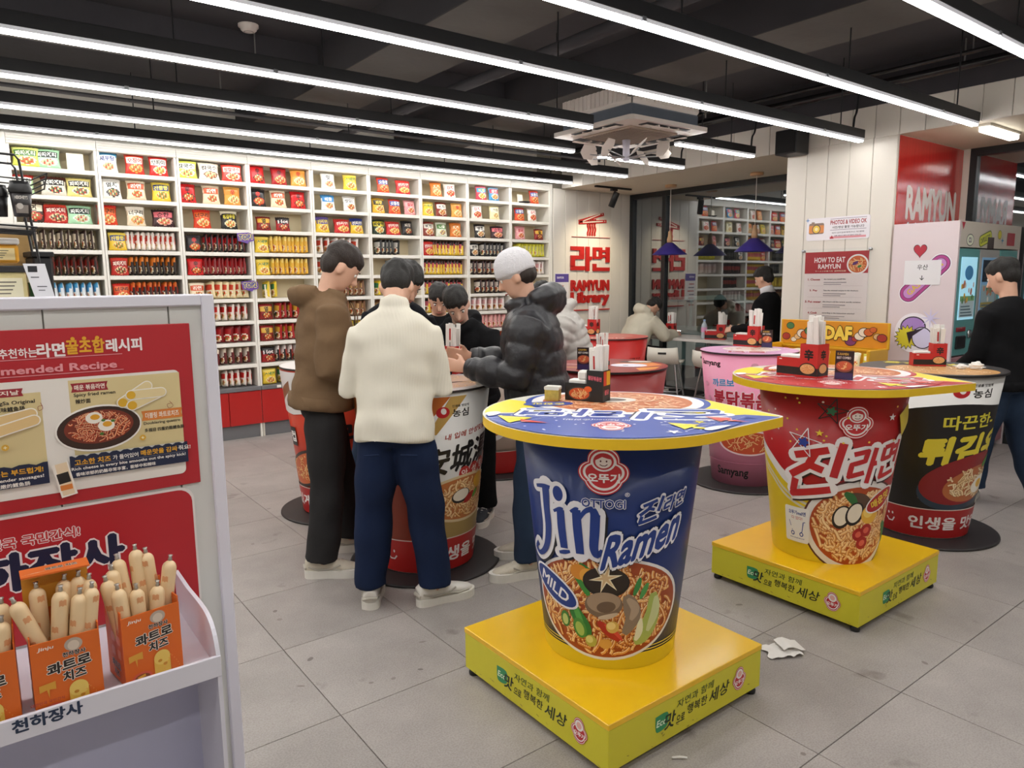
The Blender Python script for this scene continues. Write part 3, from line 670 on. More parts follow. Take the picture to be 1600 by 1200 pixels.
# ================================================================ giant noodle cup tables
RREF = 0.3
def cone_map(rb, rt, zb, zt, a0=-PI / 2):
    def f(u, v, e):
        a = a0 + u / RREF; r = rb + (rt - rb) * (v - zb) / (zt - zb) + e
        return (r * math.cos(a), r * math.sin(a), v)
    return f
def union_outline(circs, n=72):
    pts = []
    for i in range(n):
        t = 2 * PI * i / n; dx, dy = math.cos(t), math.sin(t); best = 0
        for cx, cy, r in circs:
            b = cx * dx + cy * dy; q = b * b - (cx * cx + cy * cy - r * r)
            if q >= 0: best = max(best, b + math.sqrt(q))
        pts.append((best * dx, best * dy))
    return pts
EMB = union_outline([(0, 0.23, 0.26), (0.2, -0.03, 0.225), (-0.2, -0.03, 0.225), (0, -0.14, 0.33)])
def emblem(P, cx, cy, s, rot=0.0, red='#c22a30', face=True):
    """trefoil maker's emblem: white and red outlines, small smiling face, three syllables"""
    c, q = math.cos(rot), math.sin(rot)
    T = lambda a, b: (cx + s * (a * c - b * q), cy + s * (a * q + b * c))
    for k, col in ((1.0, red), (0.95, '#f0ecea'), (0.9, red), (0.8, '#f0ecea'), (0.7, red)):
        P.poly([T(a * k, b * k) for a, b in EMB], col)
    P.ell(*T(0, 0.2), 0.2 * s, 0.2 * s, '#f0ecea')
    if face:
        P.ell(*T(0, 0.2), 0.165 * s, 0.165 * s, red); P.ell(*T(0, 0.19), 0.13 * s, 0.125 * s, '#f3e6df')
        P.poly([T(a, b) for a, b in ((-0.13, 0.22), (-0.1, 0.32), (0, 0.35), (0.1, 0.33), (0.14, 0.24), (0.06, 0.26), (-0.02, 0.29), (-0.08, 0.25))], red)
        for sx in (-0.045, 0.05): P.ell(*T(sx, 0.205), 0.014 * s, 0.02 * s, '#5a1a1c', 10)
        P.rib([T(-0.06, 0.14), T(-0.02, 0.115), T(0.03, 0.115), T(0.065, 0.145)], 0.016 * s, '#5a1a1c')
    P.text('오뚜기', *T(0, -0.13), 0.19 * s, '#f5f0ee', w=0.54 * s, bold=0.035, rot=rot)
def strokes(P, paths, fill, edge=None, we=0.0, shadow=None, sh=(0.006, -0.008)):
    if shadow:
        for p, w in paths: P.rib([(a + sh[0], b + sh[1]) for a, b in p], [x + we for x in w], shadow, cut=P.cut)
    if edge:
        for p, w in paths: P.rib(p, [x + we for x in w], edge, cut=P.cut)
        for p, w in paths:
            for i in (0, -1): P.ell(p[i][0], p[i][1], (w[i] + we) / 2, (w[i] + we) / 2, edge, 14)
    for p, w in paths: P.rib(p, w, fill, cut=P.cut)
def smooth(pts, n=5):
    """Catmull-Rom through a few points"""
    o = []; L = len(pts)
    for i in range(L - 1):
        p0, p1, p2, p3 = pts[max(i - 1, 0)], pts[i], pts[i + 1], pts[min(i + 2, L - 1)]
        for k in range(n):
            t = k / n
            o.append(tuple(0.5 * (2 * p1[d] + (p2[d] - p0[d]) * t + (2 * p0[d] - 5 * p1[d] + 4 * p2[d] - p3[d]) * t * t + (3 * p1[d] - p0[d] - 3 * p2[d] + p3[d]) * t ** 3) for d in range(len(p1))))
    o.append(tuple(pts[-1])); return o
def lid_outline(r, tip=None, n=72):
    pts = []
    if not tip: return [(r * math.cos(2 * PI * i / n), r * math.sin(2 * PI * i / n)) for i in range(n)]
    tx, ty = tip; d = math.hypot(tx, ty); a = math.atan2(ty, tx); h = math.acos(min(1, r * 0.985 / d)) + 0.12
    for i in range(n + 1):
        g = a + h + (2 * PI - 2 * h) * i / n; pts.append((r * math.cos(g), r * math.sin(g)))
    e = 0.03
    for k in (-1, -0.3, 0.3, 1):
        g = a + k * 0.9; pts.append((tx - e * math.cos(a) + e * math.cos(g), ty - e * math.sin(a) + e * math.sin(g)))
    return pts
def cup_table(label, cx, cy, rb, rt, zb, zt, rl, body, edge, top, lt=0.012, tip=None, disc=True, seam='#000000'):
    t = thing('cup_table', label, 'table', (cx, cy, 0), math.atan2(cy, cx) - PI / 2, 'giant noodle cup standing tables')
    bm = MB().lathe([(rb - 0.01, zb + 0.001), (rb, zb + 0.001), (rt, zt), (rt - 0.01, zt), (rb - 0.01, zb + 0.001)], mat('cup_' + body.lstrip('#'), body, 0.36, spec=0.4, var=0.02, coat=0.08), 72)
    bm.build('cup_body', t)
    o = lid_outline(rl, tip)
    MB().prism(o, zt, zt + lt, mat('top_' + top.lstrip('#'), top, 0.3, var=0.02, coat=0.1), side=mat('edge_' + edge.lstrip('#'), edge, 0.45, var=0.05)).build('table_top', t)
    if disc:
        MB().lathe([(0, 0), (0.425, 0), (0.432, 0.004), (0.43, 0.012), (0.42, 0.014), (0, 0.014)], mat('black_steel_disc', '#2e2a2b', 0.5, metal=0.2, var=0.12), 64).build('floor_disc', t)
    return t
def plinth(t, cx, cy, half, rz):
    """yellow square box under a cup: boards, feet and printed slogans (built square to the floor grid)"""
    Y1 = mat('yellow_gloss_board', '#f0bf16', 0.3, var=0.05, coat=0.3); Y2 = mat('lime_yellow_vinyl', '#d6cc2e', 0.4, var=0.05)
    p = MB().box(-half, half, -half, half, 0.028, 0.178, Y2, b=0.002).build('plinth', t, (0, 0, 0), (0, 0, -rz))
    MB().box(-half - 0.002, half + 0.002, -half - 0.002, half + 0.002, 0.178, 0.2, Y1, b=0.002).build('top_board', p)
    ft = MB().lathe([(0, 0), (0.02, 0), (0.022, 0.012), (0.014, 0.03), (0, 0.03)], BLACK, 14).mesh('foot')
    for sx in (-1, 1):
        for sy in (-1, 1): link('foot', ft, p, (sx * (half - 0.025), sy * (half - 0.025), 0))
    for fm in (lambda u, v, e: (u, -half - e, v), lambda u, v, e: (-half - e, -u, v)):
        P = Print(fm); w = half * 2
        P.poly(smooth([(-0.39 * w + 0.13, 0.135), (-0.39 * w + 0.19, 0.135), (-0.39 * w + 0.195, 0.1), (-0.39 * w + 0.185, 0.082), (-0.39 * w + 0.15, 0.075), (-0.39 * w + 0.132, 0.085), (-0.39 * w + 0.13, 0.135)], 3)[:-1], '#2f8f5a')
        P.text('Eco', -0.39 * w + 0.162, 0.107, 0.024, '#e8f2d8', w=0.05, shear=0.2)
        P.build('printed_leaf_mark', p); P = Print(fm)
        P.text('자연과 함께', 0.02, 0.143, 0.03, '#2c4a1e', w=0.2, bold=0.005, slope=0.03, shear=0.15)
        P.text('맛', -0.115, 0.098, 0.058, '#1d2a14', w=0.055, bold=0.02, shear=0.2)
        P.text('으로', -0.06, 0.085, 0.028, '#1d2a14', w=0.045, shear=0.15); P.text('행복한', 0.03, 0.1, 0.036, '#1d2a14', w=0.11, bold=0.01, shear=0.15)
        P.text('세상', 0.155, 0.102, 0.05, '#1d2a14', w=0.115, bold=0.012, shear=0.2, slope=0.06); P.build('printed_slogan', p); P = Print(fm); emblem(P, 0.275, 0.108, 0.095, face=False)
        P.ell(0.275, 0.127, 0.012, 0.012, '#e9b3a8')
        P.build('printed_emblem', p); P = Print(fm); q = random.Random(3 + int(v_seed(fm)))
        for _ in range(10): P.ell(q.uniform(-half + .02, half - .02), q.uniform(0.035, 0.07), q.uniform(0.002, 0.009), q.uniform(0.0006, 0.002), '#8c7a28', 8, q.uniform(-0.5, 0.5))
        P.build('scuff_marks', p)['kind'] = 'stuff'
    return p
def v_seed(fm): return abs(fm(0.1, 0, 0)[0]) * 10
def band_text(P, z0, z1, txt, h, us, dy=0.0):
    for u in us: P.text(txt, u, (z0 + z1) / 2 + dy, h, '#efe9e6', w=0.5, bold=0.03)
    return P
def clip_fn(cx, cy, rx, ry): return lambda x, y: ((x - cx) / rx) ** 2 + ((y - cy) / ry) ** 2 < 1
CUT = 0.01
def jin_word(P, cx, cy, w, h, fill, edge, we, shadow, rot=0.0, shear=0.12, slope=0.0, sw=0.17):
    """the three brush-like syllables drawn stroke by stroke: the first one large, the next two smaller"""
    G1 = [[(.04, .84), (.66, .9)], [(.44, .88), (.34, .62), (.0, .44)], [(.34, .64), (.64, .5)], [(.9, 1.0), (.86, .34)], [(.12, .36), (.1, .06), (.86, .1)]]
    G2 = [[(0, .93), (.5, .95), (.48, .68), (.02, .64), (.02, .3), (.56, .34)], [(.8, 1.0), (.78, 0.0)], [(.8, .54), (1.0, .54)]]
    G3 = [[(0, .95), (.42, .95), (.42, .6), (0, .6), (0, .95)], [(.84, 1.0), (.82, .34)], [(.5, .86), (.82, .86)], [(.5, .66), (.82, .66)], [(.12, .38), (.12, .05), (.88, .08)]]
    out = []; c, q = math.cos(rot), math.sin(rot); de = P.de; P.de = 0.00005 if P.cut else 0.00001; K = P.cut
    for G, x0, x1, y0, y1 in ((G1, 0, .44, 0, 1), (G2, .5, .73, .12, .8), (G3, .78, 1.0, .14, .78)):
        k = (y1 - y0)
        for st in G:
            pts = []
            for a, b in zip(st, st[1:]):
                for i in range(6): pts.append((a[0] + (b[0] - a[0]) * i / 6, a[1] + (b[1] - a[1]) * i / 6))
            pts.append(st[-1]); o = []
            for a, b in pts:
                X = (x0 + (x1 - x0) * a - .5) * w; Y = (y0 + (y1 - y0) * b - .5) * h; X += Y * shear; Y += X * slope
                o.append((cx + X * c - Y * q, cy + X * q + Y * c))
            out.append((o, [h * sw * k] * len(o)))
    if shadow:
        for p, ws in out: P.rib([(a + 0.006 * c, b - 0.008 * c) for a, b in p], [x + we for x in ws], shadow, cut=K)
    for p, ws in out:
        P.rib(p, [x + we for x in ws], edge, cut=K)
        for i in (0, -1): P.ell(p[i][0], p[i][1], (ws[i] + we) / 2, (ws[i] + we) / 2, edge, 12)
    for p, ws in out:
        P.rib(p, ws, fill, cut=K)
        for k in range(6, len(p) - 1, 6): P.ell(p[k][0], p[k][1], ws[k] / 2, ws[k] / 2, fill, 10)
    P.de = de
# ---------------------------------------------------------------- 1: blue cup, front
cx, cy = 1.9, 1.887; rz = math.atan2(cy, cx) - PI / 2
T1 = cup_table('blue giant noodle cup table with JIN RAMEN lettering on a yellow plinth', cx, cy, 0.25, 0.343, 0.2, 1.065, 0.485, '#16306f', '#e8bd1c', '#dcd8cc', lt=0.035, tip=(0.61, -0.05), disc=False)
plinth(T1, cx, cy, 0.41, rz)
CM = cone_map(0.25, 0.343, 0.2, 1.065)
P = Print(CM, CUT); P.rect(-0.942, 0.942, 0.201, 0.262, '#e0c41f')
for z in (0.268, 0.28): P.rect(-0.6, 0.6, z, z + 0.004, '#e9d24a')
P.build('printed_base_band', T1)
P = Print(CM, CUT)
bc = (-0.02, 0.44); 
P.ell(bc[0], bc[1], 0.325, 0.203, '#e6e4e2', 48); P.ell(bc[0], bc[1], 0.312, 0.192, '#a3461c', 48)
noodles(P, bc[0], bc[1], 0.305, 0.187, 11, 330, w=0.017)
E1 = lambda x, y, rx, ry, c, rot=0.0, n=20: P.ell(x, y, rx, ry, c, n, rot)
def leaf(pts, w, c):
    p = smooth(pts, 4); n = len(p); P.rib(p, [w * (0.35 + 0.65 * math.sin(PI * i / (n - 1))) for i in range(n)], c, cut=P.cut)
leaf([(-0.111, 0.605), (-0.076, 0.575), (-0.034, 0.506)], 0.03, '#2f7a34'); leaf([(-0.144, 0.574), (-0.114, 0.556), (-0.078, 0.487)], 0.04, '#3d8c3a')
E1(*(-0.113, 0.573), 0.035, 0.03, '#d88a2c'); E1(*(-0.081, 0.562), 0.03, 0.03, '#e6a23e')
E1(*(-0.013, 0.545), 0.086, 0.058, '#1e1712', n=30); E1(*(-0.013, 0.55), 0.08, 0.052, '#2d221b', n=30)
P.star(*(-0.015, 0.562), 0.062, '#f0e2c0', 6, 0.3, 0.3); P.star(*(-0.015, 0.562), 0.045, '#d9b888', 6, 0.25, 0.3)
leaf([(0.091, 0.495), (0.104, 0.531), (0.112, 0.562)], 0.022, '#3f8c46'); leaf([(0.117, 0.48), (0.131, 0.51), (0.144, 0.538)], 0.022, '#4f9a4e')
leaf([(0.171, 0.496), (0.174, 0.407), (0.14, 0.337), (0.102, 0.311)], 0.075, '#a9b95c'); leaf([(0.184, 0.481), (0.186, 0.418), (0.157, 0.347)], 0.04, '#cdd59a'); leaf([(0.123, 0.403), (0.121, 0.353), (0.107, 0.316)], 0.03, '#e8e6c0')
leaf([(0.061, 0.497), (0.08, 0.458), (0.091, 0.407), (0.06, 0.345)], 0.065, '#8d7a66'); leaf([(0.067, 0.484), (0.099, 0.444), (0.083, 0.4)], 0.035, '#b29c84')
E1(*(-0.022, 0.457), 0.072, 0.05, '#7c6652', 0.1, 26); E1(*(-0.022, 0.467), 0.064, 0.04, '#a58d74', 0.1, 26); E1(*(-0.012, 0.45), 0.036, 0.022, '#6a5544', 0.2); leaf([(-0.042, 0.405), (-0.005, 0.413), (0.032, 0.427)], 0.02, '#c9b59c')
leaf([(-0.154, 0.471), (-0.135, 0.413), (-0.095, 0.358), (-0.083, 0.321)], 0.055, '#2f7d33'); leaf([(-0.146, 0.46), (-0.121, 0.398), (-0.099, 0.344)], 0.025, '#57a54a')
E1(*(-0.184, 0.373), 0.022, 0.032, '#3c7d30'); E1(*(-0.184, 0.371), 0.014, 0.022, '#c2d07a'); E1(*(-0.118, 0.353), 0.028, 0.04, '#4c9038', 0.3); E1(*(-0.118, 0.35), 0.018, 0.028, '#a8c25a', 0.3)
leaf([(-0.042, 0.392), (-0.004, 0.357), (0.043, 0.32)], 0.035, '#b3261f'); leaf([(-0.017, 0.382), (0.026, 0.351), (0.053, 0.32)], 0.016, '#d9493a')
E1(*(0.013, 0.373), 0.025, 0.024, '#d9b25a'); E1(*(0.008, 0.378), 0.017, 0.015, '#efd489'); E1(*(-0.072, 0.31), 0.024, 0.024, '#b8b04a'); E1(*(-0.078, 0.315), 0.015, 0.014, '#dcd684'); E1(*(-0.014, 0.305), 0.026, 0.02, '#dda24a')
P.build('printed_bowl_photo', T1)
P = Print(CM, CUT)
E2 = P.ell(-0.232, 0.487, 0.122, 0.056, '#eceaf0', 30, -0.42); P.ell(-0.232, 0.487, 0.113, 0.048, '#1c3a86', 30, -0.42)
P.text('MILD', -0.232, 0.487, 0.045, '#f0eef2', w=0.155, bold=0.02, rot=-0.4); P.build('printed_mild_oval', T1)
P = Print(CM, CUT)
W_ = lambda pts, w0, w1=None, w2=None: (smooth(pts), None)
def stroke(pts, ws):
    p = smooth([(a[0], a[1], w) for a, w in zip(pts, ws)], 5); return ([(q[0], q[1]) for q in p], [q[2] for q in p])
JIN = [stroke([(-0.276, 0.863), (-0.235, 0.871), (-0.201, 0.872)], [.012, .016, .012]),
 stroke([(-0.228, 0.876), (-0.231, 0.796), (-0.231, 0.71), (-0.252, 0.637), (-0.295, 0.598), (-0.326, 0.61), (-0.302, 0.636)], [.034, .03, .03, .026, .018, .014, .02]),
 stroke([(-0.198, 0.787), (-0.172, 0.801), (-0.158, 0.801)], [.01, .014, .012]), stroke([(-0.169, 0.799), (-0.169, 0.727), (-0.163, 0.655)], [.03, .032, .03]), stroke([(-0.185, 0.635), (-0.162, 0.641), (-0.14, 0.648)], [.01, .016, .01]),
 stroke([(-0.131, 0.799), (-0.112, 0.812), (-0.103, 0.811)], [.01, .014, .012]), stroke([(-0.11, 0.81), (-0.108, 0.739), (-0.102, 0.646)], [.03, .032, .03]), stroke([(-0.104, 0.771), (-0.081, 0.807), (-0.057, 0.817), (-0.047, 0.792)], [.012, .016, .024, .03]),
 stroke([(-0.047, 0.8), (-0.05, 0.735), (-0.053, 0.675), (-0.042, 0.65), (-0.026, 0.671)], [.032, .032, .03, .024, .01])]
strokes(P, JIN, '#1c3a86', '#e9e7ec', 0.034, '#10121c', (0.008, -0.006))
P.ell(*(-0.175, 0.857), 0.034, 0.044, '#e9e7ec'); P.ell(*(-0.175, 0.857), 0.02, 0.028, '#1c3a86')
P.text('Ramen', 0.118, 0.706, 0.125, '#1c3a86', w=0.275, bold=0.035, shear=0.25, slope=0.36, out=[(0.085, '#10121c'), (0.068, '#e9e7ec')])
P.build('printed_brand_lettering', T1)
P = Print(CM, CUT)
jin_word(P, 0.178, 0.828, 0.17, 0.075, '#1c3a86', '#e9e7ec', 0.008, None, slope=0.28, shear=0.25, sw=0.15); P.build('printed_syllables', T1); P = Print(CM, CUT)
P.text('OTTOGI', -0.022, 0.842, 0.032, '#1c3a86', w=0.135, bold=0.02, out=[(0.05, '#e9e7ec')]); P.text('®', 0.05, 0.877, 0.016, '#d9d9e4'); P.build('printed_name', T1)
P = Print(CM, CUT); emblem(P, -0.021, 0.958, 0.178); P.build('printed_emblem', T1)
def clipc(r):
    def f(p):
        d = math.hypot(*p); return p if d <= r else (p[0] * r / d, p[1] * r / d)
    return f
def ottogi_lid(t, z, main, seed, txt2, stars):
    LM = lambda u, v, e: (u, v, z + e); q = random.Random(seed); R = 0.478
    P = Print(LM, e0=0.0006); YL = '#e8d428'
    P.poly([(-R * math.cos(a), R * math.sin(a)) for a in [-0.15 + 0.13 * i for i in range(6)]] + [(-0.2, 0.1), (-0.2, -0.04)], YL)
    P.poly([(R * math.cos(a), R * math.sin(a)) for a in [0.05 + 0.13 * i for i in range(6)]][::-1] + [(0.2, 0.0), (0.3, 0.0)], YL)
    P.poly([(0.44, -0.18), (0.596, -0.055), (0.586, -0.03), (0.42, 0.22), (0.3, 0.0)], YL)
    P.poly([(0.3, -0.36), (0.4, -0.26), (0.59, -0.075), (0.597, -0.06), (0.48, -0.03), (0.3, -0.1)], main)
    c = clipc(R); P.ell(0.02, 0.21, 0.37, 0.3, main, 48, clip=c); P.ell(0.02, 0.215, 0.345, 0.28, '#e9e4e4', 48, clip=clipc(R - 0.004)); P.ell(0.02, 0.22, 0.3, 0.245, '#c06a36', 48, clip=clipc(R - 0.01))
    noodles(P, 0.02, 0.2, 0.28, 0.22, seed, 130, w=0.018, cols=('#e09a72', '#e8b08c', '#d88a5e'), dark='#b5562c')
    P.ell(0.0, 0.25, 0.1, 0.06, '#e4ddd2', 24); P.ell(0.0, 0.25, 0.06, 0.035, '#4a3a30', 20); P.ell(-0.25, 0.13, 0.1, 0.05, main, 24, 0.2); P.text(txt2, -0.25, 0.13, 0.045, YL, w=0.13, rot=PI)
    P.poly([(R * math.cos(a), R * math.sin(a)) for a in [PI + 0.28 + (PI - 0.5) * i / 30 for i in range(31)]] + [(0.52, -0.1), (0.4, -0.06), (0.1, -0.075), (-0.2, -0.07), (-0.42, -0.1)], main)
    jin_word(P, 0.03, -0.06, 0.76, 0.2, main, '#efeef2', 0.03, '#1a1c26', rot=PI)
    P.text('Jin Ramen(%s)' % txt2, -0.05, -0.19, 0.03, '#dfe0ea', w=0.24, rot=PI, shear=0.2)
    emblem(P, 0.0, -0.29, 0.16, PI, face=False); P.ell(0.0, -0.322, 0.02, 0.02, '#e0a8a0')
    for (x, y, s, col) in stars: P.star(x, y, s, col, rot=q.uniform(0, 1))
    for _ in range(26):
        a = q.uniform(PI + 0.35, 2 * PI - 0.35); r = q.uniform(0.25, 0.45); P.ell(r * math.cos(a), r * math.sin(a), 0.005, 0.005, '#e9e9f0', 8)
    for x, y, s, c1, c2 in ((-0.31, -0.2, 0.1, YL, '#c9402e'), (0.27, -0.27, 0.08, '#d9d9e4', YL), (0.4, -0.14, 0.07, '#e9e9f0', '#c9402e')):
        P.poly([(x - s, y + s * 0.5), (x + s * 0.3, y + s * 0.2), (x - s * 0.4, y - s * 0.8)], c1 if c1 == YL else c2); P.poly([(x - s * .1, y - .1 * s), (x + s, y - s * 0.7), (x, y - s * 0.6)], c2)
        P.rib([(x - s * 1.3, y), (x + s, y + s * 0.6), (x - s * 0.3, y - s)], 0.004, '#f2f2f4', True)
    P.ell(0.36, -0.3, 0.07, 0.03, '#efeef0', 20, 0.6, clip=clipc(R - 0.006)); P.ell(-0.44, -0.12, 0.05, 0.028, '#efeef0', 20, 1.2, clip=clipc(R - 0.006))
    P.build('printed_top', t)
ottogi_lid(T1, 1.1, '#2a459c', 5, '순한맛', ((0.2, -0.37, 0.03, '#e9e9f0'), (0.3, -0.2, 0.025, '#e8d428')))
# ---------------------------------------------------------------- 2: red cup
cx, cy = 3.46, 1.875; rz = math.atan2(cy, cx) - PI / 2
T2 = cup_table('red and yellow giant noodle cup table on a yellow plinth', cx, cy, 0.25, 0.352, 0.2, 1.065, 0.485, '#ad2023', '#e0b81c', '#dcd4c6', lt=0.035, tip=(0.61, -0.05), disc=False)
plinth(T2, cx - 0.02, cy, 0.4, rz)
CM = cone_map(0.25, 0.352, 0.2, 1.065)
P = Print(CM, CUT)
sw = smooth([(-0.9, 0.7), (-0.5, 0.78), (-0.33, 0.73), (-0.2, 0.64), (-0.05, 0.585), (0.15, 0.56), (0.5, 0.6), (0.9, 0.68)], 5)
P.poly([(-0.9, 0.201), (0.9, 0.201)] + sw[::-1], '#e7e2de'); P.poly([(-0.9, 0.201), (0.9, 0.201)] + [(a, b - 0.055) for a, b in sw[::-1]], '#dfc222')
for d in (0.1, 0.125): P.rib([(a, b - d) for a, b in sw[5:22]], 0.012, '#cfc9b8', cut=CUT)
P.build('printed_swoosh', T2)
P = Print(CM, CUT)
bc = (0.17, 0.4); P.ell(*bc, 0.285, 0.245, '#5a2a26', 44); P.ell(*bc, 0.275, 0.235, '#e4dfdb', 44); P.ell(*bc, 0.245, 0.205, '#b0481c', 44)
noodles(P, bc[0], bc[1], 0.24, 0.2, 21, 230, cols=('#eebc7c', '#f3cf98', '#e2a45c'), dark='#b06428', w=0.018)
leaf([(0.1, 0.56), (0.166, 0.536), (0.227, 0.504)], 0.07, '#5a4030'); leaf([(0.083, 0.576), (0.116, 0.55), (0.146, 0.51)], 0.04, '#2f6a34')
for a in ((0.079, 0.45), (0.142, 0.467)): P.ell(a[0], a[1], 0.045, 0.062, '#231a16', 24, -0.3); P.ell(a[0], a[1] + 0.004, 0.035, 0.05, '#eadfcb', 24, -0.3)
P.ell(*(0.228, 0.461), 0.05, 0.05, '#e8b23a', 24); P.ell(*(0.218, 0.472), 0.03, 0.028, '#f2cf66', 20)
leaf([(0.349, 0.4), (0.411, 0.334), (0.416, 0.281)], 0.06, '#3f8040')
for a in ((0.176, 0.359), (0.22, 0.379), (0.204, 0.313)): P.ell(a[0], a[1], 0.034, 0.034, '#a81f1c', 20, 0.5); P.ell(a[0], a[1], 0.018, 0.016, '#d8604c', 14, 0.5)
P.build('printed_bowl_photo', T2)
P = Print(CM, CUT); P.rect(*[f(a, b) for a, b in (((-0.211, 0.459)[0], (-0.076, 0.491)[0]),) for f in (min, max)], (-0.143, 0.287)[1], (-0.139, 0.471)[1], '#ece9e4', r=0.012)
qx, qy = (-0.141, 0.376); P.text('오뚜기mall엔', qx, qy + 0.065, 0.022, '#26418f', w=0.095, bold=0.03); P.text('다 있다!', qx, qy + 0.038, 0.018, '#c23a32', w=0.06, bold=0.01)
P.rib([(qx + .045, qy + .022), (qx + .035, qy + .02), (qx + .028, qy - .032), (qx - .03, qy - .028)], 0.005, '#26418f'); P.rib([(qx - .045, qy + .02), (qx - .035, qy - .01)], 0.003, '#26418f')
for a in (-0.025, 0.025): P.ell(qx + a, qy - 0.045, 0.011, 0.012, '#26418f', 14); P.ell(qx + a, qy - 0.045, 0.006, 0.007, '#ece9e4', 12)
P.text('www.ottogimall.co.kr', qx, qy - 0.068, 0.008, '#26418f', w=0.085); P.build('printed_sticker', T2)
P = Print(CM, CUT)
P.ell(0.285, 0.53, 0.1, 0.05, '#efe8e2', 24, 0.5); P.ell(0.285, 0.53, 0.092, 0.043, '#b02024', 24, 0.5); P.text('매운맛', 0.285, 0.532, 0.045, '#e8cc3a', w=0.13, bold=0.03, rot=0.45); P.build('printed_hot_oval', T2)
P = Print(CM, CUT)
jin_word(P, 0.095, 0.705, 0.52, 0.25, '#bd2328', '#efe9e8', 0.034, '#231416', slope=0.2, shear=0.15, sw=0.14)
P.build('printed_brand_lettering', T2)
P = Print(CM, CUT); emblem(P, 0.1, 0.925, 0.165); P.build('printed_emblem', T2)
for (a, s, k, c, o) in (((-0.102, 0.813), 0.06, 0.35, '#2a459c', '#f0eeee'), ((0.004, 0.977), 0.05, 0.35, '#2f6a44', '#1b1b1b')):
    P = Print(CM, CUT); P.star(a[0], a[1], s * 0.5, c, 5, 0.5, 0.3)
    pts = [(a[0] + s * 1.25 * math.sin(4 * PI * i / 5 + 0.25), a[1] + s * 1.25 * math.cos(4 * PI * i / 5 + 0.25)) for i in range(5)]
    for i in range(5): P.rib([pts[i], pts[(i + 1) % 5]], 0.004, o)
    P.build('printed_star', T2)
P = Print(CM, CUT)
P.star(*(-0.038, 0.867), 0.018, '#e8c83a'); P.star(*(0.255, 0.946), 0.02, '#efeaea'); P.poly([(0.3, 0.95), (0.36, 1.0), (0.42, 0.9), (0.35, 0.84)], '#e0c83c')
q = random.Random(4)
for _ in range(22): P.ell(q.uniform(-0.35, 0.45), q.uniform(0.78, 1.04), 0.005, 0.005, q.choice(['#e8c8c0', '#e8c83a']), 8)
P.build('printed_dots', T2)['kind'] = 'stuff'
ottogi_lid(T2, 1.1, '#b5262a', 6, '매운맛', ((0.2, -0.37, 0.03, '#e9e9f0'), (0.3, -0.2, 0.025, '#2a7a4c')))
# ---------------------------------------------------------------- the round based cups
def maker_logo(P, x, y, s, dark='#222222', disc='#c3202a'):
    P.ell(x, y, 0.03 * s, 0.03 * s, disc, 24); P.ell(x + 0.003 * s, y + 0.006 * s, 0.012 * s, 0.017 * s, '#f2efec', 16, 0.2)
    P.text('농심', x + 0.085 * s, y - 0.008 * s, 0.044 * s, dark, w=0.085 * s, bold=0.02); P.text('인생을 맛있게', x + 0.083 * s, y + 0.03 * s, 0.014 * s, dark, w=0.085 * s)
def red_band(t, CM, us, col='#b3211f', z1=0.205):
    P = Print(CM, CUT); P.rect(-0.942, 0.942, 0.021, z1, col); P.rect(-0.942, 0.942, z1, z1 + 0.006, '#d9c9c0')
    for u, tx in us: P.text(tx, u, 0.115, 0.085, '#ece4e2', w=0.115 * len(tx.replace(' ', '')) * 0.9, bold=0.03)
    P.build('printed_red_band', t)
def round_lid(t, z, r, f):
    P = Print(lambda u, v, e: (u, v, z + e), e0=0.0006); f(P); P.build('printed_top', t)
NS = dict(rb=0.269, rt=0.385, zb=0.014, zt=1.02)
CMN = cone_map(0.269, 0.385, 0.014, 1.02)
# white cup where the group stands
T3 = cup_table('white giant noodle cup table with black brush lettering amid the standing group', 1.995, 3.477, **NS, rl=0.395, body='#dcdad6', edge='#2c2724', top='#d6d4d2')
P = Print(CMN, CUT); P.poly([(-0.9, 0.2), (0.03, 0.2), (0.05, 0.6), (0.0, 0.86), (-0.9, 0.86)], '#b8472a'); P.poly([(-0.9, 0.86), (0.02, 0.86), (0.12, 1.0), (-0.9, 1.0)], '#c9702e'); P.poly([(0.02, 0.8), (0.06, 0.8), (0.2, 1.0), (0.12, 1.0)], '#c9a45a'); P.poly([(-0.3, 0.2), (-0.2, 0.55), (-0.02, 0.6), (0.0, 0.22)], '#8a3420'); P.build('printed_orange_side', T3)
P = Print(CMN, CUT); maker_logo(P, (0.088, 0.918)[0], (0.088, 0.918)[1], 1.0); P.build('printed_maker_logo', T3); P = Print(CMN, CUT)
P.text('내 입에 안성맞춤', 0.23, 0.795, 0.034, '#b5473a', w=0.26, shear=0.1, slope=0.12); P.build('printed_slogan', T3); P = Print(CMN, CUT)
P.text('安城湯', 0.2, 0.665, 0.155, '#1c1a19', w=0.4, bold=0.03, shear=0.12, slope=0.14); P.build('printed_brush_lettering', T3); P = Print(CMN, CUT)
for k, s in enumerate('안성탕면'): P.ell(0.215 + k * 0.07, 0.565 + k * 0.012, 0.036, 0.04, '#b8352e', 18); P.text(s, 0.215 + k * 0.07, 0.565 + k * 0.012, 0.045, '#f2e6df', bold=0.02)
P.build('printed_lettering', T3)
P = Print(CMN, CUT); bc = (0.24, 0.395); P.ell(bc[0], bc[1] - 0.05, 0.28, 0.2, '#a4884e', 36); P.ell(bc[0], bc[1] + 0.03, 0.285, 0.135, '#d9c49a', 36); P.ell(bc[0], bc[1] + 0.03, 0.265, 0.12, '#c0713a', 36)
noodles(P, bc[0], bc[1] + 0.03, 0.26, 0.115, 31, 140, cols=('#e3b476', '#edc890', '#d69a55'), dark='#a4602c', w=0.016)
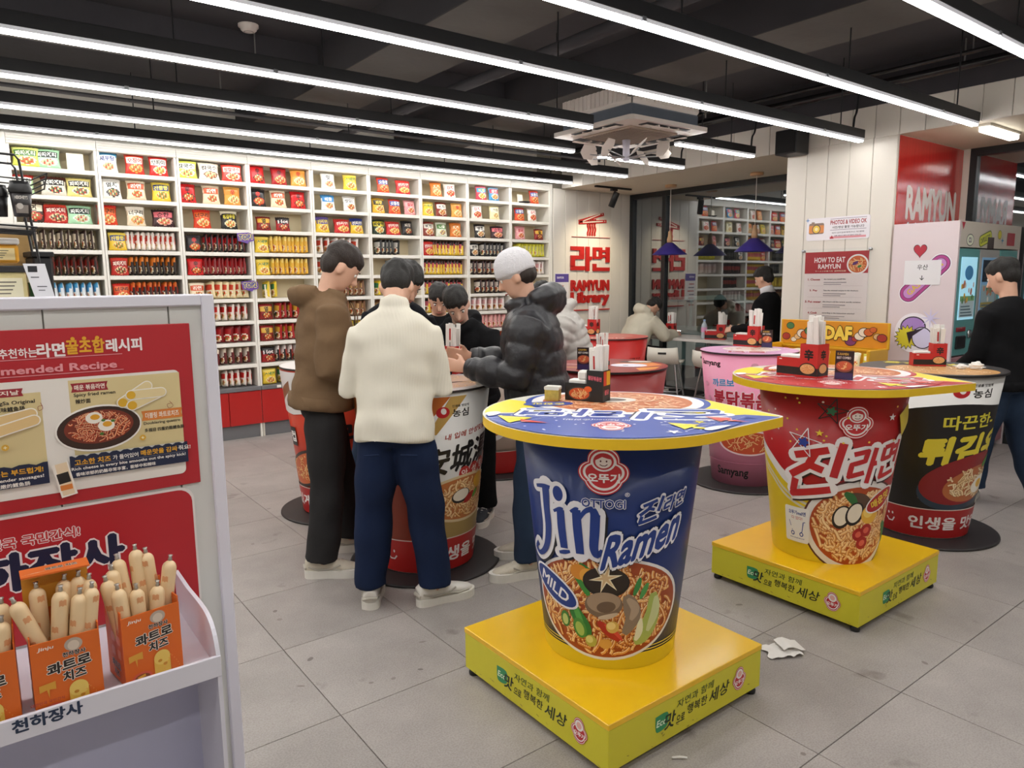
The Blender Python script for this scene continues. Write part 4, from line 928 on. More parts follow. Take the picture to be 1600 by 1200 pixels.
P.ell(0.2, 0.44, 0.06, 0.04, '#2b211c', 22, 0.2); P.ell(0.2, 0.445, 0.052, 0.032, '#e4d8c6', 22, 0.2); P.ell(0.26, 0.42, 0.045, 0.02, '#b02a22', 18, 0.6); P.ell(0.34, 0.5, 0.05, 0.045, '#e0aa3a', 20); P.ell(0.31, 0.43, 0.03, 0.014, '#5f9a3c', 16, 0.8); P.build('printed_bowl_photo', T3)
red_band(T3, CMN, ((0.33, '인생을 맛있게'), (-0.34, '농심'), (-0.8, '인생을 맛')))
P = Print(CMN, CUT); P.rib([(-0.235, 0.115), (-0.215, 0.095), (-0.19, 0.095), (-0.172, 0.115)], 0.009, '#ece4e2'); P.ell(-0.22, 0.14, 0.006, 0.009, '#ece4e2', 10); P.ell(-0.188, 0.14, 0.006, 0.009, '#ece4e2', 10); P.build('printed_smile', T3)
def top3(P):
    P.ell(0, 0, 0.385, 0.385, '#c9c4c4', 48); P.ell(0.05, 0.0, 0.3, 0.3, '#d9b9a4', 40); noodles(P, 0.05, 0.0, 0.29, 0.29, 8, 60, cols=('#e0b088', '#e8c29c'), dark='#c08858', w=0.016)
    for k in range(7): P.rib([(-0.25 + k * 0.03, -0.3 + k * 0.03), (0.05 + k * 0.03, -0.16 + k * 0.02)], 0.012, '#3a3434')
round_lid(T3, 1.032, 0.385, top3)
# red cup at the left
T4 = cup_table('red giant noodle cup table with a white rim, behind the man in a brown hoodie', 2.024, 4.676, **NS, rl=0.39, body='#c23a22', edge='#2c2724', top='#d2ccca')
P = Print(CMN, CUT); P.poly([(-0.942, 0.78), (-0.3, 0.72), (0.1, 0.78), (0.942, 0.74), (0.942, 1.01), (-0.942, 1.01)], '#dedad8'); P.poly([(-0.6, 0.86), (-0.45, 0.78), (-0.3, 0.88), (-0.3, 0.95), (-0.45, 0.86), (-0.6, 0.93)], '#8a5a3c'); P.build('printed_rim', T4)
P = Print(CMN, CUT); P.rect(-0.38, -0.31, 0.5, 0.63, '#1d1a1a'); P.text('컵', -0.345, 0.565, 0.075, '#f2eeea', bold=0.03); P.text('신라면', 0.05, 0.6, 0.15, '#1c1412', w=0.4, bold=0.04); P.ell(-0.25, 0.35, 0.22, 0.12, '#3a2a26', 30, 0.4); P.ell(-0.25, 0.35, 0.2, 0.1, '#c9602e', 30, 0.4)
noodles(P, -0.25, 0.35, 0.17, 0.09, 41, 40); P.build('printed_label', T4)
red_band(T4, CMN, ((0.12, '농심'), (-0.4, '맛있게'), (0.6, '인생을')), '#b01f1e')
round_lid(T4, 1.032, 0.385, lambda P: (P.ell(0, 0, 0.38, 0.38, '#dad6d4', 48), P.ell(0.1, -0.05, 0.26, 0.26, '#c9482c', 36), P.text('辛', 0.1, -0.05, 0.3, '#221816', bold=0.05, rot=PI)))
# pink cup
T5 = cup_table('pink giant noodle cup table with SAMYANG lettering', 4.82, 3.3, 0.25, 0.36, 0.014, 1.03, 0.368, '#d98aa6', '#3a2a30', '#d9a0bc')
CM5 = cone_map(0.25, 0.36, 0.014, 1.03); P = Print(CM5, CUT)
P.text('Samyang', -0.11, 0.115, 0.085, '#1e1618', w=0.29, bold=0.03); P.text('Samyang', -0.28, 0.955, 0.055, '#1e1618', w=0.2, bold=0.03)
P.text('까르보', -0.17, 0.815, 0.06, '#3f86c4', w=0.17, bold=0.03, slope=0.06, out=[(0.03, '#f2e9ee')]); P.text('불닭볶음면', 0.0, 0.69, 0.13, '#b5283c', w=0.5, bold=0.035, slope=-0.03, out=[(0.045, '#f0e2e8')])
P.text('고소한 크림과 매운맛', 0.05, 0.595, 0.028, '#6a3a4a', w=0.3); P.ell(0.02, 0.36, 0.24, 0.1, '#f0d8dc', 30); P.ell(0.02, 0.36, 0.22, 0.088, '#c9502e', 30)
noodles(P, 0.02, 0.36, 0.2, 0.08, 51, 40, cols=('#e08a4a', '#eaa868'))
for k in range(16):
    a = rnd.uniform(-0.5, 0.6), rnd.uniform(0.12, 0.98); P.ell(a[0], a[1], 0.022, 0.018, '#e4a2ba', 12)
P.rect(-0.942, 0.942, 0.195, 0.2, '#c97a96'); P.build('printed_label', T5)
def top5(P):
    P.ell(0, 0, 0.36, 0.36, '#d7a3c6', 48); P.ell(0.02, 0.06, 0.22, 0.2, '#eee0d8', 36); noodles(P, 0.02, 0.06, 0.2, 0.18, 9, 50, cols=('#e0a0a0', '#ecc0b0')); P.text('불닭', -0.02, -0.2, 0.1, '#b5283c', w=0.3, bold=0.03, rot=PI, out=[(0.05, '#f4e8ee')])
round_lid(T5, 1.042, 0.36, top5)
# black cup at the right
T6 = cup_table('black giant noodle cup table with yellow lettering beside the red and yellow cup', 4.747, 1.938, 0.256, 0.385, 0.014, 1.02, 0.405, '#d9d7d4', '#1e1c1c', '#2a2727')
CM6 = cone_map(0.256, 0.385, 0.014, 1.02); P = Print(CM6, CUT)
P.poly([(-0.942, 0.2), (0.942, 0.2)] + smooth([(0.942, 0.78), (0.6, 0.82), (0.36, 0.845), (0.15, 0.862), (-0.05, 0.83), (-0.3, 0.76), (-0.942, 0.74)], 5), '#191718'); P.build('printed_black_field', T6)
P = Print(CM6, CUT); maker_logo(P, (0.132, 0.93)[0], 0.935, 1.25); P.build('printed_maker_logo', T6); P = Print(CM6, CUT); P.text('따끈한-', 0.215, 0.755, 0.088, '#d9cf3e', w=0.29, bold=0.02, slope=0.08); P.build('printed_line', T6); P = Print(CM6, CUT); P.text('튀김우동', 0.31, 0.6, 0.18, '#e3d23a', w=0.68, bold=0.055, slope=0.12, shear=0.15); P.build('printed_title', T6); P = Print(CM6, CUT); P.text('조리예', 0.005, 0.275, 0.02, '#7a5a4a', w=0.06); P.build('printed_lettering', T6)
P = Print(CM6, CUT); bc = (0.27, 0.37); P.ell(bc[0], bc[1], 0.31, 0.155, '#2c3a4a', 40, 0.25); P.ell(bc[0], bc[1] + 0.03, 0.3, 0.15, '#8c1f22', 40, 0.25); P.ell(bc[0] + 0.04, bc[1], 0.21, 0.105, '#b8693a', 36, 0.25)
noodles(P, bc[0] + 0.04, bc[1], 0.2, 0.1, 61, 120, cols=('#e8cfa0', '#f0dcb4', '#d9b680'), dark='#9a6030', w=0.014)
P.ell(0.36, 0.36, 0.075, 0.05, '#efe9dc', 24, 0.5); P.ell(0.365, 0.362, 0.034, 0.028, '#e6b43a', 18); leaf([(0.36, 0.47), (0.41, 0.5), (0.46, 0.53)], 0.05, '#4f8a3a'); P.build('printed_bowl_photo', T6)
red_band(T6, CM6, ((0.24, '인생을 맛있게'), (-0.45, '농심'), (-0.8, '인생')), '#a81e1f', 0.2)
P = Print(CM6, CUT); P.rib([(-0.215, 0.11), (-0.2, 0.09), (-0.175, 0.09), (-0.16, 0.115)], 0.009, '#ece4e2'); P.ell(-0.2, 0.14, 0.006, 0.009, '#ece4e2', 10); P.ell(-0.172, 0.142, 0.006, 0.009, '#ece4e2', 10); P.build('printed_smile', T6)
def top6(P):
    P.ell(0, 0, 0.398, 0.398, '#3a3838', 48); P.ell(0.05, -0.1, 0.3, 0.24, '#c9985e', 40); noodles(P, 0.05, -0.1, 0.28, 0.22, 12, 60, cols=('#dcb078', '#e6c494'), w=0.016); P.text('튀김우동', -0.06, 0.2, 0.12, '#d9c93a', w=0.44, bold=0.04, rot=PI); P.ell(0.2, 0.14, 0.09, 0.07, '#e6ded8', 24)
round_lid(T6, 1.032, 0.398, top6)
# dark red cup behind the blue one
T7 = cup_table('dark red giant noodle cup table behind the blue cup', 3.34, 3.36, **NS, rl=0.392, body='#7e1617', edge='#1a1616', top='#8e2a26')
P = Print(CMN, CUT); P.rib([(-0.25, 0.81), (0.3, 0.81)], 0.008, '#c98a3a', cut=0.03); P.rib([(0.12, 0.83), (0.34, 0.86)], 0.006, '#c98a3a', cut=0.03); P.text('辛', 0.0, 0.6, 0.25, '#1a1211', bold=0.05); P.build('printed_label', T7)
red_band(T7, CMN, ((0.3, '인생을 맛있게'), (-0.4, '농심')), '#a01c1c')
def top7(P):
    P.ell(0, 0, 0.385, 0.385, '#8a2624', 48); P.poly([(0.05, 0.1), (0.3, 0.18), (0.36, 0.02), (0.22, -0.1)], '#d9803a'); P.poly([(0.18, -0.16), (0.34, -0.06), (0.3, -0.2), (0.2, -0.28)], '#d9903e'); P.ell(0.14, 0.0, 0.12, 0.09, '#e0dcea', 28); P.ell(0.12, 0.0, 0.02, 0.012, '#2a2422', 12); P.ell(0.2, 0.2, 0.12, 0.06, '#2e2a28', 24); P.ell(0.22, 0.21, 0.08, 0.035, '#e4dcd2', 20); P.rib([(-0.3, -0.12), (0.0, -0.2)], 0.02, '#d9b83a'); P.rib([(-0.3, 0.05), (-0.1, 0.0)], 0.02, '#e4c8c0')
round_lid(T7, 1.032, 0.385, top7)
# red cup further back
T8 = cup_table('bright red giant noodle cup table nearest the window counter', 5.086, 5.104, **NS, rl=0.392, body='#b52320', edge='#3a2220', top='#c2504a')
P = Print(CMN, CUT); maker_logo(P, 0.12, 0.8, 1.3, '#2a1614', '#e9dcd8'); P.text('辛', -0.1, 0.55, 0.25, '#1a1211', bold=0.05); P.build('printed_label', T8)
red_band(T8, CMN, ((0.3, '인생을 맛있게'), (-0.4, '농심')))
round_lid(T8, 1.032, 0.385, lambda P: (P.ell(0, 0, 0.385, 0.385, '#c05a50', 48), P.ell(0, 0.05, 0.25, 0.25, '#c9766a', 36), P.text('신라면', 0, -0.22, 0.1, '#e8d2c8', w=0.34, bold=0.03, rot=PI)))
# white cup of which only the foot shows
T9 = cup_table('giant noodle cup table behind the man in the black puffer jacket', 3.5, 4.87, **NS, rl=0.392, body='#d2bfae', edge='#2c2724', top='#cfcac8')
P = Print(CMN, CUT); P.ell(-0.2, 0.46, 0.34, 0.2, '#e6e0dc', 40); P.ell(-0.2, 0.48, 0.32, 0.18, '#b5602c', 40); noodles(P, -0.2, 0.48, 0.3, 0.17, 71, 110, w=0.016)
for k in range(7): P.ell(-0.4 + 0.08 * k, 0.52 + 0.03 * math.sin(k * 2), 0.04, 0.02, '#ded6d0', 14, k)
P.build('printed_bowl_photo', T9)
red_band(T9, CMN, ((-0.25, '을 맛있'), (0.4, '인생을')))
# ================================================================ display stand in the left foreground
STW = mat('stand_white_foamboard', '#dcdae4', 0.4, var=0.02); STG = mat('stand_board_grey_white', '#d3d3cf', 0.45, var=0.03)
BY = 1.755
ds = thing('display_stand', 'white promotional stand with a red recipe poster and a sausage tray', 'display stand', (0, 0, 0))
MB().box(-0.75, 0.456, BY + 0.006, BY + 0.05, 0, 1.556, mat('stand_groove', '#8f8d88', 0.7, var=0.05)).build('back_board', ds)
xs = [-0.75, 0.123 - 0.48, 0.123 - 0.24, 0.123, 0.361, 0.436]
for a, b in zip(xs, xs[1:]):
    MB().box(a + 0.0015, b - 0.0015, BY, BY + 0.008, 0.02, 1.545, STG, b=0.001).build('plank', ds)
MB().box(0.43, 0.458, BY - 0.012, BY + 0.055, 0, 1.566, STW, b=0.003).build('end_post', ds)
MB().box(-0.75, 0.43, BY - 0.012, BY + 0.055, 1.54, 1.566, STW, b=0.003).build('top_rail', ds)
tr = MB().box(-0.75, 0.334, 1.42, BY, 0.82, 0.832, STW).build('tray', ds)
MB().box(-0.75, 0.338, 1.412, 1.42, 0.815, 0.858, STW, b=0.001).build('tray_lip', ds)
pts = [(BY, 0.0), (BY, 0.921 + 0.005)] + smooth([(1.64, 0.922), (1.5, 0.925), (1.44, 0.905), (1.414, 0.858)], 4) + [(1.414, 0.0)]
MB().prism(pts, 0.33, 0.338, STW, 'x').build('side_panel', ds); MB().prism(pts, -0.758, -0.75, STW, 'x').build('side_panel', ds)
MB().box(-0.75, 0.33, 1.60, 1.61, 0.0, 0.82, mat('stand_lavender_inner', '#bfc0d8', 0.5, var=0.03)).build('inner_panel', ds)
MB().box(-0.75, 0.33, 1.43, 1.60, 0.40, 0.41, STW).build('lower_shelf', ds)
# recipe poster
P = Print(fm_y(BY - 0.012), e0=0.0); RED = '#b2232c'; NAVY = '#1b2440'; CR = '#e8e2da'
px0, px1, pz1, pz0 = -0.55, 0.402, 1.501, 1.127
pb = MB().box(px0, px1, BY - 0.006, BY - 0.001, pz0, pz1, pr(RED), b=0.001).build('recipe_poster', ds)
P = Print(fm_y(BY - 0.0065), e0=0.0003, de=0.0001)
T_ = lambda t, a, b, h, c, **k: P.text(t, a[0], a[1], h, c, **k)
P.text('추천하는', 0.074, 1.454, 0.02, '#f2e6e4', w=0.065, bold=0.02)
P.text('라면', 0.131, 1.457, 0.03, '#f2e6e4', w=0.05, bold=0.035); P.text('꿀조합', 0.193, 1.461, 0.031, '#e0a42c', w=0.072, bold=0.035); P.text('레시피', 0.266, 1.46, 0.029, '#f2e6e4', w=0.07, bold=0.035)
for q_ in ((0.171, 1.478), (0.192, 1.478), (0.216, 1.478)): P.ell(q_[0], q_[1], 0.004, 0.004, '#e0a42c', 12)
P.text('Recommended Recipe', 0.249, 1.417, 0.021, '#e3949a', w=0.3, bold=0.03, al='r')
for z in (1.44, 1.408 - 0.002): P.rect(px0 + 0.03, 0.261, z, z + 0.0015, '#e3949a')
P.rect(px0 + 0.02, 0.378 - 0.006, pz0 + 0.028, 1.397, CR, r=0.012)
P.rect(0.155, 0.372, 1.23, 1.387 + 0.004, '#d9c693'); P.rect(-0.1, 0.105, 1.221, 1.372, '#d9c693')
def flag(a, b, t, col, c='#f2e6d8'):
    P.poly([(a[0], b[1]), (b[0], b[1]), (b[0] - 0.003, (a[1] + b[1]) / 2), (b[0], a[1]), (a[0], a[1]), (a[0] + 0.003, (a[1] + b[1]) / 2)], col); P.text(t, (a[0] + b[0]) / 2, (a[1] + b[1]) / 2, abs(a[1] - b[1]) * 0.6, c, w=(b[0] - a[0]) * 0.82)
flag((0.159, 1.384), (0.228, 1.365), '매운 볶음라면', '#9a2a34'); flag((-0.003, 1.383), (0.076, 1.367), '오리지날', '#9a2a34'); flag((0.288, 1.31), (0.373, 1.288), '더블링 콰트로치즈', '#d9803a')
P.text('Spicy fried ramen', 0.202, 1.358, 0.0095, '#2a2622', w=0.078); P.text('辣炒面', 0.179, 1.345, 0.01, '#2a2622', w=0.028, bold=0.02)
P.text('TianXiangSa Original', 0.094, 1.354, 0.01, '#2a2622', w=0.105, al='r'); P.text('原味鱈鱼肠', 0.076, 1.342, 0.01, '#2a2622', w=0.05, al='r', bold=0.02)
P.text('Doublering quattro', 0.329, 1.281, 0.008, '#2a2622', w=0.076); P.text('多福迎 四重奶酪鱈鱼肠', 0.333, 1.266, 0.0085, '#2a2622', w=0.082, bold=0.02)
bx, bz = (0.205, 1.284); P.ell(bx, bz, 0.082, 0.05, '#f0ebe4', 40, 0.06); P.ell(bx, bz, 0.079, 0.046, '#3a241c', 40, 0.06); P.ell(bx, bz + 0.003, 0.066, 0.036, '#7a3020', 36, 0.06)
noodles(P, bx, bz + 0.003, 0.062, 0.034, 77, 190, cols=('#c9502c', '#d9683a', '#b8401f'), dark='#7a2412', w=0.0042)
for q_, y_ in (((0.196, 1.307), 0), ((0.218, 1.288), 1)): P.ell(q_[0], q_[1], 0.016, 0.0125, '#efe6da', 24); P.ell(q_[0] + 0.002, q_[1] + 0.003 * (1 if y_ else 0.5), 0.009, 0.006, '#e0a02c', 18)
for q_ in ((0.208, 1.271), (0.213, 1.3), (0.231, 1.297)): P.ell(q_[0], q_[1], 0.004, 0.003, '#4a7a34', 10)
def sausage2d(a, b, w, o='#efe4cf', col='#e3cf9c', tipc=None):
    P.rib([a, b], w * 1.25, '#f3ece0'); P.ell(b[0], b[1], w * .62, w * .62, '#f3ece0', 18); P.ell(a[0], a[1], w * .62, w * .62, '#f3ece0', 18)
    P.rib([a, b], w, col); P.ell(b[0], b[1], w * .5, w * .5, col, 18); P.ell(a[0], a[1], w * .5, w * .5, tipc or col, 18)
for a, b in (((0.253, 1.334), (0.303, 1.366)), ((0.271, 1.326), (0.324, 1.348))): sausage2d(a, b, 0.019, tipc='#d9a82c')
sausage2d((0.27, 1.349), (0.331, 1.35), 0.018, tipc='#d9a82c')
for a, b in (((0.001, 1.314), (0.085, 1.33)), ((-0.001, 1.292), (0.089, 1.316))): sausage2d(a, b, 0.019, col='#e0bf86')
for q_ in ((0.286, 1.252), (0.036, 1.266)): P.ell(q_[0], q_[1], 0.0065, 0.0065, '#d9a83c', 16); P.text('+', q_[0], q_[1], 0.006, '#f2e6c0', bold=0.03)
P.rib(smooth([(0.346, 1.328), (0.353, 1.317), (0.344, 1.312), (0.341, 1.321), (0.351, 1.323)], 4), 0.001, '#9a4a3a'); P.rib(smooth([(0.103, 1.351), (0.106, 1.339), (0.099, 1.335), (0.098, 1.343), (0.106, 1.345)], 4), 0.001, '#9a4a3a')
def wavy(x0, x1, z0, z1):
    n = 11; pts = [(x0, z0), (x1, z0), (x1, z1)]
    for i in range(n):
        xa = x1 + (x0 - x1) * (i + 0.5) / n; pts += [(xa + (x1 - x0) / n * 0.3, z1), (xa, z1 - 0.004), (xa - (x1 - x0) / n * 0.3, z1)]
    P.poly(pts + [(x0, z1)], NAVY)
wx0, wx1 = 0.144, 0.377; wz1, wz0 = 1.231, 1.183
wavy(wx0, wx1, wz0, wz1); wavy(-0.35, 0.105, wz0 - 0.002, wz1 - 0.004)
P.text('고소한 치즈', wx0 + 0.042, wz1 - 0.0155, 0.013, '#e0a42c', w=0.068, bold=0.03); P.text('가 들어있어', wx0 + 0.105, wz1 - 0.015, 0.0105, '#efe9e2', w=0.05, bold=0.02); P.text('매운맛을 감싸', wx0 + 0.173, wz1 - 0.0135, 0.0125, '#e0a42c', w=0.076, bold=0.03); P.text('줘요!', wx0 + 0.226, wz1 - 0.013, 0.011, '#efe9e2', w=0.026, bold=0.02)
P.text('Rich cheese in every bite smooths out the spicy kick!', (wx0 + wx1) / 2 - 0.002, wz1 - 0.0295, 0.0085, '#efe9e2', w=0.226); P.text('香味浓郁的奶酪非常丰富，能够中和辣味', wx0 + 0.086, wz1 - 0.041, 0.0085, '#efe9e2', w=0.155)
P.rect(wx0 + 0.006, wx1 - 0.006, wz1 - 0.0232, wz1 - 0.0226, '#8a8a9a')
P.text('치는 부드럽게!', 0.096, wz1 - 0.018, 0.0125, '#e0a42c', w=0.085, al='r', bold=0.03); P.text('and tender sausages!', 0.096, wz1 - 0.033, 0.0088, '#efe9e2', w=0.1, al='r'); P.text('柔嫩的鱈鱼肠', 0.071, wz1 - 0.044, 0.0088, '#efe9e2', w=0.06, al='r')
P.rib([(0.125, 1.219), (0.138, 1.147)], 0.03, '#f0e8de'); P.rib([(0.127, 1.219), (0.137, 1.15)], 0.022, '#e6cfae'); P.rib([(0.128, 1.198), (0.132, 1.176)], 0.022, '#25201e'); P.rib([(0.133, 1.172), (0.134, 1.161)], 0.022, '#d9803a')
P.build('printed_recipe', pb)
# red product sign under the poster
sg = MB(); R2 = [(-0.6, 0.84)] + [(0.385, 0.84)] + rrect(-0.6, 0.385, 0.84, 1.123 - 0.002, 0.03)[:6] + [(-0.6, 1.123 - 0.002)]
sg.prism(R2, BY - 0.005, BY - 0.001, pr('#e6dfdc'), 'y'); sg = sg.build('product_sign', ds)
P = Print(fm_y(BY - 0.0055), e0=0.0002, de=0.0001); P.poly([(a - 0.005 if a > 0 else a, b - 0.005 if b > 0.9 else b) for a, b in R2], RED)
P.text('대한민국 국민간식!', 0.15, 1.064, 0.024, '#c23a3c', w=0.21, al='r', bold=0.03, out=[(0.06, '#ece4e2')])
P.text('천하장사', 0.233, 1.002, 0.085, NAVY, w=0.36, al='r', bold=0.05, out=[(0.045, '#ece4e2')]); P.build('printed_sign', sg)
P = Print(fm_y(1.4115), e0=0.0002, de=0.0001); P.text('천하장사', 0.047, 0.845 - 0.002, 0.025, '#273550', w=0.105, bold=0.035); P.text('대한민국 국민간식', 0.049, 0.87 + 0.001, 0.006, '#b5473a', w=0.05); P.build('printed_lip', ds)
# sausage cartons and sausages
ORA = mat('orange_carton', '#dd6a22', 0.45, var=0.03); CARD_ = mat('grey_card_inside', '#c9c2b6', 0.7, var=0.03)
def carton(x, y, rz, label, flap=True, w=0.106, d=0.09, h=0.138):
    t = thing('sausage_carton', label, 'carton', (x, y, 0.833), rz, 'orange sausage cartons in the tray')
    c = MB(); k = 0.002
    c.box(-w / 2, w / 2, 0, k, 0, h, ORA).box(-w / 2, -w / 2 + k, k, d, 0, h + 0.012, ORA).box(w / 2 - k, w / 2, k, d, 0, h + 0.012, ORA).box(-w / 2, w / 2, d - k, d, 0, h + 0.03, ORA).box(-w / 2, w / 2, k, d - k, 0, k, CARD_)
    c.build('carton', t)
    if flap:
        f = MB().box(-w / 2 + 0.001, w / 2 - 0.001, d - 0.004, d - 0.001, h + 0.03, h + 0.105, mat('yellow_carton_inside', '#e0a036', 0.5, var=0.03)); f.box(-w / 2, w / 2, d - 0.045, d, h + 0.105, h + 0.108, ORA); f.build('lid_flap', t)
        P = Print(lambda u, v, e: (u, d - 0.045 + v * 0.045, h + 0.108 + e), e0=0.0003, de=0.0001); P.text('Jinju', -0.03, 0.3, 0.12, '#f2e2d0', w=0.02, shear=0.2); P.text('콰트로 치즈', 0.01, 0.5, 0.3, '#3a2a22', w=0.05, bold=0.04, out=[(0.05, '#efe6da')]); P.build('printed_flap', t)
    P = Print(lambda u, v, e: (u, -e, v), e0=0.0004, de=0.0001)
    P.text('Jinju', -0.03, h - 0.012, 0.008, '#f2e6da', w=0.024, shear=0.2, bold=0.02); P.ell(0.012, h - 0.016, 0.014, 0.012, '#b9a898'); P.ell(0.012, h - 0.018, 0.009, 0.009, '#d9c8b6')
    P.text('천하장사', 0.012, h - 0.032, 0.009, '#2a201c', w=0.036, bold=0.04, out=[(0.04, '#ece2d6')])
    P.text('콰트로', 0.003, h - 0.051, 0.022, '#2a201c', w=0.068, bold=0.04, slope=0.08, out=[(0.05, '#f0e6da')]); P.text('치즈', 0.01, h - 0.072, 0.02, '#2a201c', w=0.036, bold=0.04, slope=0.08, out=[(0.05, '#f0e6da')])
    P.poly([(-0.045, h - 0.078), (-0.02, h - 0.075), (-0.02, h - 0.09), (-0.03, h - 0.088), (-0.031, h - 0.104), (-0.034, h - 0.088), (-0.045, h - 0.091)], '#dba03c'); P.rib([(0.014, h - 0.135), (0.014, h - 0.1)], 0.03, '#e0b84e'); P.ell(0.014, h - 0.1, 0.015, 0.015, '#e8c866', 18); P.ell(0.01, h - 0.106, 0.004, 0.003, '#c98a2c', 10); P.ell(0.019, h - 0.115, 0.004, 0.003, '#c98a2c', 10)
    P.ell(-0.024, h - 0.126, 0.018, 0.011, '#d9604a', 20); P.ell(-0.024, h - 0.127, 0.014, 0.008, '#8a4a2a', 18); P.rib([(-0.032, h - 0.126), (-0.018, h - 0.123)], 0.005, '#e3a83c')
    for k_ in range(12): P.star(0.03 + 0.015 * math.sin(k_ * 3), h - 0.1 - 0.003 * k_, 0.0016, '#e89a4a', 4)
    P.build('printed_label', t)
    P = Print(lambda u, v, e: (-w / 2 - e, -u, v), e0=0.0004, de=0.0001)
    for i in range(2):
        for j in range(3): P.rect(-0.03 - 0.03 * i, -0.012 - 0.03 * i, h - 0.03 - 0.028 * j, h - 0.012 - 0.028 * j, '#e6956a', r=0.003)
    P.text('콰트로', -0.042, 0.035, 0.016, '#2a201c', w=0.045, bold=0.04, out=[(0.05, '#f0e6da')]); P.text('치즈', -0.042, 0.018, 0.014, '#2a201c', w=0.028, bold=0.04, out=[(0.05, '#f0e6da')]); P.build('printed_side', t)
    return t
cart = [carton(0.084, 1.432, 0.0, 'orange sausage carton in the middle of the tray, lid flap raised'), carton(0.226, 1.452, 0.16, 'orange sausage carton at the right end of the tray', False), carton(-0.042, 1.436, -0.03, 'orange sausage carton cut by the left edge of the photo', False)]
SAU = mat('pale_sausage_film', '#e6c89c', 0.35, var=0.05, scale=30); SAP = mat('sausage_print_orange', '#d99a6a', 0.4, var=0.05); CLIP = mat('aluminium_clip', '#b9b4ae', 0.3, metal=0.9, var=0.05)
def sausage_mesh():
    m = MB(); L, r = 0.15, 0.0135
    prof = [(0.001, 0), (0.006, 0.004)] + [(r * math.sin(PI / 2 * i / 5), 0.008 + 0.012 * (1 - math.cos(PI / 2 * i / 5))) for i in range(1, 6)] + [(r, L - 0.02)] + [(r * math.cos(PI / 2 * i / 6), L - 0.02 + 0.015 * math.sin(PI / 2 * i / 6)) for i in range(1, 6)] + [(0.0025, L - 0.003)]
    m.lathe(prof, SAU, 14)
    for k in range(7):
        z = 0.03 + k * 0.016; a0 = k * 2.4; vs = []
        for i in range(5):
            for j in range(4): a = a0 + (i - 2) * 0.22; vs.append(((r + 0.0003) * math.cos(a), (r + 0.0003) * math.sin(a), z + (j - 1.5) * 0.0035 + (0.002 if i % 2 else 0)))
        m.add(vs, [(i * 4 + j, i * 4 + j + 1, i * 4 + j + 5, i * 4 + j + 4) for i in range(4) for j in range(3)], SAP, True)
    c = MB().lathe([(0, 0), (0.0038, 0.0), (0.004, 0.004), (0.0028, 0.006), (0.0045, 0.011), (0, 0.0115)], CLIP, 8)
    return m.mesh('sausage'), c.mesh('clip'), L
sm, scl, SL = sausage_mesh()
def sausage(x, y, z, rx, ry, label):
    o = link('sausage', sm, None, (x, y, z)); o.rotation_mode = 'ZXY'; o.rotation_euler = (rx, ry, rnd.uniform(0, 6)); tag(o, label, 'sausage', 'cheese sausages standing in the cartons')
    link('clip', scl, o, (0, 0, SL - 0.005))
HW = ['left end of the front row', 'second in the front row', 'third in the front row', 'right end of the front row']
def fill(ct, nm, spots):
    M = Matrix.Translation(ct.location) @ Matrix.Rotation(ct.rotation_euler.z, 4, 'Z')
    for (x, y, z, tx, ty, lb) in spots:
        p = M @ Vector((x, y, z)); sausage(p.x, p.y, p.z, -ty, tx, 'cheese sausage in the %s carton, %s' % (nm, lb))
fill(cart[0], 'middle', [(-0.02, 0.024, 0.075, -0.32, 0.0, 'leaning far out to the left'), (-0.012, 0.026, 0.07, 0.1, 0.0, 'upright at the front left'), (0.012, 0.02, 0.06, 0.13, 0.0, 'upright at the front centre'), (0.03, 0.022, 0.066, 0.14, 0.0, 'upright at the front right'), (-0.028, 0.056, 0.072, -0.02, 0.05, 'at the back left, beside the flap'), (-0.002, 0.055, 0.076, 0.1, 0.06, 'at the back, left of centre'), (0.02, 0.055, 0.078, 0.1, 0.04, 'at the back, right of centre'), (0.036, 0.052, 0.07, 0.1, 0.02, 'at the back right corner')])
fill(cart[1], 'right-end', [(-0.035, 0.02, 0.045, -0.08, 0.0, 'lowest at the front left'), (-0.012, 0.02, 0.035, -0.02, 0.0, 'low at the front centre'), (0.012, 0.022, 0.03, 0.08, 0.0, 'shortest at the front'), (-0.036, 0.055, 0.07, -0.05, 0.05, 'at the back left corner'), (-0.015, 0.06, 0.085, -0.1, 0.08, 'at the back, second from the left'), (0.008, 0.06, 0.095, -0.03, 0.08, 'tallest, at the back centre'), (0.03, 0.058, 0.085, -0.06, 0.05, 'at the back, right of the tallest'), (0.034, 0.04, 0.068, 0.16, 0.02, 'leaning out to the right'), (-0.036, 0.038, 0.06, -0.16, 0.02, 'leaning left against the middle carton')])
fill(cart[2], 'left-end', [(0.03, 0.02, 0.04, 0.06, 0.0, 'front right corner'), (0.032, 0.05, 0.06, 0.06, 0.03, 'back right corner'), (0.008, 0.022, 0.04, 0.02, 0.0, 'front centre'), (0.006, 0.052, 0.06, 0.02, 0.03, 'back centre')])
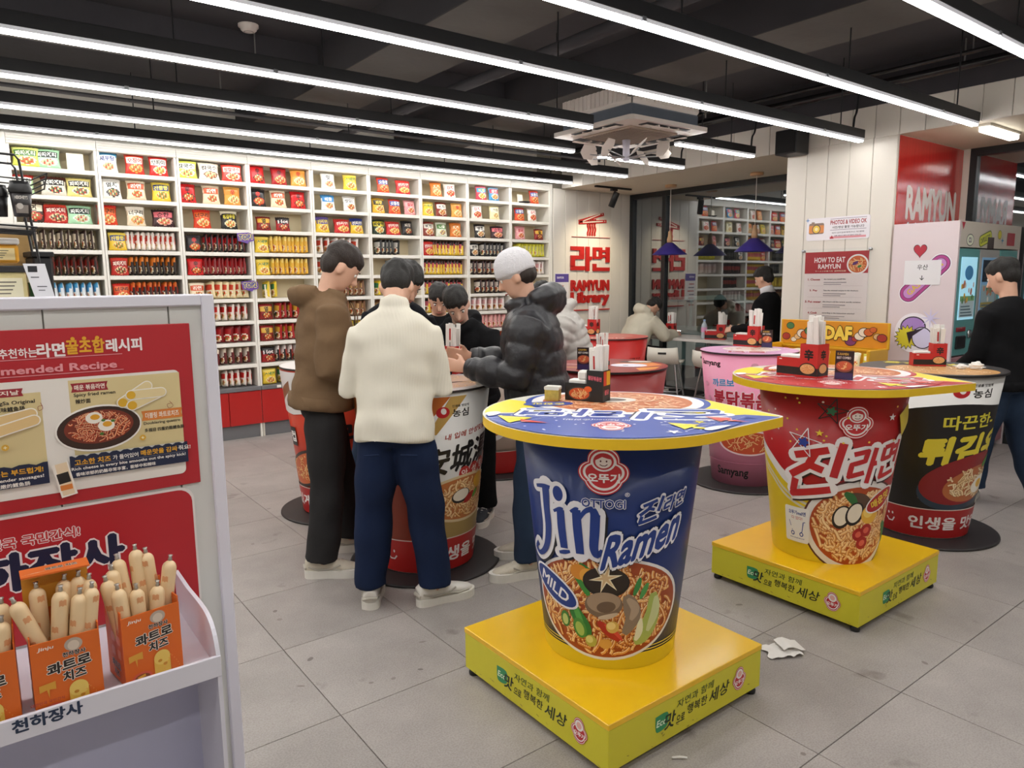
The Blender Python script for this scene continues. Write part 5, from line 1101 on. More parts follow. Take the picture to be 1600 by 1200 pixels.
# ================================================================ coffee things on the counter behind the stand
bc_ = thing('back_counter', 'white counter behind the recipe stand, under cups and jars', 'counter', (-0.27, 2.1, 0))
MB().box(-0.45, 0.45, -0.24, 0.24, 0, 1.53, STG).build('counter_body', bc_); MB().box(-0.46, 0.46, -0.25, 0.25, 1.53, 1.555, STW, b=0.003).build('counter_top', bc_)
wr_ = thing('wire_rack', 'black wire rack holding a black coffee cup at the left edge', 'rack', (0.077, 1.95, 1.556))
r_ = MB()
for yy in (-0.05, 0.09): r_.tube([(-0.16, yy, 0.315), (0.035, yy, 0.31), (0.042, yy, 0.3), (0.068, yy, 0.0)], 0.0026, BLACK, 6)
r_.build('frame', wr_)
r_ = MB()
for z in (0.17,):
    for yy in (-0.06, -0.03, 0.0, 0.03, 0.06, 0.09): r_.tube([(-0.16, yy, z - 0.01), (0.06, yy, z - 0.02)], 0.0016, BLACK, 5)
    r_.tube([(-0.16, -0.065, z), (0.062, -0.065, z - 0.012), (0.062, 0.095, z - 0.012), (-0.16, 0.095, z)], 0.002, BLACK, 5)
r_.build('wire_shelf', wr_)
r_ = MB()
for k in range(4): r_.tube([(-0.16, -0.06 + 0.03 * k, 0.27 - 0.008 * k), (0.06, -0.06 + 0.03 * k, 0.258 - 0.008 * k), (0.09, -0.06 + 0.03 * k, 0.275 - 0.008 * k)], 0.0016, BLACK, 5)
r_.tube([(0.09, -0.06, 0.275), (0.09, 0.03, 0.25)], 0.0016, BLACK, 5); r_.build('hook_bar', wr_)
def lidded_cup(x, y, z, r, h, body, lidc, label, txt=None, tc='#d9d4cc', cat='cup'):
    t = thing('lidded_cup', label, cat, (x, y, z), rnd.uniform(-0.2, 0.2))
    MB().lathe([(0, 0), (r * 0.78, 0), (r, h), (0, h)], mat('cup_wall_' + body.lstrip('#'), body, 0.4, var=0.08, scale=25), 24).build('cup', t)
    MB().lathe([(r * 1.08, 0), (r * 1.1, 0.008), (r * 0.98, 0.014), (r * 0.9, 0.024), (r * 0.85, 0.018), (0, 0.018)], mat('lid_' + lidc.lstrip('#'), lidc, 0.35, var=0.05), 24).build('lid', t, (0, 0, h - 0.002))
    if txt:
        P = Print(lambda u, v, e: ((r * 0.78 + r * 0.22 * v / h + e) * math.cos(-PI / 2 + u / r), (r * 0.78 + r * 0.22 * v / h + e) * math.sin(-PI / 2 + u / r), v), 0.008, e0=0.0004)
        P.text(txt, 0, h * 0.75, h * 0.14, tc, w=r * 1.3, bold=0.03); P.rect(-r * 0.7, r * 0.7, h * 0.12, h * 0.45, '#8a817a'); P.ell(-r * 0.2, h * 0.4, r * 0.35, h * 0.12, '#c9c2ba'); P.build('printed_label', t)
    return t
lidded_cup(0.116, 1.9, 1.737, 0.02, 0.052, '#2a2627', '#1a191a', 'black lidded coffee cup on the wire rack shelf', "HERSHEY'S")
lidded_cup(0.078, 1.92, 1.737, 0.016, 0.044, '#1d1b1c', '#161516', 'small black lidded cup on the wire rack, left of the larger one')
def tub(x, y, z, w, d, h, body, lidc, label, cat='box', lab=None):
    t = thing('food_tub', label, cat, (x, y, z), rnd.uniform(-0.1, 0.1))
    MB().box(-w / 2, w / 2, -d / 2, d / 2, 0, h, mat('tub_' + body.lstrip('#'), body, 0.35, var=0.2, scale=40), b=0.004).build('tub', t)
    MB().box(-w / 2 - 0.003, w / 2 + 0.003, -d / 2 - 0.003, d / 2 + 0.003, h, h + 0.014, mat('lid_' + lidc.lstrip('#'), lidc, 0.3, var=0.05), b=0.003).build('lid', t)
    if lab:
        P = Print(lambda u, v, e: (u, -d / 2 - e, v), e0=0.0006); P.rect(-w * 0.4, w * 0.4, h * 0.15, h * 0.8, lab)
        for k in range(4): P.rect(-w * 0.34, w * (0.1 + 0.05 * k), h * (0.25 + 0.13 * k), h * (0.29 + 0.13 * k), '#6a6258')
        P.build('printed_label', t)
tub(0.073, 1.92, 1.556, 0.075, 0.07, 0.062, '#d3c48c', '#2a2a2c', 'tub of yellowish snacks with a black lid, left edge of the photo', lab='#e6dfc0')
tub(0.068, 1.99, 1.64, 0.075, 0.06, 0.04, '#e0a02c', '#e4e0da', 'yellow tub with a white lid stacked at the left edge', lab='#efd9a0')
tub(0.085, 2.12, 1.556, 0.1, 0.08, 0.165, '#a98a58', '#d9d4cc', 'brown snack box with a clear lid behind the yellow tub')
lidded_cup(0.126, 1.93, 1.556, 0.012, 0.042, '#2f5a3c', '#e9e6e0', 'small green cup with a white lid beside the sloping price card')
bt = thing('black_tongs_tray', 'folded black cloth-like tray resting on the tubs', 'tray', (0.148, 2.06, 1.556), 0.2)
MB().box(-0.02, 0.02, -0.03, 0.03, 0, 0.1, BLACK, b=0.004).build('tray_body', bt); MB().box(-0.024, 0.024, -0.034, 0.034, 0.1, 0.112, BLACK, b=0.002).build('rim', bt)
pc = thing('price_card', 'white sloping price card on the counter behind the stand', 'sign', (0.135, 1.87, 1.556), 0)
MB().prism([(-0.012, 0), (0.024, 0), (0.01, 0.08), (-0.03, 0.08)], 0, 0.004, pr('#e6e6ea'), 'y').build('card', pc)
P = Print(lambda u, v, e: (u, -e, v), e0=0.0003); P.rect(-0.022, -0.005, 0.062, 0.075, '#2a2c30'); P.rect(-0.018, -0.003, 0.05, 0.052, '#55565a'); P.rect(-0.008, 0.01, 0.03, 0.032, '#55565a'); P.rect(-0.006, 0.006, 0.022, 0.024, '#77787c'); P.build('printed_text', pc)
MB().prism([(0, 0), (0.04, 0), (0.04, 0.004), (0.004, 0.004)], 0.005, 0.015, pr('#d9d9dc'), 'x').build('card_foot', pc)
# ================================================================ ceiling equipment
ac = thing('ceiling_air_conditioner', 'white four-way cassette air conditioner hung from the dark ceiling', 'air conditioner', (4.715, 4.5, 2.83))
ACW = mat('ac_white_plastic', '#d8cfc8', 0.4, var=0.02); ACG = mat('ac_foil_band', '#6d7480', 0.4, metal=0.4, var=0.1)
MB().prism(rrect(-0.475, 0.475, -0.475, 0.475, 0.04), 0, 0.035, ACW).build('cassette_panel', ac)
MB().box(-0.41, 0.41, -0.41, 0.41, 0.035, 0.14, ACG, b=0.01).build('foil_band', ac)
b_ = MB().box(-0.42, 0.42, -0.42, 0.42, 0.14, 0.33, ACW, b=0.02)
for s in (-1, 1):
    for k in range(15): b_.box(-0.36 + k * 0.05, -0.335 + k * 0.05, min(s * 0.42, s * 0.427), max(s * 0.42, s * 0.427), 0.17, 0.3, ACW).box(min(s * 0.42, s * 0.427), max(s * 0.42, s * 0.427), -0.36 + k * 0.05, -0.335 + k * 0.05, 0.17, 0.3, ACW)
b_.build('foam_body', ac)
g_ = MB().box(-0.29, 0.29, -0.29, 0.29, -0.014, 0.0, mat('ac_tan_grille', '#b0a193', 0.6, var=0.05), b=0.004)
for k in range(18): g_.box(-0.27, 0.27, -0.27 + k * 0.031, -0.258 + k * 0.031, -0.02, -0.012, mat('ac_grille_slat', '#94867a', 0.6, var=0.05))
g_.build('intake_grille', ac)
for k in range(4):
    v = MB().box(-0.26, 0.26, -0.445, -0.345, -0.004, 0.002, mat('ac_vent_dark', '#4a4a4e', 0.6, var=0.05)).box(-0.27, 0.27, -0.44, -0.39, -0.022, -0.016, ACW, b=0.002)
    for x in (-0.12, 0, 0.12): v.box(x - 0.008, x + 0.008, -0.44, -0.35, -0.016, 0, ACW)
    v.build('louvre_vent', ac, rot=(0, 0, k * PI / 2))
hr = MB().tube([(0, 0, 0), (0, 0, 0.45)], 0.007, DSTEEL, 6).box(-0.025, 0.025, -0.025, 0.025, 0.05, 0.09, DSTEEL).mesh('hanging_rod')
for sx in (-1, 1):
    for sy in (-1, 1): link('hanging_rod', hr, ac, (sx * 0.45, sy * 0.45, 0.12))
fan = thing('air_deflector_fan', 'white paddle-bladed air deflector hung below the air conditioner', 'fan', (4.78, 4.6, 2.66))
MB().lathe([(0, -0.03), (0.03, -0.028), (0.032, 0.0), (0.03, 0.09), (0.036, 0.15), (0, 0.155)], mat('lilac_white_plastic', '#c9c6d6', 0.4, var=0.03), 16).build('hub', fan)
arm = MB().tube([(0.02, 0, 0), (0.33, 0, 0.02)], 0.006, STEEL, 6).mesh('arm'); pad = MB(); pad.prism([(0, -0.07), (0.07, -0.085), (0.12, -0.03), (0.12, 0.06), (0.03, 0.085), (0, 0.05)], -0.003, 0.003, ACW); pad = pad.mesh('paddle')
for k in range(8):
    a = k * PI / 4 + 0.3; o = link('arm', arm, fan, (0, 0, 0), (0, 0, a)); link('paddle', pad, o, (0.29, 0, 0.03), (0.7 if k % 2 else 1.0, -0.25, 0))
o = thing('smoke_detector', 'round white smoke detector on the dark ceiling', 'smoke detector', (*(1.777, 5.395), 3.4))
MB().lathe([(0, -0.05), (0.04, -0.048), (0.055, -0.035), (0.058, -0.02), (0.07, -0.016), (0.07, 0)], ACW, 28).build('housing', o); MB().lathe([(0.03, -0.0505), (0.034, -0.0505), (0.034, -0.048)], DSTEEL, 20).build('sensor_ring', o)
sp = thing('wall_speaker', 'black box loudspeaker high on the pillar edge', 'speaker', (6.33, 3.96, 2.74))
MB().box(-0.1, 0.12, -0.11, 0.11, 0, 0.22, BLACK, b=0.008).build('cabinet', sp); MB().box(-0.106, -0.1, -0.1, 0.1, 0.01, 0.21, mat('speaker_cloth', '#0d0d0f', 0.9, var=0.1), b=0.002).build('grille', sp); MB().box(0.12, 0.148, -0.04, 0.04, 0.06, 0.16, BLACK).build('wall_bracket', sp)
def pipe(label, pts, r, m, nm='ceiling_pipe'):
    t = thing(nm, label, 'pipe', pts[0]); P0 = Vector(pts[0])
    MB().tube([Vector(p) - P0 for p in pts], r, m, 10).build('pipe_run', t)
    c = MB()
    for f in (0.2, 0.5, 0.8):
        q = (Vector(pts[0]).lerp(Vector(pts[-1]), f)) - P0; c.tube([q + Vector((0, 0, r)), q + Vector((0, 0, 3.41 - pts[0][2] if pts[0][2] < 3.4 else 0.02))], 0.006, DSTEEL, 6)
    c.build('hanger', t)
pipe('shiny black conduit along the top of the planked beam', [(6.3, -2, 3.2), (6.3, 7, 3.2)], 0.035, mat('glossy_black_pipe', '#1c1b1c', 0.25, var=0.1))
pipe('second thinner conduit beside the one above the planked beam', [(6.18, -2, 3.26), (6.18, 6.8, 3.26)], 0.018, mat('glossy_black_pipe', '#1c1b1c', 0.25))
pipe('dark pipe running across the ceiling beside a concrete beam', [(3.15, -2, 3.05), (3.15, 7.3, 3.05)], 0.04, CEIL)
pipe('thin conduit running lengthwise under the far ceiling', [(-2.5, 5.5, 3.1), (6.2, 5.5, 3.1)], 0.014, DSTEEL)
pipe('thin grey conduit lengthwise near the shelf wall ceiling', [(-2.5, 6.4, 3.0), (6.2, 6.4, 3.0)], 0.016, mat('dark_grey_conduit', '#4c4a4c', 0.5, var=0.1))
def cable(label, pts):
    o = MB().tube(smooth(pts, 6), 0.004, mat('pale_cable', '#8d8a88', 0.5, var=0.05), 5).build('ceiling_cable'); tag(o, label, 'cable')
cable('thin cable sagging between lamps across the left ceiling', [(-2, 5.0, 3.06), (0.2, 4.95, 3.0), (1.2, 4.9, 2.98), (2.6, 4.9, 2.94), (3.6, 4.88, 3.0), (4.3, 4.86, 3.0)])
for q_ in ((6.2, 3.31), (6.2, 4.32), (6.2, 5.18)):
    o = MB().tube(smooth([(q_[0] + 0.02, q_[1], 2.86), (q_[0] + 0.03, q_[1], 2.95), (q_[0] + 0.1, q_[1] + 0.02, 3.02), (q_[0] + 0.12, q_[1] + 0.02, 3.2)], 5), 0.009, BLACK, 6).build('lamp_flex'); tag(o, 'black flex feeding the lamp end, %s' % {3.31: 'beside the pillar', 4.32: 'behind the air conditioner', 5.18: 'below the fan blades'}[q_[1]], 'cable', 'black lamp flexes along the beam')
# ================================================================ sign on the end of the shelf wall
RL = mat('red_painted_letters', '#b5221d', 0.4, var=0.03)
sg = thing('library_sign', 'raised red RAMYUN Library sign with chopsticks on the planked wall', 'sign', (0, 7.42, 0))
def raised(name, parts_, th=0.022):
    m = MB()
    for p in parts_: m.prism(p, -th, 0, RL, 'y')
    return m.build(name, sg)
def R_(a, b): return [(min(a[0], b[0]), min(a[1], b[1])), (max(a[0], b[0]), min(a[1], b[1])), (max(a[0], b[0]), max(a[1], b[1])), (min(a[0], b[0]), max(a[1], b[1]))]
def seg(a, b, w):
    dx, dy = b[0] - a[0], b[1] - a[1]; l = math.hypot(dx, dy); nx, ny = -dy / l * w / 2, dx / l * w / 2
    return [(a[0] + nx, a[1] + ny), (a[0] - nx, a[1] - ny), (b[0] - nx, b[1] - ny), (b[0] + nx, b[1] + ny)]
lx0, lx1 = 6.645, 7.385
X_ = lambda f: lx0 + (lx1 - lx0) * f
Zt, Zb = 2.05, 1.715; Z_ = lambda f: Zb + (Zt - Zb) * f
blk = lambda a, b, c, d: R_((X_(a), Z_(b)), (X_(c), Z_(d)))
raised('letter_block', [blk(0.0, 0.84, 0.33, 1), blk(0.22, 0.62, 0.33, 0.84), blk(0.0, 0.48, 0.33, 0.63), blk(0.0, 0.18, 0.1, 0.48), blk(0.0, 0.03, 0.35, 0.2), blk(0.37, 0, 0.47, 1), blk(0.47, 0.45, 0.53, 0.6)])
raised('letter_block', [blk(0.56, 0.86, 0.8, 0.98), blk(0.56, 0.5, 0.8, 0.6), blk(0.56, 0.6, 0.64, 0.86), blk(0.72, 0.6, 0.8, 0.86), blk(0.9, 0.36, 1.0, 1.0), blk(0.8, 0.78, 0.9, 0.88), blk(0.8, 0.58, 0.9, 0.68), blk(0.56, 0.0, 0.65, 0.3), blk(0.65, 0.0, 1.0, 0.15)])
def raised_text(name, t, x, z, h, w, bold):
    m = MB(); v2, f2, _j = fat(t, bold, True)
    ys = [p[1] for p in v2]; xs = [p[0] for p in v2]; k = h / (max(ys) - min(ys)); kx = w / (max(xs) - min(xs)); cx_, cy_ = (min(xs) + max(xs)) / 2, (min(ys) + max(ys)) / 2
    q = [(x + (p[0] - cx_) * kx, z + (p[1] - cy_) * k) for p in v2]; n = len(q); cnt = {}
    for f in f2:
        for i in range(3): e = (f[i], f[(i + 1) % 3]); kk = (min(e), max(e)); cnt[kk] = cnt.get(kk, 0) + 1
    m.add([(a, -0.022, b) for a, b in q] + [(a, 0, b) for a, b in q], f2 + [(a, b, n + b, n + a) for (a, b), c in cnt.items() if c == 1], RL)
    return link(name, m.mesh(name), sg)
raised_text('raised_word', 'RAMYUN', (lx0 + lx1) / 2, 1.515, 0.155, 0.735, 0.05); raised_text('raised_word', 'Library', (lx0 + lx1) / 2, 1.327, 0.2, 0.735, 0.05)
raised('rule_line', [R_((6.669, 2.177), (7.39, 2.168 + 0.014))]); raised('rule_line', [R_((6.649, 1.168), (7.392, 1.168 + 0.014))])
for a, b in (((6.797, 2.387), (7.259, 2.503)), ((6.797, 2.37), (7.311, 2.408))):
    raised('chopstick', [seg(a, b, 0.042)]); P = Print(fm_y(-0.0225), e0=0.0002); P.rib([(a[0] + 0.06, a[1] + 0.004), (b[0] - 0.07, b[1] - 0.003)], 0.014, '#ddd6ca'); P.ell(b[0] - 0.035, b[1], 0.009, 0.009, '#ddd6ca', 12); P.build('printed_inlay', sg)
for k in range(4):
    x0 = 6.965 + k * 0.044; z1, z0 = 2.43, 2.2
    pa = [(x0 + 0.009 * math.sin(j * 1.25), z1 + (z0 - z1) * j / 10) for j in range(11)]
    raised('noodle_strand', [seg(pa[j], pa[j + 1], 0.018) for j in range(10)])
nt_ = thing('wall_notice', 'white and purple notice on the wall left of the red sign', 'notice', (0, 7.42, 0)); MB().box(6.369, 6.612, -0.008, 0, 1.261, 1.685, pr('#e4e0e2'), b=0.001).build('board', nt_)
P = Print(fm_y(-0.0085), e0=0.0003); a, b = (6.369, 1.565), (6.612, 1.676); P.rect(a[0], b[0], a[1], b[1], '#5b4a96'); P.text('RAMYUN', (a[0] + b[0]) / 2 - 0.03, b[1] - 0.05, 0.03, '#e6e0ee', w=0.12, bold=0.03)
for k in range(7): P.rect(a[0] + 0.03, a[0] + 0.15 + 0.02 * (k % 3), a[1] - 0.06 - k * 0.055, a[1] - 0.045 - k * 0.055, '#7a7686' if k % 2 else '#b5473a')
P.build('printed_text', nt_)
tk = thing('track_spotlight', 'black track spotlight on the soffit aimed at the red sign', 'spotlight', (6.95, 6.9, 2.8))
MB().box(-0.34, 0.32, -0.018, 0.018, -0.022, 0, BLACK, b=0.002).build('track', tk); MB().tube([(0.02, 0, -0.02), (0.02, 0, -0.09)], 0.012, BLACK, 8).box(-0.05, 0.05, -0.02, 0.02, -0.05, -0.02, BLACK).build('stem', tk)
hd = MB().lathe([(0, 0), (0.04, 0), (0.042, 0.01), (0.042, 0.2), (0.036, 0.2), (0.03, 0.17), (0, 0.17)], BLACK, 20).build('lamp_head', tk, (0.02, -0.035, -0.07), (PI + 0.3, 0.25, 0)); MB().lathe([(0, 0.171), (0.03, 0.171)], mat('lit_spot_lens', '#fff2d8', 0.5, var=0, emit=30.0), 16).build('lens', hd)
sl = bpy.data.lights.new('track_spot', 'SPOT'); sl.energy = 45; sl.spot_size = math.radians(100); sl.spot_blend = 1.0; sl.color = (1.0, 0.86, 0.62); sl.shadow_soft_size = 0.03
so = bpy.data.objects.new('track_spot', sl); COL.objects.link(so); so.location = (6.98, 6.72, 2.55); so.rotation_euler = (Vector((7.02, 7.42, 1.75)) - Vector(so.location)).to_track_quat('-Z', 'Y').to_euler()
# ================================================================ window counter, stools, pendants
bar = thing('window_counter', 'white high counter along the night window', 'counter', (7.48, 5.6, 0))
MB().box(-0.29, 0.3, -1.28, 1.3, 0.81, 0.845, mat('white_counter_top', '#d3cfca', 0.3, var=0.03), b=0.004).build('counter_top', bar)
lg = MB().lathe([(0, 0), (0.2, 0), (0.2, 0.01), (0.03, 0.02), (0.03, 0.8), (0.06, 0.81), (0, 0.81)], STEEL, 24).mesh('leg')
for y in (-1.0, 0.12, 1.1): link('leg', lg, bar, (0, y, 0))
SEATW = mat('ivory_stool_shell', '#d8d3c6', 0.4, var=0.03)
def stool(x, y, rz, label):
    t = thing('bar_stool', label, 'stool', (x, y, 0), rz, 'ivory bar stools at the window counter')
    s = MB(); n = 10; vs = []; fs = []
    prof = [(0.19, 0.60), (0.1, 0.585), (0.0, 0.585), (-0.12, 0.59), (-0.18, 0.61), (-0.205, 0.66), (-0.215, 0.78)]
    for (y_, z_) in prof:
        for i in range(n + 1):
            u = -1 + 2 * i / n; vs.append((u * 0.19 * (1 if z_ < 0.7 else 0.94), y_ - 0.02 * (1 - u * u) * (z_ > 0.65), z_ + 0.012 * u * u))
    m_ = len(vs); vs += [(a, b - 0.012 * (c > 0.63), c - 0.016 * (c <= 0.63)) for a, b, c in vs]
    for j in range(len(prof) - 1):
        for i in range(n):
            a = j * (n + 1) + i; f = (a, a + 1, a + n + 2, a + n + 1); fs += [f, tuple(m_ + q for q in f[::-1])]
    for i in range(n): fs += [(i + 1, i, m_ + i, m_ + i + 1)]; k = (len(prof) - 1) * (n + 1); fs += [(k + i, k + i + 1, m_ + k + i + 1, m_ + k + i)]
    for j in range(len(prof) - 1): a = j * (n + 1); b = a + n + 1; fs += [(a, b, m_ + b, m_ + a)]; a += n; b += n; fs += [(b, a, m_ + a, m_ + b)]
    s.add(vs, fs, SEATW, True); s.build('seat', t)
    MB().box(-0.05, 0.05, -0.245, -0.238, 0.705, 0.73, mat('dark_slot', '#22201e', 0.6), b=0.003).build('grip_slot', t)
    for sx in (-1, 1):
        for sy in (-1, 1): MB().tube([(sx * 0.13, sy * 0.12, 0.575), (sx * 0.21, sy * 0.2, 0.0)], 0.011, STEEL, 8).build('leg', t)
    MB().tube([(-0.18, 0.165, 0.25), (0.18, 0.165, 0.25), (0.18, -0.165, 0.25), (-0.18, -0.165, 0.25), (-0.18, 0.165, 0.25)], 0.009, STEEL, 8).build('foot_ring', t)
stool(6.75, 5.78, -PI / 2 + 0.5, 'ivory bar stool left of the counter leg'); stool(6.78, 5.05, -PI / 2, 'ivory bar stool right of the counter leg, slotted backrest showing'); stool(6.75, 6.5, -PI / 2, 'ivory bar stool under the person in the cream parka')
PUR = mat('violet_lamp_enamel', '#3a2f86', 0.4, var=0.03); WOOD = mat('pale_turned_wood', '#c9a27a', 0.5, var=0.15, scale=6, stretch=(1, 1, 8))
def pendant(y, x, z, label):
    t = thing('pendant_lamp', label, 'lamp', (x, y, z), 0, 'violet pendant lamps over the window counter')
    MB().lathe([(0.225, 0.0), (0.223, 0.004), (0.05, 0.15), (0.035, 0.155), (0.034, 0.15), (0.048, 0.145), (0.22, 0.003), (0.225, 0)], PUR, 40).build('shade', t)
    MB().lathe([(0.0, 0.15), (0.034, 0.152), (0.036, 0.2), (0.026, 0.235), (0.02, 0.3), (0.008, 0.305), (0, 0.305)], WOOD, 20).build('wooden_neck', t)
    MB().tube([(0, 0, 0.3), (0, 0, 2.78 - z)], 0.004, mat('white_flex', '#d9d5cf', 0.5), 6).build('cord', t)
    MB().lathe([(0, 2.768 - z), (0.07, 2.768 - z), (0.075, 2.775 - z), (0.075, 2.8 - z), (0, 2.8 - z)], WOOD, 24).build('ceiling_rose', t)
    MB().lathe([(0.0, 0.02), (0.03, 0.03), (0.045, 0.06), (0.035, 0.09), (0.02, 0.12), (0.02, 0.15), (0, 0.15)], mat('lit_bulb', '#fff0d8', 0.5, var=0, emit=7.0), 16).build('bulb', t)
pendant(6.337, 7.42, 1.91, 'violet pendant lamp hanging beside the window mullion'); pendant(5.064, 7.42, 1.904, 'violet pendant lamp above the person in black at the window')
# parked car beyond the glass
car = thing('car', 'pale teal car parked outside beyond the window counter', 'car', (9.75, 7.2, -0.05), 0)
CT = mat('pale_teal_car_paint', '#9fc4c2', 0.25, var=0.02, coat=0.6); CG = mat('dark_car_glass', '#0d1114', 0.08, var=0)
def arch(y0, r, n=9): return [(y0 + r * math.cos(PI - PI * i / n), 0.3 + r * math.sin(PI * i / n)) for i in range(n + 1)]
side = [(-2.0, 0.25)] + arch(-1.25, 0.36) + arch(1.3, 0.36) + [(2.05, 0.25), (2.1, 0.55), (2.0, 0.78), (1.2, 0.9), (0.6, 1.35), (-0.9, 1.42), (-1.7, 0.98), (-2.0, 0.9), (-2.08, 0.6)]
MB().prism(side, -0.82, 0.82, CT, 'x').build('car_body', car)
for s in (-1, 1):
    MB().prism([(1.0, 0.92), (0.55, 1.28), (0.0, 1.32), (0.0, 0.92)], min(s * 0.815, s * 0.83), max(s * 0.815, s * 0.83), CG, 'x').prism([(-0.06, 0.92), (-0.06, 1.32), (-0.8, 1.34), (-1.3, 0.98)], min(s * 0.815, s * 0.83), max(s * 0.815, s * 0.83), CG, 'x').build('side_window', car)
w_ = MB(); w_.lathe([(0.0, -0.1), (0.2, -0.1), (0.31, -0.1), (0.325, -0.06), (0.325, 0.06), (0.31, 0.1), (0.2, 0.1), (0, 0.1)], mat('tyre_rubber', '#161617', 0.8, var=0.1), 28); w_.lathe([(0, -0.105), (0.2, -0.102)], STEEL, 20).lathe([(0, 0.105), (0.2, 0.102)], STEEL, 20); w_ = w_.mesh('wheel')
for y in (-1.25, 1.3):
    for s in (-1, 1): link('wheel', w_, car, (s * 0.74, y, 0.325), (0, PI / 2, 0))
MB().box(-0.84, -0.82, 0.15, 0.3, 0.8, 0.84, STEEL, b=0.005).build('door_handle', car)
# ================================================================ pillar: notices, red sign, capsule machines
ph = thing('photo_notice', 'white PHOTOS and VIDEO OK notice with a camera drawing on the pillar', 'notice', (6.478, 0, 0))
a, b = (-3.847, 1.94), (-3.241, 2.157)
MB().prism([(-y, z) for y, z in (rrect(a[0], b[0], a[1] + 0.0, b[1] - 0.01, 0.02))], -0.006, 0, pr('#e9e5ea'), 'x').build('board', ph)
P = Print(fm_x(-0.0065), e0=0.0003, de=0.0001)
P.text('PHOTOS & VIDEO OK', b[0] - 0.2, b[1] - 0.06, 0.04, '#a3343c', w=0.34, bold=0.03); P.text('사진/영상 촬영 가능합니다', b[0] - 0.2, b[1] - 0.105, 0.024, '#4a4450', w=0.3)
for k, t_ in enumerate(('타인이 나오지 않도록 배려해 주시고, 타인 촬영에', '따른 책임은 촬영 본인에게 있습니다')): P.text(t_, b[0] - 0.2, b[1] - 0.155 - 0.028 * k, 0.015, '#5a5460', w=0.3 - 0.05 * k)
for z in (b[1] - 0.03, b[1] - 0.13): P.rect(b[0] - 0.37, b[0] - 0.03, z, z + 0.004, '#8a7a90')
P.rect(b[0] - 0.37, b[0] - 0.03, a[1] + 0.012, a[1] + 0.03, '#d9909a'); P.poly([(b[0] - 0.37, a[1] + 0.01), (b[0] - 0.33, a[1] + 0.01), (b[0] - 0.35, a[1] + 0.04)], '#b5323c')
cxx, czz = a[0] + 0.1, a[1] + 0.11
P.rect(cxx - 0.075, cxx + 0.075, czz - 0.05, czz + 0.05, '#8a7468', r=0.015); P.rect(cxx - 0.075, cxx + 0.075, czz - 0.04, czz + 0.03, '#d98a4a', r=0.01); P.ell(cxx, czz - 0.005, 0.043, 0.043, '#6a5a50'); P.ell(cxx, czz - 0.005, 0.034, 0.034, '#e8c24a'); P.ell(cxx, czz - 0.005, 0.016, 0.016, '#f4e8b0'); P.rect(cxx - 0.05, cxx - 0.02, czz + 0.05, czz + 0.062, '#8a7468'); P.star(cxx - 0.09, czz + 0.08, 0.025, '#5a8ac0', 4, 0.25)
P.build('printed_notice', ph)
hp = thing('poster', 'HOW TO EAT RAMYUN poster in a clear frame on the pillar', 'poster', (6.478, 0, 0))
a, b = (-3.845, 1.166), (-3.232, 1.831); z0, z1 = a[1], b[1]; a = (a[0], z0); 
MB().box(-0.006, 0, -b[0], -a[0], z0, z1, pr('#e6dcd8')).build('sheet', hp)
P = Print(fm_x(-0.0065), e0=0.0003, de=0.0001); W_p = b[0] - a[0]; cxx = (a[0] + b[0]) / 2
P.rect(a[0], b[0], z1 - 0.2, z1 - 0.0, '#a82a30'); P.text('HOW TO EAT', a[0] + W_p * 0.4, z1 - 0.075, 0.05, '#ece2e0', w=0.3, bold=0.03); P.text('RAMYUN', a[0] + W_p * 0.4, z1 - 0.135, 0.045, '#ece2e0', w=0.22, bold=0.03); P.text('ラーメンの食べ方  如何吃拉面', a[0] + W_p * 0.42, z1 - 0.178, 0.014, '#e0c8b0', w=0.3)
P.ell(b[0] - 0.1, z1 - 0.12, 0.1, 0.09, '#ece6e2', 30); P.ell(b[0] - 0.1, z1 - 0.12, 0.085, 0.076, '#c9602e', 30); noodles(P, b[0] - 0.1, z1 - 0.12, 0.08, 0.07, 91, 40, w=0.01); P.ell(b[0] - 0.12, z1 - 0.11, 0.03, 0.014, '#5a2a6a', 14, 0.5); P.ell(b[0] - 0.08, z1 - 0.14, 0.02, 0.012, '#3f7a3a', 12, 0.4)
ST = [('1. Choose', 'the ramyun you would like.'), ('2. Pay', 'Take the selected ramyun to the checkout.'), ('3. Put water', 'the ramyun and the ramyun specific container.'), ('4. Cook', 'according to the instructions attached')]
for k, (p_, q_) in enumerate(ST):
    zz = z1 - 0.255 - 0.105 * k
    P.text(p_, a[0] + 0.1, zz, 0.02, '#b5323a', w=0.022 * len(p_) * 0.62, bold=0.03); P.text(q_, a[0] + 0.2, zz, 0.014, '#4a4446', w=0.0082 * len(q_), al='l')
    for j in range(2): P.rect(a[0] + 0.2, a[0] + 0.42 - 0.05 * j, zz - 0.032 - 0.018 * j, zz - 0.025 - 0.018 * j, '#a39a9c')
    P.rect(a[0] + 0.04, b[0] - 0.04, zz - 0.062, zz - 0.06, '#cbbfbc')
P.build('printed_poster', hp)
acr = bpy.data.materials.new('clear_acrylic'); acr.use_nodes = True; _n = acr.node_tree; _n.nodes.remove(_n.nodes['Principled BSDF'])
_t = _n.nodes.new('ShaderNodeBsdfTransparent'); _g = _n.nodes.new('ShaderNodeBsdfGlossy'); _g.inputs['Roughness'].default_value = 0.06; _f = _n.nodes.new('ShaderNodeFresnel'); _f.inputs[0].default_value = 1.12; _x = _n.nodes.new('ShaderNodeMixShader'); _t.inputs[0].default_value = (0.95, 0.96, 0.97, 1)
_n.links.new(_f.outputs[0], _x.inputs[0]); _n.links.new(_t.outputs[0], _x.inputs[1]); _n.links.new(_g.outputs[0], _x.inputs[2]); _n.links.new(_x.outputs[0], _n.nodes['Material Output'].inputs[0])
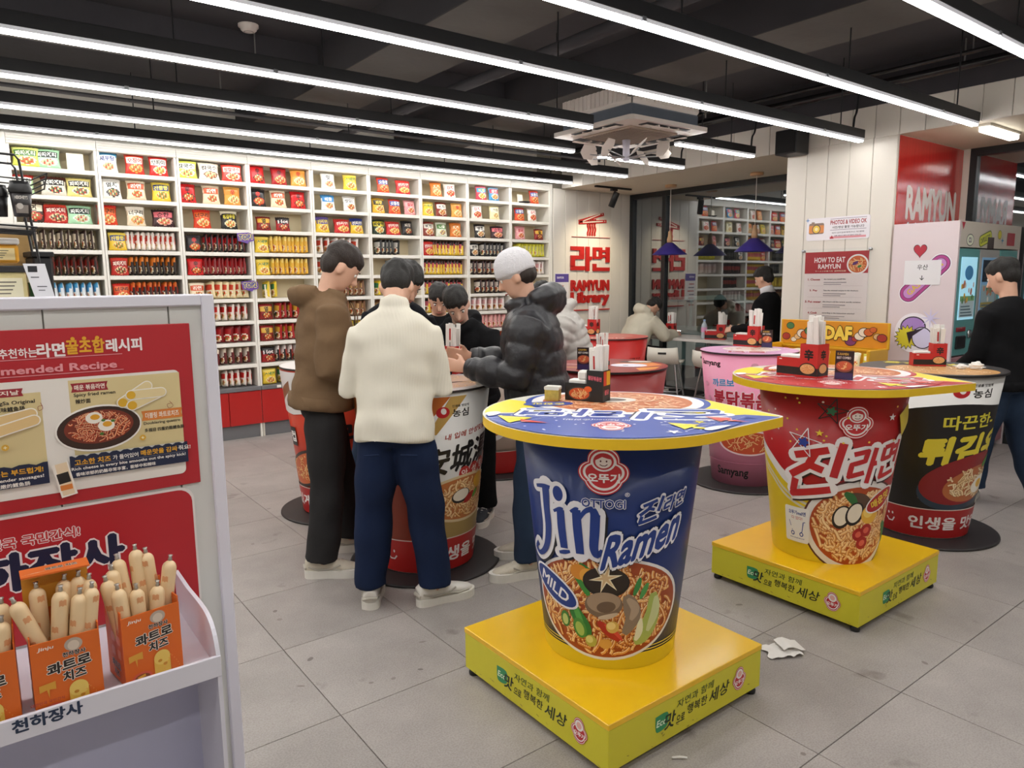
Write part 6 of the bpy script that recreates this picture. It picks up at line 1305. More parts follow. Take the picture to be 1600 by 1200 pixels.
ac_ = MB().box(-0.03, -0.024, -b[0] - 0.03, -a[0] + 0.03, z0 - 0.05, z1 + 0.03, CLEAR).build('acrylic_cover', hp); ac_.data.materials.append(acr)
for f in ac_.data.polygons:
    if f.center.x < -0.029: f.material_index = 1
for yy in (-b[0] - 0.015, -a[0] + 0.015):
    for zz in (z1 + 0.012, z0 - 0.03): MB().lathe([(0, 0), (0.012, 0), (0.012, 0.034), (0, 0.034)], STEEL, 12).build('standoff', hp, (0, yy, zz), (0, -PI / 2, 0))
rs = thing('red_ramyun_sign', 'glossy red RAMYUN sign on the pillar side above the pink cabinet', 'sign', (0, 3.045, 0))
rs_m = mat('red_gloss_vinyl', '#bd2a24', 0.12, var=0.25, scale=3, coat=0.5, stretch=(12, 1, 0.6), bump=0.15, bscale=4)
MB().box(6.505, 7.8, -0.006, 0, 1.9, 2.795, rs_m).build('panel', rs)
P = Print(fm_y(-0.0065), e0=0.0004); P.text('RAMYUN', (6.644 + 7.735) / 2, (2.363 + 2.123) / 2, 0.3, '#e9e4e2', w=1.02, bold=0.05); P.text('Library', 7.0, 1.95, 0.25, '#e9e4e2', w=0.6, bold=0.04, shear=0.2); P.build('printed_lettering', rs)
# pink cabinet / capsule machines
cb = thing('capsule_machine_bank', 'pale pink sticker-covered cabinet with teal and grey capsule machines', 'vending machine', (6.45, 2.5, 0))
PINK = mat('pale_pink_cabinet', '#dccdd0', 0.4, var=0.02)
MB().box(0, 0.03, 0, 0.52, 0, 2.04, PINK).box(0.03, 1.34, 0.36, 0.52, 0, 2.04, PINK).box(0.03, 1.34, 0.0, 0.36, 1.83, 2.04, mat('beige_cabinet_header', '#cfc6ba', 0.5, var=0.02)).box(1.31, 1.34, 0, 0.36, 0, 1.83, PINK).build('cabinet', cb)
def machine(x0, x1, z0, z1, col, kind):
    c = mat('machine_' + col.lstrip('#'), col, 0.35, var=0.03); w = x1 - x0
    m = MB().box(x0, x1, 0.0, 0.36, z0, z1, c, b=0.008).build('capsule_machine', cb)
    s0, s1 = z0 + (z1 - z0) * 0.34, z1 - 0.07
    MB().box(x0 + w * 0.12, x1 - w * 0.14, -0.006, 0, s0, s1, mat('lit_screen_' + kind, {'a': '#9fd4ea', 'b': '#5a7a94', 'c': '#e0a4b4'}[kind], 0.3, var=0.3, scale=9, emit=0.55)).build('display_window', m)
    P = Print(fm_y(-0.0065), e0=0.0004, de=0.0001); q = random.Random(ord(kind) + int(x0 * 10))
    bx0, bx1 = x0 + w * 0.14, x1 - w * 0.16
    if kind == 'a':
        P.rect(bx0, bx1, s0 + 0.02, s0 + (s1 - s0) * 0.3, '#cfe6ee'); P.rect(bx0, bx1, s0 + (s1 - s0) * 0.3, s0 + (s1 - s0) * 0.38, '#8cc48a'); P.ell((bx0 + bx1) / 2, s0 + (s1 - s0) * 0.75, w * 0.2, 0.06, '#4a9ad4')
    elif kind == 'b':
        P.rect(bx0, bx1, s0 + (s1 - s0) * 0.6, s1 - 0.02, '#1c2a3c'); P.rect(bx0, bx1, s0 + 0.02, s0 + (s1 - s0) * 0.55, '#a9c4cc'); P.rect(bx0, bx1, s0 + (s1 - s0) * 0.18, s0 + (s1 - s0) * 0.26, '#b5a45a')
    else: P.rect(bx0, bx1, s0 + (s1 - s0) * 0.45, s1 - 0.02, '#c93a5a'); P.ell((bx0 + bx1) / 2, s0 + (s1 - s0) * 0.6, w * 0.14, 0.05, '#e8c8d0')
    for _ in range(14): P.ell(q.uniform(bx0 + 0.02, bx1 - 0.02), s0 + (s1 - s0) * q.uniform(0.28, 0.62), 0.018, 0.024, q.choice(['#f0ece4', '#d98a6a', '#e8c04a', '#b59a7a', '#6a9a6a']), 12)
    for k in range(4): P.rect(bx0 + 0.02, bx1 - 0.03 - 0.02 * k, s0 + 0.03 + 0.025 * k, s0 + 0.04 + 0.025 * k, '#5a7a8a')
    P.build('printed_display', m)
    MB().box(x0 + w * 0.1, x0 + w * 0.5, -0.012, 0, z0 + (z1 - z0) * 0.23, z0 + (z1 - z0) * 0.27, mat('maroon_coin_plate', '#8a1f2a', 0.4, var=0.05), b=0.003).build('coin_slot', m)
    MB().lathe([(0, 0), (0.035, 0), (0.035, 0.015), (0, 0.018)], STEEL, 18).build('turn_knob', m, (x0 + w * 0.72, 0, z0 + (z1 - z0) * 0.2), (PI / 2, 0, 0))
    MB().box(x0 + w * 0.1, x0 + w * 0.55, -0.014, 0, z0 + 0.06, z0 + (z1 - z0) * 0.19, BLACK, b=0.008).build('dispense_flap', m)
TEAL = '#5f9c9c'
machine(0.035, 0.45, 0.93, 1.82, TEAL, 'a'); machine(0.455, 0.88, 0.93, 1.82, '#a9a8a6', 'b'); machine(0.885, 1.3, 0.93, 1.82, TEAL, 'a'); machine(0.035, 0.45, 0.05, 0.92, '#a87880', 'c'); machine(0.455, 0.88, 0.05, 0.92, '#a9a8a6', 'a'); machine(0.885, 1.3, 0.05, 0.92, '#a87880', 'c')
P = Print(lambda u, v, e: (6.45 * 0 - e, -u - 2.5, v), e0=0.0005, de=0.0002)
h = (-2.791, 1.813); P.poly([(h[0] + 0.055 * math.sin(t_) ** 3, h[1] + 0.004 * (13 * math.cos(t_) - 5 * math.cos(2 * t_) - 2 * math.cos(3 * t_) - math.cos(4 * t_))) for t_ in [i * 2 * PI / 32 for i in range(32)]], '#3a2a30'); P.poly([(h[0] + 0.05 * math.sin(t_) ** 3, h[1] + 0.0036 * (13 * math.cos(t_) - 5 * math.cos(2 * t_) - 2 * math.cos(3 * t_) - math.cos(4 * t_))) for t_ in [i * 2 * PI / 32 for i in range(32)]], '#b5283c')
a, b = (-2.86, 1.454), (-2.622, 1.698)
def capsule(a, b, w, c):
    P.rib([a, b], w, c, cut=0)
    for q_ in (a, b): P.ell(q_[0], q_[1], w / 2, w / 2, c, 24)
for w, c in ((0.165, '#efeaf0'), (0.15, '#3a2438'), (0.14, '#b0408a'), (0.095, '#3a2438'), (0.088, '#c48ac8')): capsule(a, b, w, c)
rt_ = math.atan2(b[1] - a[1], b[0] - a[0]); P.text('GASHAPON', (a[0] + b[0]) / 2, (a[1] + b[1]) / 2, 0.05, '#d9b84a', w=0.36, bold=0.03, rot=rt_)
a = (-2.795, 1.117); P.ell(a[0], a[1], 0.16, 0.17, '#efeaf0', 30); P.ell(a[0] - 0.01, a[1] + 0.05, 0.105, 0.09, '#2a2030', 28); P.ell(a[0] - 0.01, a[1] + 0.05, 0.095, 0.08, '#a884c8', 28); P.star(a[0] - 0.055, a[1] - 0.04, 0.11, '#2a2030', 16, 0.72); P.star(a[0] - 0.055, a[1] - 0.04, 0.1, '#d9cc3a', 16, 0.72); P.ell(a[0] + 0.07, a[1] - 0.04, 0.085, 0.095, '#2a2030', 24, 0.3); P.ell(a[0] + 0.07, a[1] - 0.04, 0.077, 0.087, '#d5d0ea', 24, 0.3); P.poly([(a[0] - 0.06, a[1] + 0.0), (a[0] + 0.09, a[1] + 0.05), (a[0] - 0.01, a[1] - 0.03), (a[0] - 0.03, a[1] - 0.1)], '#2a2030')
a = (-2.67, 1.247); P.star(a[0], a[1], 0.09, '#d3cdea', 8, 0.2); P.build('printed_stickers', cb)
P = Print(lambda u, v, e: (u - 6.45, -e, v), e0=0.0005, de=0.0002)
a = (6.672, 1.89); P.ell(a[0], a[1], 0.075, 0.05, '#3a4a44', 24); P.ell(a[0], a[1], 0.067, 0.043, '#e9ecd6', 24); P.text('CU', a[0], a[1], 0.045, '#3a2a5a', w=0.06, bold=0.04)
a = (6.959, 1.908); P.rect(a[0] - 0.11, a[0] + 0.16, a[1] - 0.05, a[1] + 0.05, '#55662a', r=0.04, rot=0.25); P.rect(a[0] - 0.1, a[0] + 0.15, a[1] - 0.042, a[1] + 0.042, '#d9dc4a', r=0.035, rot=0.25); P.text('CAPSULE TOY', a[0] + 0.025, a[1], 0.045, '#3a4a2a', w=0.21, bold=0.03, rot=0.25)
a = (7.091, 1.873); P.rect(a[0] - 0.06, a[0] + 0.08, a[1] - 0.05, a[1] + 0.05, '#3c2c28'); P.ell(7.287, 1.95, 0.04, 0.04, '#8a8a2a'); P.ell(7.287, 1.95, 0.034, 0.034, '#e0d44a'); P.rect(7.461, 7.619 + 0.02, 1.86, 1.972, '#b02a3a'); P.star(7.356, 1.902, 0.035, '#4a8ab0', 4, 0.3); P.poly([(0.03 + 6.45, 2.03), (0.1 + 6.45, 2.03), (0.065 + 6.45, 1.97)], '#b5283c'); P.build('printed_header', cb)
pp = thing('paper_note', 'white paper note with an umbrella word taped to the pink cabinet', 'note', (6.45, 0, 0))
a, b = (-2.907, 1.525), (-2.615, 1.729); MB().box(-0.005, -0.0035, -b[0], -a[0], a[1], b[1], pr('#e4e2e4')).build('paper', pp)
P = Print(fm_x(-0.0055), e0=0.0003); P.text('우산', (a[0] + b[0]) / 2, (a[1] + b[1]) / 2 + 0.045, 0.045, '#2a2a30', w=0.085, bold=0.01); P.text('↓', (a[0] + b[0]) / 2, (a[1] + b[1]) / 2 - 0.045, 0.04, '#2a2a30'); P.build('printed_text', pp)
# yellow bench rack in front of the pillar
yr = thing('yellow_rack', 'yellow product rack with a mushroom-orange header in front of the pillar', 'rack', (6.2, 3.4, 0))
YR = mat('yellow_painted_metal', '#d9a520', 0.4, var=0.04)
MB().box(0.0, 0.02, -0.52, 0.5, 0.975, 1.205, YR, b=0.006).build('header_board', yr)
for y in (-0.51, 0.47): MB().box(-0.3, 0.02, y, y + 0.03, 0, 0.99, YR, b=0.006).build('side_frame', yr)
for z in (0.25, 0.55, 0.8): MB().box(-0.3, 0.02, -0.48, 0.47, z, z + 0.015, YR).build('shelf', yr)
MB().box(0.0, 0.02, -0.48, 0.47, 0.05, 0.975, YR).build('back_sheet', yr); MB().box(-0.02, 0.0, -0.5, 0.48, 0.955, 0.975, YR).build('label_rail', yr)
P = Print(lambda u, v, e: (-e, -u - 3.4, v), e0=0.0005, de=0.0002)
x0_, x1_ = -3.88, -2.9; P.rect(x0_, x1_, 0.985, 1.2, '#d98f1c'); q = random.Random(3)
for k in range(24):
    x = x0_ + 0.04 + (x1_ - x0_ - 0.08) * k / 23; f = (k / 23)
    if 0.28 < f < 0.62: continue
    z = q.uniform(1.01, 1.16); r = q.uniform(0.03, 0.055); c = q.choice(['#7a3a6a', '#c9622a', '#a83a2a', '#e8dcc8', '#4a7a4a', '#d9b07a']); P.ell(x, z, r, r * 0.8, '#2a1c18', 18); P.ell(x, z, r * 0.88, r * 0.68, c, 18)
P.text('UDAF', -3.379, 1.1, 0.13, '#f0cf52', w=0.36, bold=0.06, out=[(0.04, '#2a1c14')]); P.build('printed_header', yr)
for k, (dy, c, lb) in enumerate(((-0.4, '#d9d24a', 'lime'), (-0.28, '#dfe0c8', 'pale'), (-0.16, '#e0b04a', 'amber'), (0.0, '#d9783a', 'orange'), (0.14, '#c9c04a', 'olive yellow'), (0.28, '#e6dcc4', 'cream'), (0.4, '#c94a3a', 'red'))):
    o = link('snack_pack', pouch('snack_pack', 0.1, 0.13, 0.02, design(c, '#f0ece0', '#d9a45a'), 8, 10), None, (6.1, 3.4 + dy, 0.817), (0.0, 0, -PI / 2)); o.rotation_euler = (-0.15, 0, -PI / 2); tag(o, '%s snack pack standing on the yellow rack' % lb, 'snack pack', 'snack packs on the yellow rack')
# ================================================================ chopstick boxes and table clutter
RB = mat('red_box_card', '#b8231f', 0.45, var=0.03); KB = mat('black_box_card', '#1b1919', 0.45, var=0.03); SLV = mat('white_paper_sleeve', '#e2ded8', 0.6, var=0.03)
slv = MB(); slv.box(-0.013, 0.013, -0.003, 0.003, 0, 0.21, SLV, b=0.002); slv = slv.mesh('chopstick_sleeve')
slp = Print(lambda u, v, e: (u, -0.0032 - e, v), e0=0.0002); slp.rect(-0.006, 0.006, 0.13, 0.185, '#b5322e'); slp.rect(-0.004, 0.004, 0.1, 0.12, '#8a8a86'); slp = slp.b.mesh('printed_mark')
def chop_box(x, y, z, yaw, label, nm, dark=False, s=1.0, n=12):
    rz = math.atan2(y, x) - PI / 2 + yaw; t = thing('chopstick_box', label, 'box', (x, y, z), rz, 'L-shaped chopstick boxes on the tables'); M_ = KB if dark else RB
    L, Wd, H1, H2, D = 0.2 * s, 0.085 * s, 0.15 * s, 0.085 * s, 0.085 * s; k = 0.002
    m = MB(); x1 = -Wd
    for a, b, h in ((x1, 0, H1), (-L, x1, H2)): m.box(a, b, 0, k, 0, h, M_).box(a, b, D - k, D, 0, h, M_).box(a, a + k, k, D - k, 0, h, M_).box(b - k, b, k, D - k, 0, h, M_)
    m.box(-L, 0, 0, D, 0, k, M_); m.build('box', t)
    P = Print(lambda u, v, e: (u, -e, v), e0=0.0004, de=0.00015)
    if not dark:
        P.rect(-L, 0, 0.01 * s, 0.045 * s, '#1c1716'); P.text('辛', -Wd / 2, H1 * 0.68, 0.05 * s, '#171211', w=0.045 * s, bold=0.05); P.ell(-Wd * 0.55, 0.04 * s, 0.04 * s, 0.027 * s, '#1a1514', 24); P.ell(-Wd * 0.55, 0.04 * s, 0.035 * s, 0.022 * s, '#d9a468', 24); noodles(P, -Wd * 0.55, 0.04 * s, 0.032 * s, 0.02 * s, 5, 16, w=0.006); P.rect(-L + 0.015, -L + 0.03, H2 - 0.012, H2 - 0.007, '#f0e6dc')
    else:
        P.text('불닭볶음면', -Wd / 2, H1 * 0.75, 0.022 * s, '#c95a6a', w=0.07 * s, bold=0.04, slope=-0.1); P.ell(-L * 0.62, 0.035 * s, 0.062 * s, 0.034 * s, '#3a3634', 26); P.ell(-L * 0.62, 0.035 * s, 0.054 * s, 0.028 * s, '#c9501f', 26); noodles(P, -L * 0.62, 0.035 * s, 0.05 * s, 0.025 * s, 6, 30, w=0.006); P.ell(-Wd * 0.9, 0.06 * s, 0.02 * s, 0.014 * s, '#d95a1f', 16)
    P.build('printed_front', t)
    P = Print(lambda u, v, e: (e, u, v), e0=0.0004, de=0.00015)
    if not dark:
        P.rect(0, D, 0.01 * s, 0.045 * s, '#1c1716'); P.text('辛', D / 2, H1 * 0.68, 0.045 * s, '#171211', w=0.04 * s, bold=0.05); P.ell(D / 2, 0.042 * s, 0.033 * s, 0.025 * s, '#1a1514', 20); P.ell(D / 2, 0.042 * s, 0.028 * s, 0.02 * s, '#d9a468', 20)
    else: P.rect(0.006, D * 0.45, H1 * 0.52, H1 * 0.97, '#c9402e'); P.rect(D * 0.47, D - 0.004, H1 * 0.52, H1 * 0.97, '#d9a82c'); P.text('불닭', D / 2, H1 * 0.3, 0.025 * s, '#c95a6a', w=0.05 * s, bold=0.04)
    P.build('printed_side', t)
    M = Matrix.Translation((x, y, z)) @ Matrix.Rotation(rz, 4, 'Z'); q = random.Random(int(x * 100))
    for i in range(n):
        u, v = (i % 4 + 0.5) / 4, (i // 4 + 0.5) / max(1, math.ceil(n / 4)); p = M @ Vector((-Wd + 0.012 + u * (Wd - 0.024), 0.012 + v * (D - 0.024), 0.004 + q.uniform(0, 0.03 * s)))
        o = link('chopstick_sleeve', slv, None, p, (q.uniform(-0.06, 0.06), q.uniform(-0.07, 0.07), rz + q.uniform(-0.3, 0.3))); o.scale = (s, s, s * 1.15); tag(o, 'white paper chopstick sleeve, %s of those in %s' % (ORDX[i], nm), 'chopsticks', 'chopstick sleeves in %s' % nm)
        if i % 4 == 1: link('printed_mark', slp, o)
    np_ = MB().box(-L + 0.01, x1 - 0.008, 0.012, D - 0.012, 0.003, H2 + 0.012, SLV, b=0.004)
    if dark: np_.box(x1 - 0.05, x1 - 0.006, 0.015, D - 0.015, H2 + 0.01, H2 + 0.05, SLV, b=0.008)
    o = np_.build('napkin_stack', None, (x, y, z), (0, 0, rz)); tag(o, 'white napkins stacked in %s' % nm, 'napkins', 'napkin stacks in the chopstick boxes')
chop_box(*(1.999, 2.034), 1.1015, -0.42, 'black chopstick box with pink lettering on the blue cup table', 'the black box', True, 0.85)
chop_box(*(3.267, 1.851), 1.1015, -0.55, 'red chopstick box on the red and yellow cup table', 'the red box on the yellow-edged table', False, 1.12)
chop_box(2.32, 3.62, 1.0335, -0.6, 'red chopstick box on the white cup table by the clasped hands', 'the red box by the clasped hands', False, 1.12)
chop_box(4.86, 1.9, 1.0335, 0.35, 'red chopstick box on the black cup table, far right', 'the red box on the black cup', False, 0.95)
chop_box(5.02, 3.36, 1.0435, -0.55, 'red chopstick box on the pink cup table', 'the red box on the pink cup', False, 1.12)
chop_box(5.0, 5.2, 1.0335, -0.5, 'red chopstick box on the bright red cup near the window', 'the red box nearest the red wall sign', False, 1.1)
chop_box(5.412 * 0 + 7.4, 5.412, 0.8455, -0.2, 'red chopstick box on the window counter beside a water bottle', 'the red box on the window counter', False, 1.25)
chop_box(7.25, 6.1, 0.8455, -0.4, 'red chopstick box on the counter before the cream parka', 'the red box before the cream parka', False, 1.2)
chop_box(3.3, 3.3, 1.0335, 0.5, 'red chopstick box on the dark red cup table', 'the red box on the dark red cup', False, 0.8, 6)
def menu_card(x, y, z, yaw, label, s=1.0):
    rz = math.atan2(y, x) - PI / 2 + yaw; t = thing('menu_card', label, 'card', (x, y, z), rz, 'small black recipe cards standing on the tables')
    MB().box(-0.042 * s, 0.042 * s, -0.002, 0.002, 0, 0.14 * s, pr('#2a1a1e')).build('card', t); MB().box(-0.046 * s, 0.046 * s, -0.012, 0.012, 0, 0.004, acr).build('acrylic_foot', t)
    P = Print(lambda u, v, e: (u, -0.002 - e, v), e0=0.0003, de=0.0001); P.text('K-RAMEN', -0.008 * s, 0.125 * s, 0.012 * s, '#c9a44a', w=0.05 * s, bold=0.03); P.text('BEST COMBO', -0.003 * s, 0.107 * s, 0.012 * s, '#d9d2cc', w=0.064 * s, bold=0.03); P.ell(0, 0.065 * s, 0.04 * s, 0.028 * s, '#8a4a3a', 24); P.ell(0, 0.068 * s, 0.035 * s, 0.022 * s, '#c9603e', 24); noodles(P, 0, 0.07 * s, 0.03 * s, 0.02 * s, 3, 14, w=0.006); P.rect(-0.04 * s, 0.04 * s, 0.002, 0.035 * s, '#3a2f5a'); P.build('printed_recipe', t)
menu_card(*(3.342, 1.756), 1.1015, -0.25, 'black recipe card standing beside the red box on the red cup table'); menu_card(*(3.049, 3.275), 1.0335, -0.2, 'black recipe card standing on the dark red cup table', 1.0); menu_card(*(5.076, 3.312), 1.0435, -0.3, 'black recipe card standing on the pink cup table')
# noodle-print cup fragment, yellow paper cup, crumpled napkins, bottle, floor litter
o = thing('foil_noodle_pouch', 'small gold-patterned foil pouch standing by the black chopstick box', 'pouch', (*(1.887, 2.211), 1.1015), math.atan2(2.17, 1.9) - PI / 2 - 0.3)
MB().prism(rrect(-0.03, 0.03, 0, 0.055, 0.008), -0.018, 0.018, mat('gold_foil', '#c9b25e', 0.3, metal=0.5, var=0.35, scale=60), 'y').build('pouch', o); MB().prism(rrect(-0.032, 0.032, 0.045, 0.06, 0.005), -0.02, 0.02, mat('white_foil_cap', '#dcd9d0', 0.35, var=0.05), 'y').build('cap', o)
o = thing('paper_cup', 'yellow and white paper cup on the white cup table by the puffer jacket', 'cup', (*(2.192, 3.168), 1.0335)); MB().lathe([(0, 0), (0.03, 0), (0.036, 0.045)], mat('white_cup_paper', '#e2ded6', 0.5, var=0.03), 24).lathe([(0.036, 0.045), (0.041, 0.095)], mat('yellow_cup_print', '#d9b82e', 0.45, var=0.1), 24).lathe([(0.041, 0.095), (0.043, 0.098), (0.04, 0.1), (0.036, 0.06), (0.0, 0.05)], mat('white_cup_paper', '#e2ded6', 0.5), 24).build('cup_wall', o); MB().lathe([(0.0, 0.07), (0.038, 0.07)], mat('broth_orange', '#c9782e', 0.3, var=0.2), 20).build('broth', o)
def crumple(x, y, z, r, label, g):
    bm = bmesh.new(); bmesh.ops.create_icosphere(bm, subdivisions=3, radius=r)
    for v in bm.verts: v.co *= 0.75 + 0.5 * abs(noise.noise(v.co * (1.6 / r) + Vector((x * 9, y * 9, 0)))); v.co.z = max(v.co.z * 0.75, -r * 0.45)
    m = MB(); m.bm(bm, SLV); o = m.build('crumpled_napkin', None, (x, y, z + r * 0.45)); tag(o, label, 'napkin', g)
crumple(*(4.785, 1.785), 1.0335, 0.03, 'smaller crumpled napkin on the black cup table', 'crumpled napkins on the black cup'); crumple(*(4.849, 1.728), 1.0335, 0.042, 'larger crumpled napkin on the black cup table, nearer its right rim', 'crumpled napkins on the black cup')
o = thing('water_bottle', 'clear water bottle with a pink label on the window counter', 'bottle', (7.36, 5.698, 0.8455)); MB().lathe([(0, 0), (0.034, 0), (0.036, 0.02), (0.034, 0.09), (0.036, 0.15), (0.03, 0.18), (0.014, 0.21), (0.014, 0.225)], mat('pale_bottle_plastic', '#b9c4cc', 0.1, var=0.05), 20).build('bottle', o); MB().lathe([(0.0365, 0.085), (0.0365, 0.145)], pr('#d99ac0'), 20).build('label_band', o); MB().lathe([(0.015, 0.222), (0.015, 0.24), (0, 0.24)], pr('#8aa4d0'), 16).build('cap', o)
nk = MB(); n = 10; vs = [(0.14 * (i / n - 0.5) * (1 + 0.15 * math.sin(j)), 0.11 * (j / n - 0.5), 0.004 + 0.012 * abs(math.sin(i * 0.9 + j * 0.35)) * (0.3 + i / n)) for j in range(n + 1) for i in range(n + 1)]; fs = [(j * (n + 1) + i, j * (n + 1) + i + 1, (j + 1) * (n + 1) + i + 1, (j + 1) * (n + 1) + i) for j in range(n) for i in range(n)]
nk.add(vs, fs, SLV, True); k0 = len(nk.v); nk.add([(0.1 * (i / 5 - 0.5) + 0.05, 0.09 * (j / 5 - 0.5) + 0.02, 0.022 + 0.01 * math.sin(i)) for j in range(6) for i in range(6)], [(j * 6 + i, j * 6 + i + 1, (j + 1) * 6 + i + 1, (j + 1) * 6 + i) for j in range(5) for i in range(5)], SLV, True)
o = nk.build('dropped_napkin', None, (*(2.648, 1.598), 0.001), (0, 0, -0.5)); tag(o, 'white napkin dropped on the floor between the two yellow plinths', 'napkin')
o = MB().tube([(0, 0, 0.004), (0.025, 0.004, 0.005), (0.05, -0.002, 0.008)], [0.004, 0.005, 0.004], SLV, 6).build('paper_scrap', None, (*(1.74, 1.427), 0.001), (0, 0, -0.75)); tag(o, 'small rolled white paper scrap on the floor at the bottom edge', 'litter')
# ================================================================ people
def loft(path, rr, n=16, side=(1, 0, 0)):
    """closed tube of elliptical sections along a path"""
    pts = [Vector(p) for p in path]; vs = []; fs = []; S = Vector(side)
    for i, p in enumerate(pts):
        t = (pts[min(i + 1, len(pts) - 1)] - pts[max(i - 1, 0)]).normalized(); a = S - t * S.dot(t)
        if a.length < 1e-3: a = Vector((0, 1, 0)) - t * t.y
        a.normalize(); b = t.cross(a); r = rr[i]; rx, ry = r if isinstance(r, tuple) else (r, r)
        for k in range(n):
            g = 2 * PI * k / n; vs.append(p + a * (rx * math.cos(g)) + b * (ry * math.sin(g)))
    for i in range(len(pts) - 1):
        for k in range(n):
            j = (k + 1) % n; fs.append((i * n + k, i * n + j, (i + 1) * n + j, (i + 1) * n + k))
    fs.append(tuple(range(n))[::-1]); q = (len(pts) - 1) * n; fs.append(tuple(range(q, q + n)))
    return vs, fs
def ball(c, r, M=None, n=14):
    c = Vector(c); r = r if isinstance(r, tuple) else (r, r, r); vs = []; fs = []
    for j in range(1, n):
        a = PI * j / n
        for k in range(n): g = 2 * PI * k / n; p = Vector((r[0] * math.sin(a) * math.cos(g), r[1] * math.sin(a) * math.sin(g), -r[2] * math.cos(a))); vs.append(c + (M @ p if M else p))
    for j in range(n - 2):
        for k in range(n): q = (k + 1) % n; fs.append((j * n + k, j * n + q, (j + 1) * n + q, (j + 1) * n + k))
    fs.append(tuple(range(n))[::-1]); fs.append(tuple(range((n - 2) * n, (n - 1) * n))); return vs, fs
def fuse(name, parts, voxel, m, sm=4, disp=None):
    """grow one continuous skin over the given volumes"""
    vs = []; fs = []
    for v, f in parts:
        o = len(vs); vs += [tuple(p) for p in v]; fs += [tuple(i + o for i in q) for q in f]
    me = bpy.data.meshes.new('volume'); me.from_pydata(vs, [], fs); bm = bmesh.new(); bm.from_mesh(me); bmesh.ops.recalc_face_normals(bm, faces=bm.faces); bm.to_mesh(me); bm.free()
    o = bpy.data.objects.new('volume', me); COL.objects.link(o)
    r = o.modifiers.new('r', 'REMESH'); r.mode = 'VOXEL'; r.voxel_size = voxel
    s = o.modifiers.new('s', 'SMOOTH'); s.factor = 0.5; s.iterations = sm
    out = bpy.data.meshes.new_from_object(o.evaluated_get(bpy.context.evaluated_depsgraph_get())); bpy.data.objects.remove(o); bpy.data.meshes.remove(me)
    out.name = name; out.materials.clear(); out.materials.append(m)
    n = len(out.vertices); co = np.zeros(n * 3); out.vertices.foreach_get('co', co); co = co.reshape(-1, 3)
    if disp:
        no = np.zeros(n * 3); out.vertices.foreach_get('normal', no); no = no.reshape(-1, 3); co = co + no * disp(co)[:, None]; out.vertices.foreach_set('co', co.ravel())
    out.polygons.foreach_set('use_smooth', [True] * len(out.polygons)); out.update(); return out
def folds(amp, seed, sc=(7, 7, 14), amp2=0.0):
    def f(co):
        return np.array([amp * noise.noise(Vector((c[0] * sc[0] + seed, c[1] * sc[1], c[2] * sc[2]))) + (amp2 * noise.noise(Vector((c[0] * 60, c[1] * 60, c[2] * 60))) if amp2 else 0) for c in co])
    return f
def quilt(segs, pitch, amp, seed):
    """puffer baffles: bulges repeating along whichever limb axis is nearest"""
    def f(co):
        best = np.full(len(co), 1e9); s_ = np.zeros(len(co)); base = 0.0
        for path, w in segs:
            acc = 0.0
            for a, b in zip(path[:-1], path[1:]):
                a = np.array(a); b = np.array(b); d = b - a; L = np.linalg.norm(d); t = np.clip(((co - a) @ d) / (L * L), 0, 1); q = np.linalg.norm(co - (a + t[:, None] * d), axis=1) / w
                k = q < best; best[k] = q[k]; s_[k] = acc + t[k] * L; acc += L
        return amp * (np.abs(np.sin(PI * s_ / pitch)) ** 0.6 - 0.55) + folds(amp * 0.3, seed, (24, 24, 34))(co)
    return f
SKIN = mat('skin', '#d3a58c', 0.5, var=0.05, scale=20); SKINP = mat('skin_pale', '#dcb29c', 0.5, var=0.05, scale=20)
HAIRB = mat('black_hair', '#17130f', 0.55, var=0.3, scale=60, bump=0.8, bscale=120, stretch=(3, 3, 0.4)); HAIRD = mat('dark_brown_hair', '#2a1e17', 0.55, var=0.3, scale=60, bump=0.8, bscale=120, stretch=(3, 3, 0.4))
EYEW = mat('eye_white', '#e6e2dc', 0.3, var=0); IRIS = mat('dark_iris', '#1c120d', 0.2, var=0); LIPS = mat('lips', '#b06a5e', 0.5, var=0); SOLE = mat('white_sole', '#dedad2', 0.5, var=0.05)
TRIM_ = mat('shoe_overlay_grey', '#b3aca0', 0.5, var=0.05)
def head_parts(Mh):
    """head in its own frame: chin 0, crown .235, face towards +Y"""
    prof = [(0.0, 0.030, 0.030, 0.045), (0.02, 0.048, 0.05, 0.035), (0.045, 0.058, 0.068, 0.022), (0.075, 0.066, 0.082, 0.01), (0.11, 0.072, 0.09, 0.002), (0.15, 0.076, 0.097, -0.004), (0.185, 0.073, 0.094, -0.006), (0.212, 0.058, 0.075, -0.008), (0.229, 0.034, 0.045, -0.01), (0.235, 0.01, 0.014, -0.01)]
    T = lambda vf: ([Mh @ Vector(v) for v in vf[0]], vf[1])
    P_ = [T(loft([(0, p[3], p[0]) for p in prof], [(p[1], p[2]) for p in prof], 20))]
    P_.append(T(loft([(0, 0.088, 0.118), (0, 0.1, 0.095), (0, 0.108, 0.078), (0, 0.094, 0.07)], [(0.008, 0.008), (0.011, 0.01), (0.016, 0.012), (0.011, 0.008)], 10)))
    for s in (-1, 1): P_.append(T(ball((s * 0.077, -0.012, 0.098), (0.011, 0.02, 0.032), n=10)))
    return P_
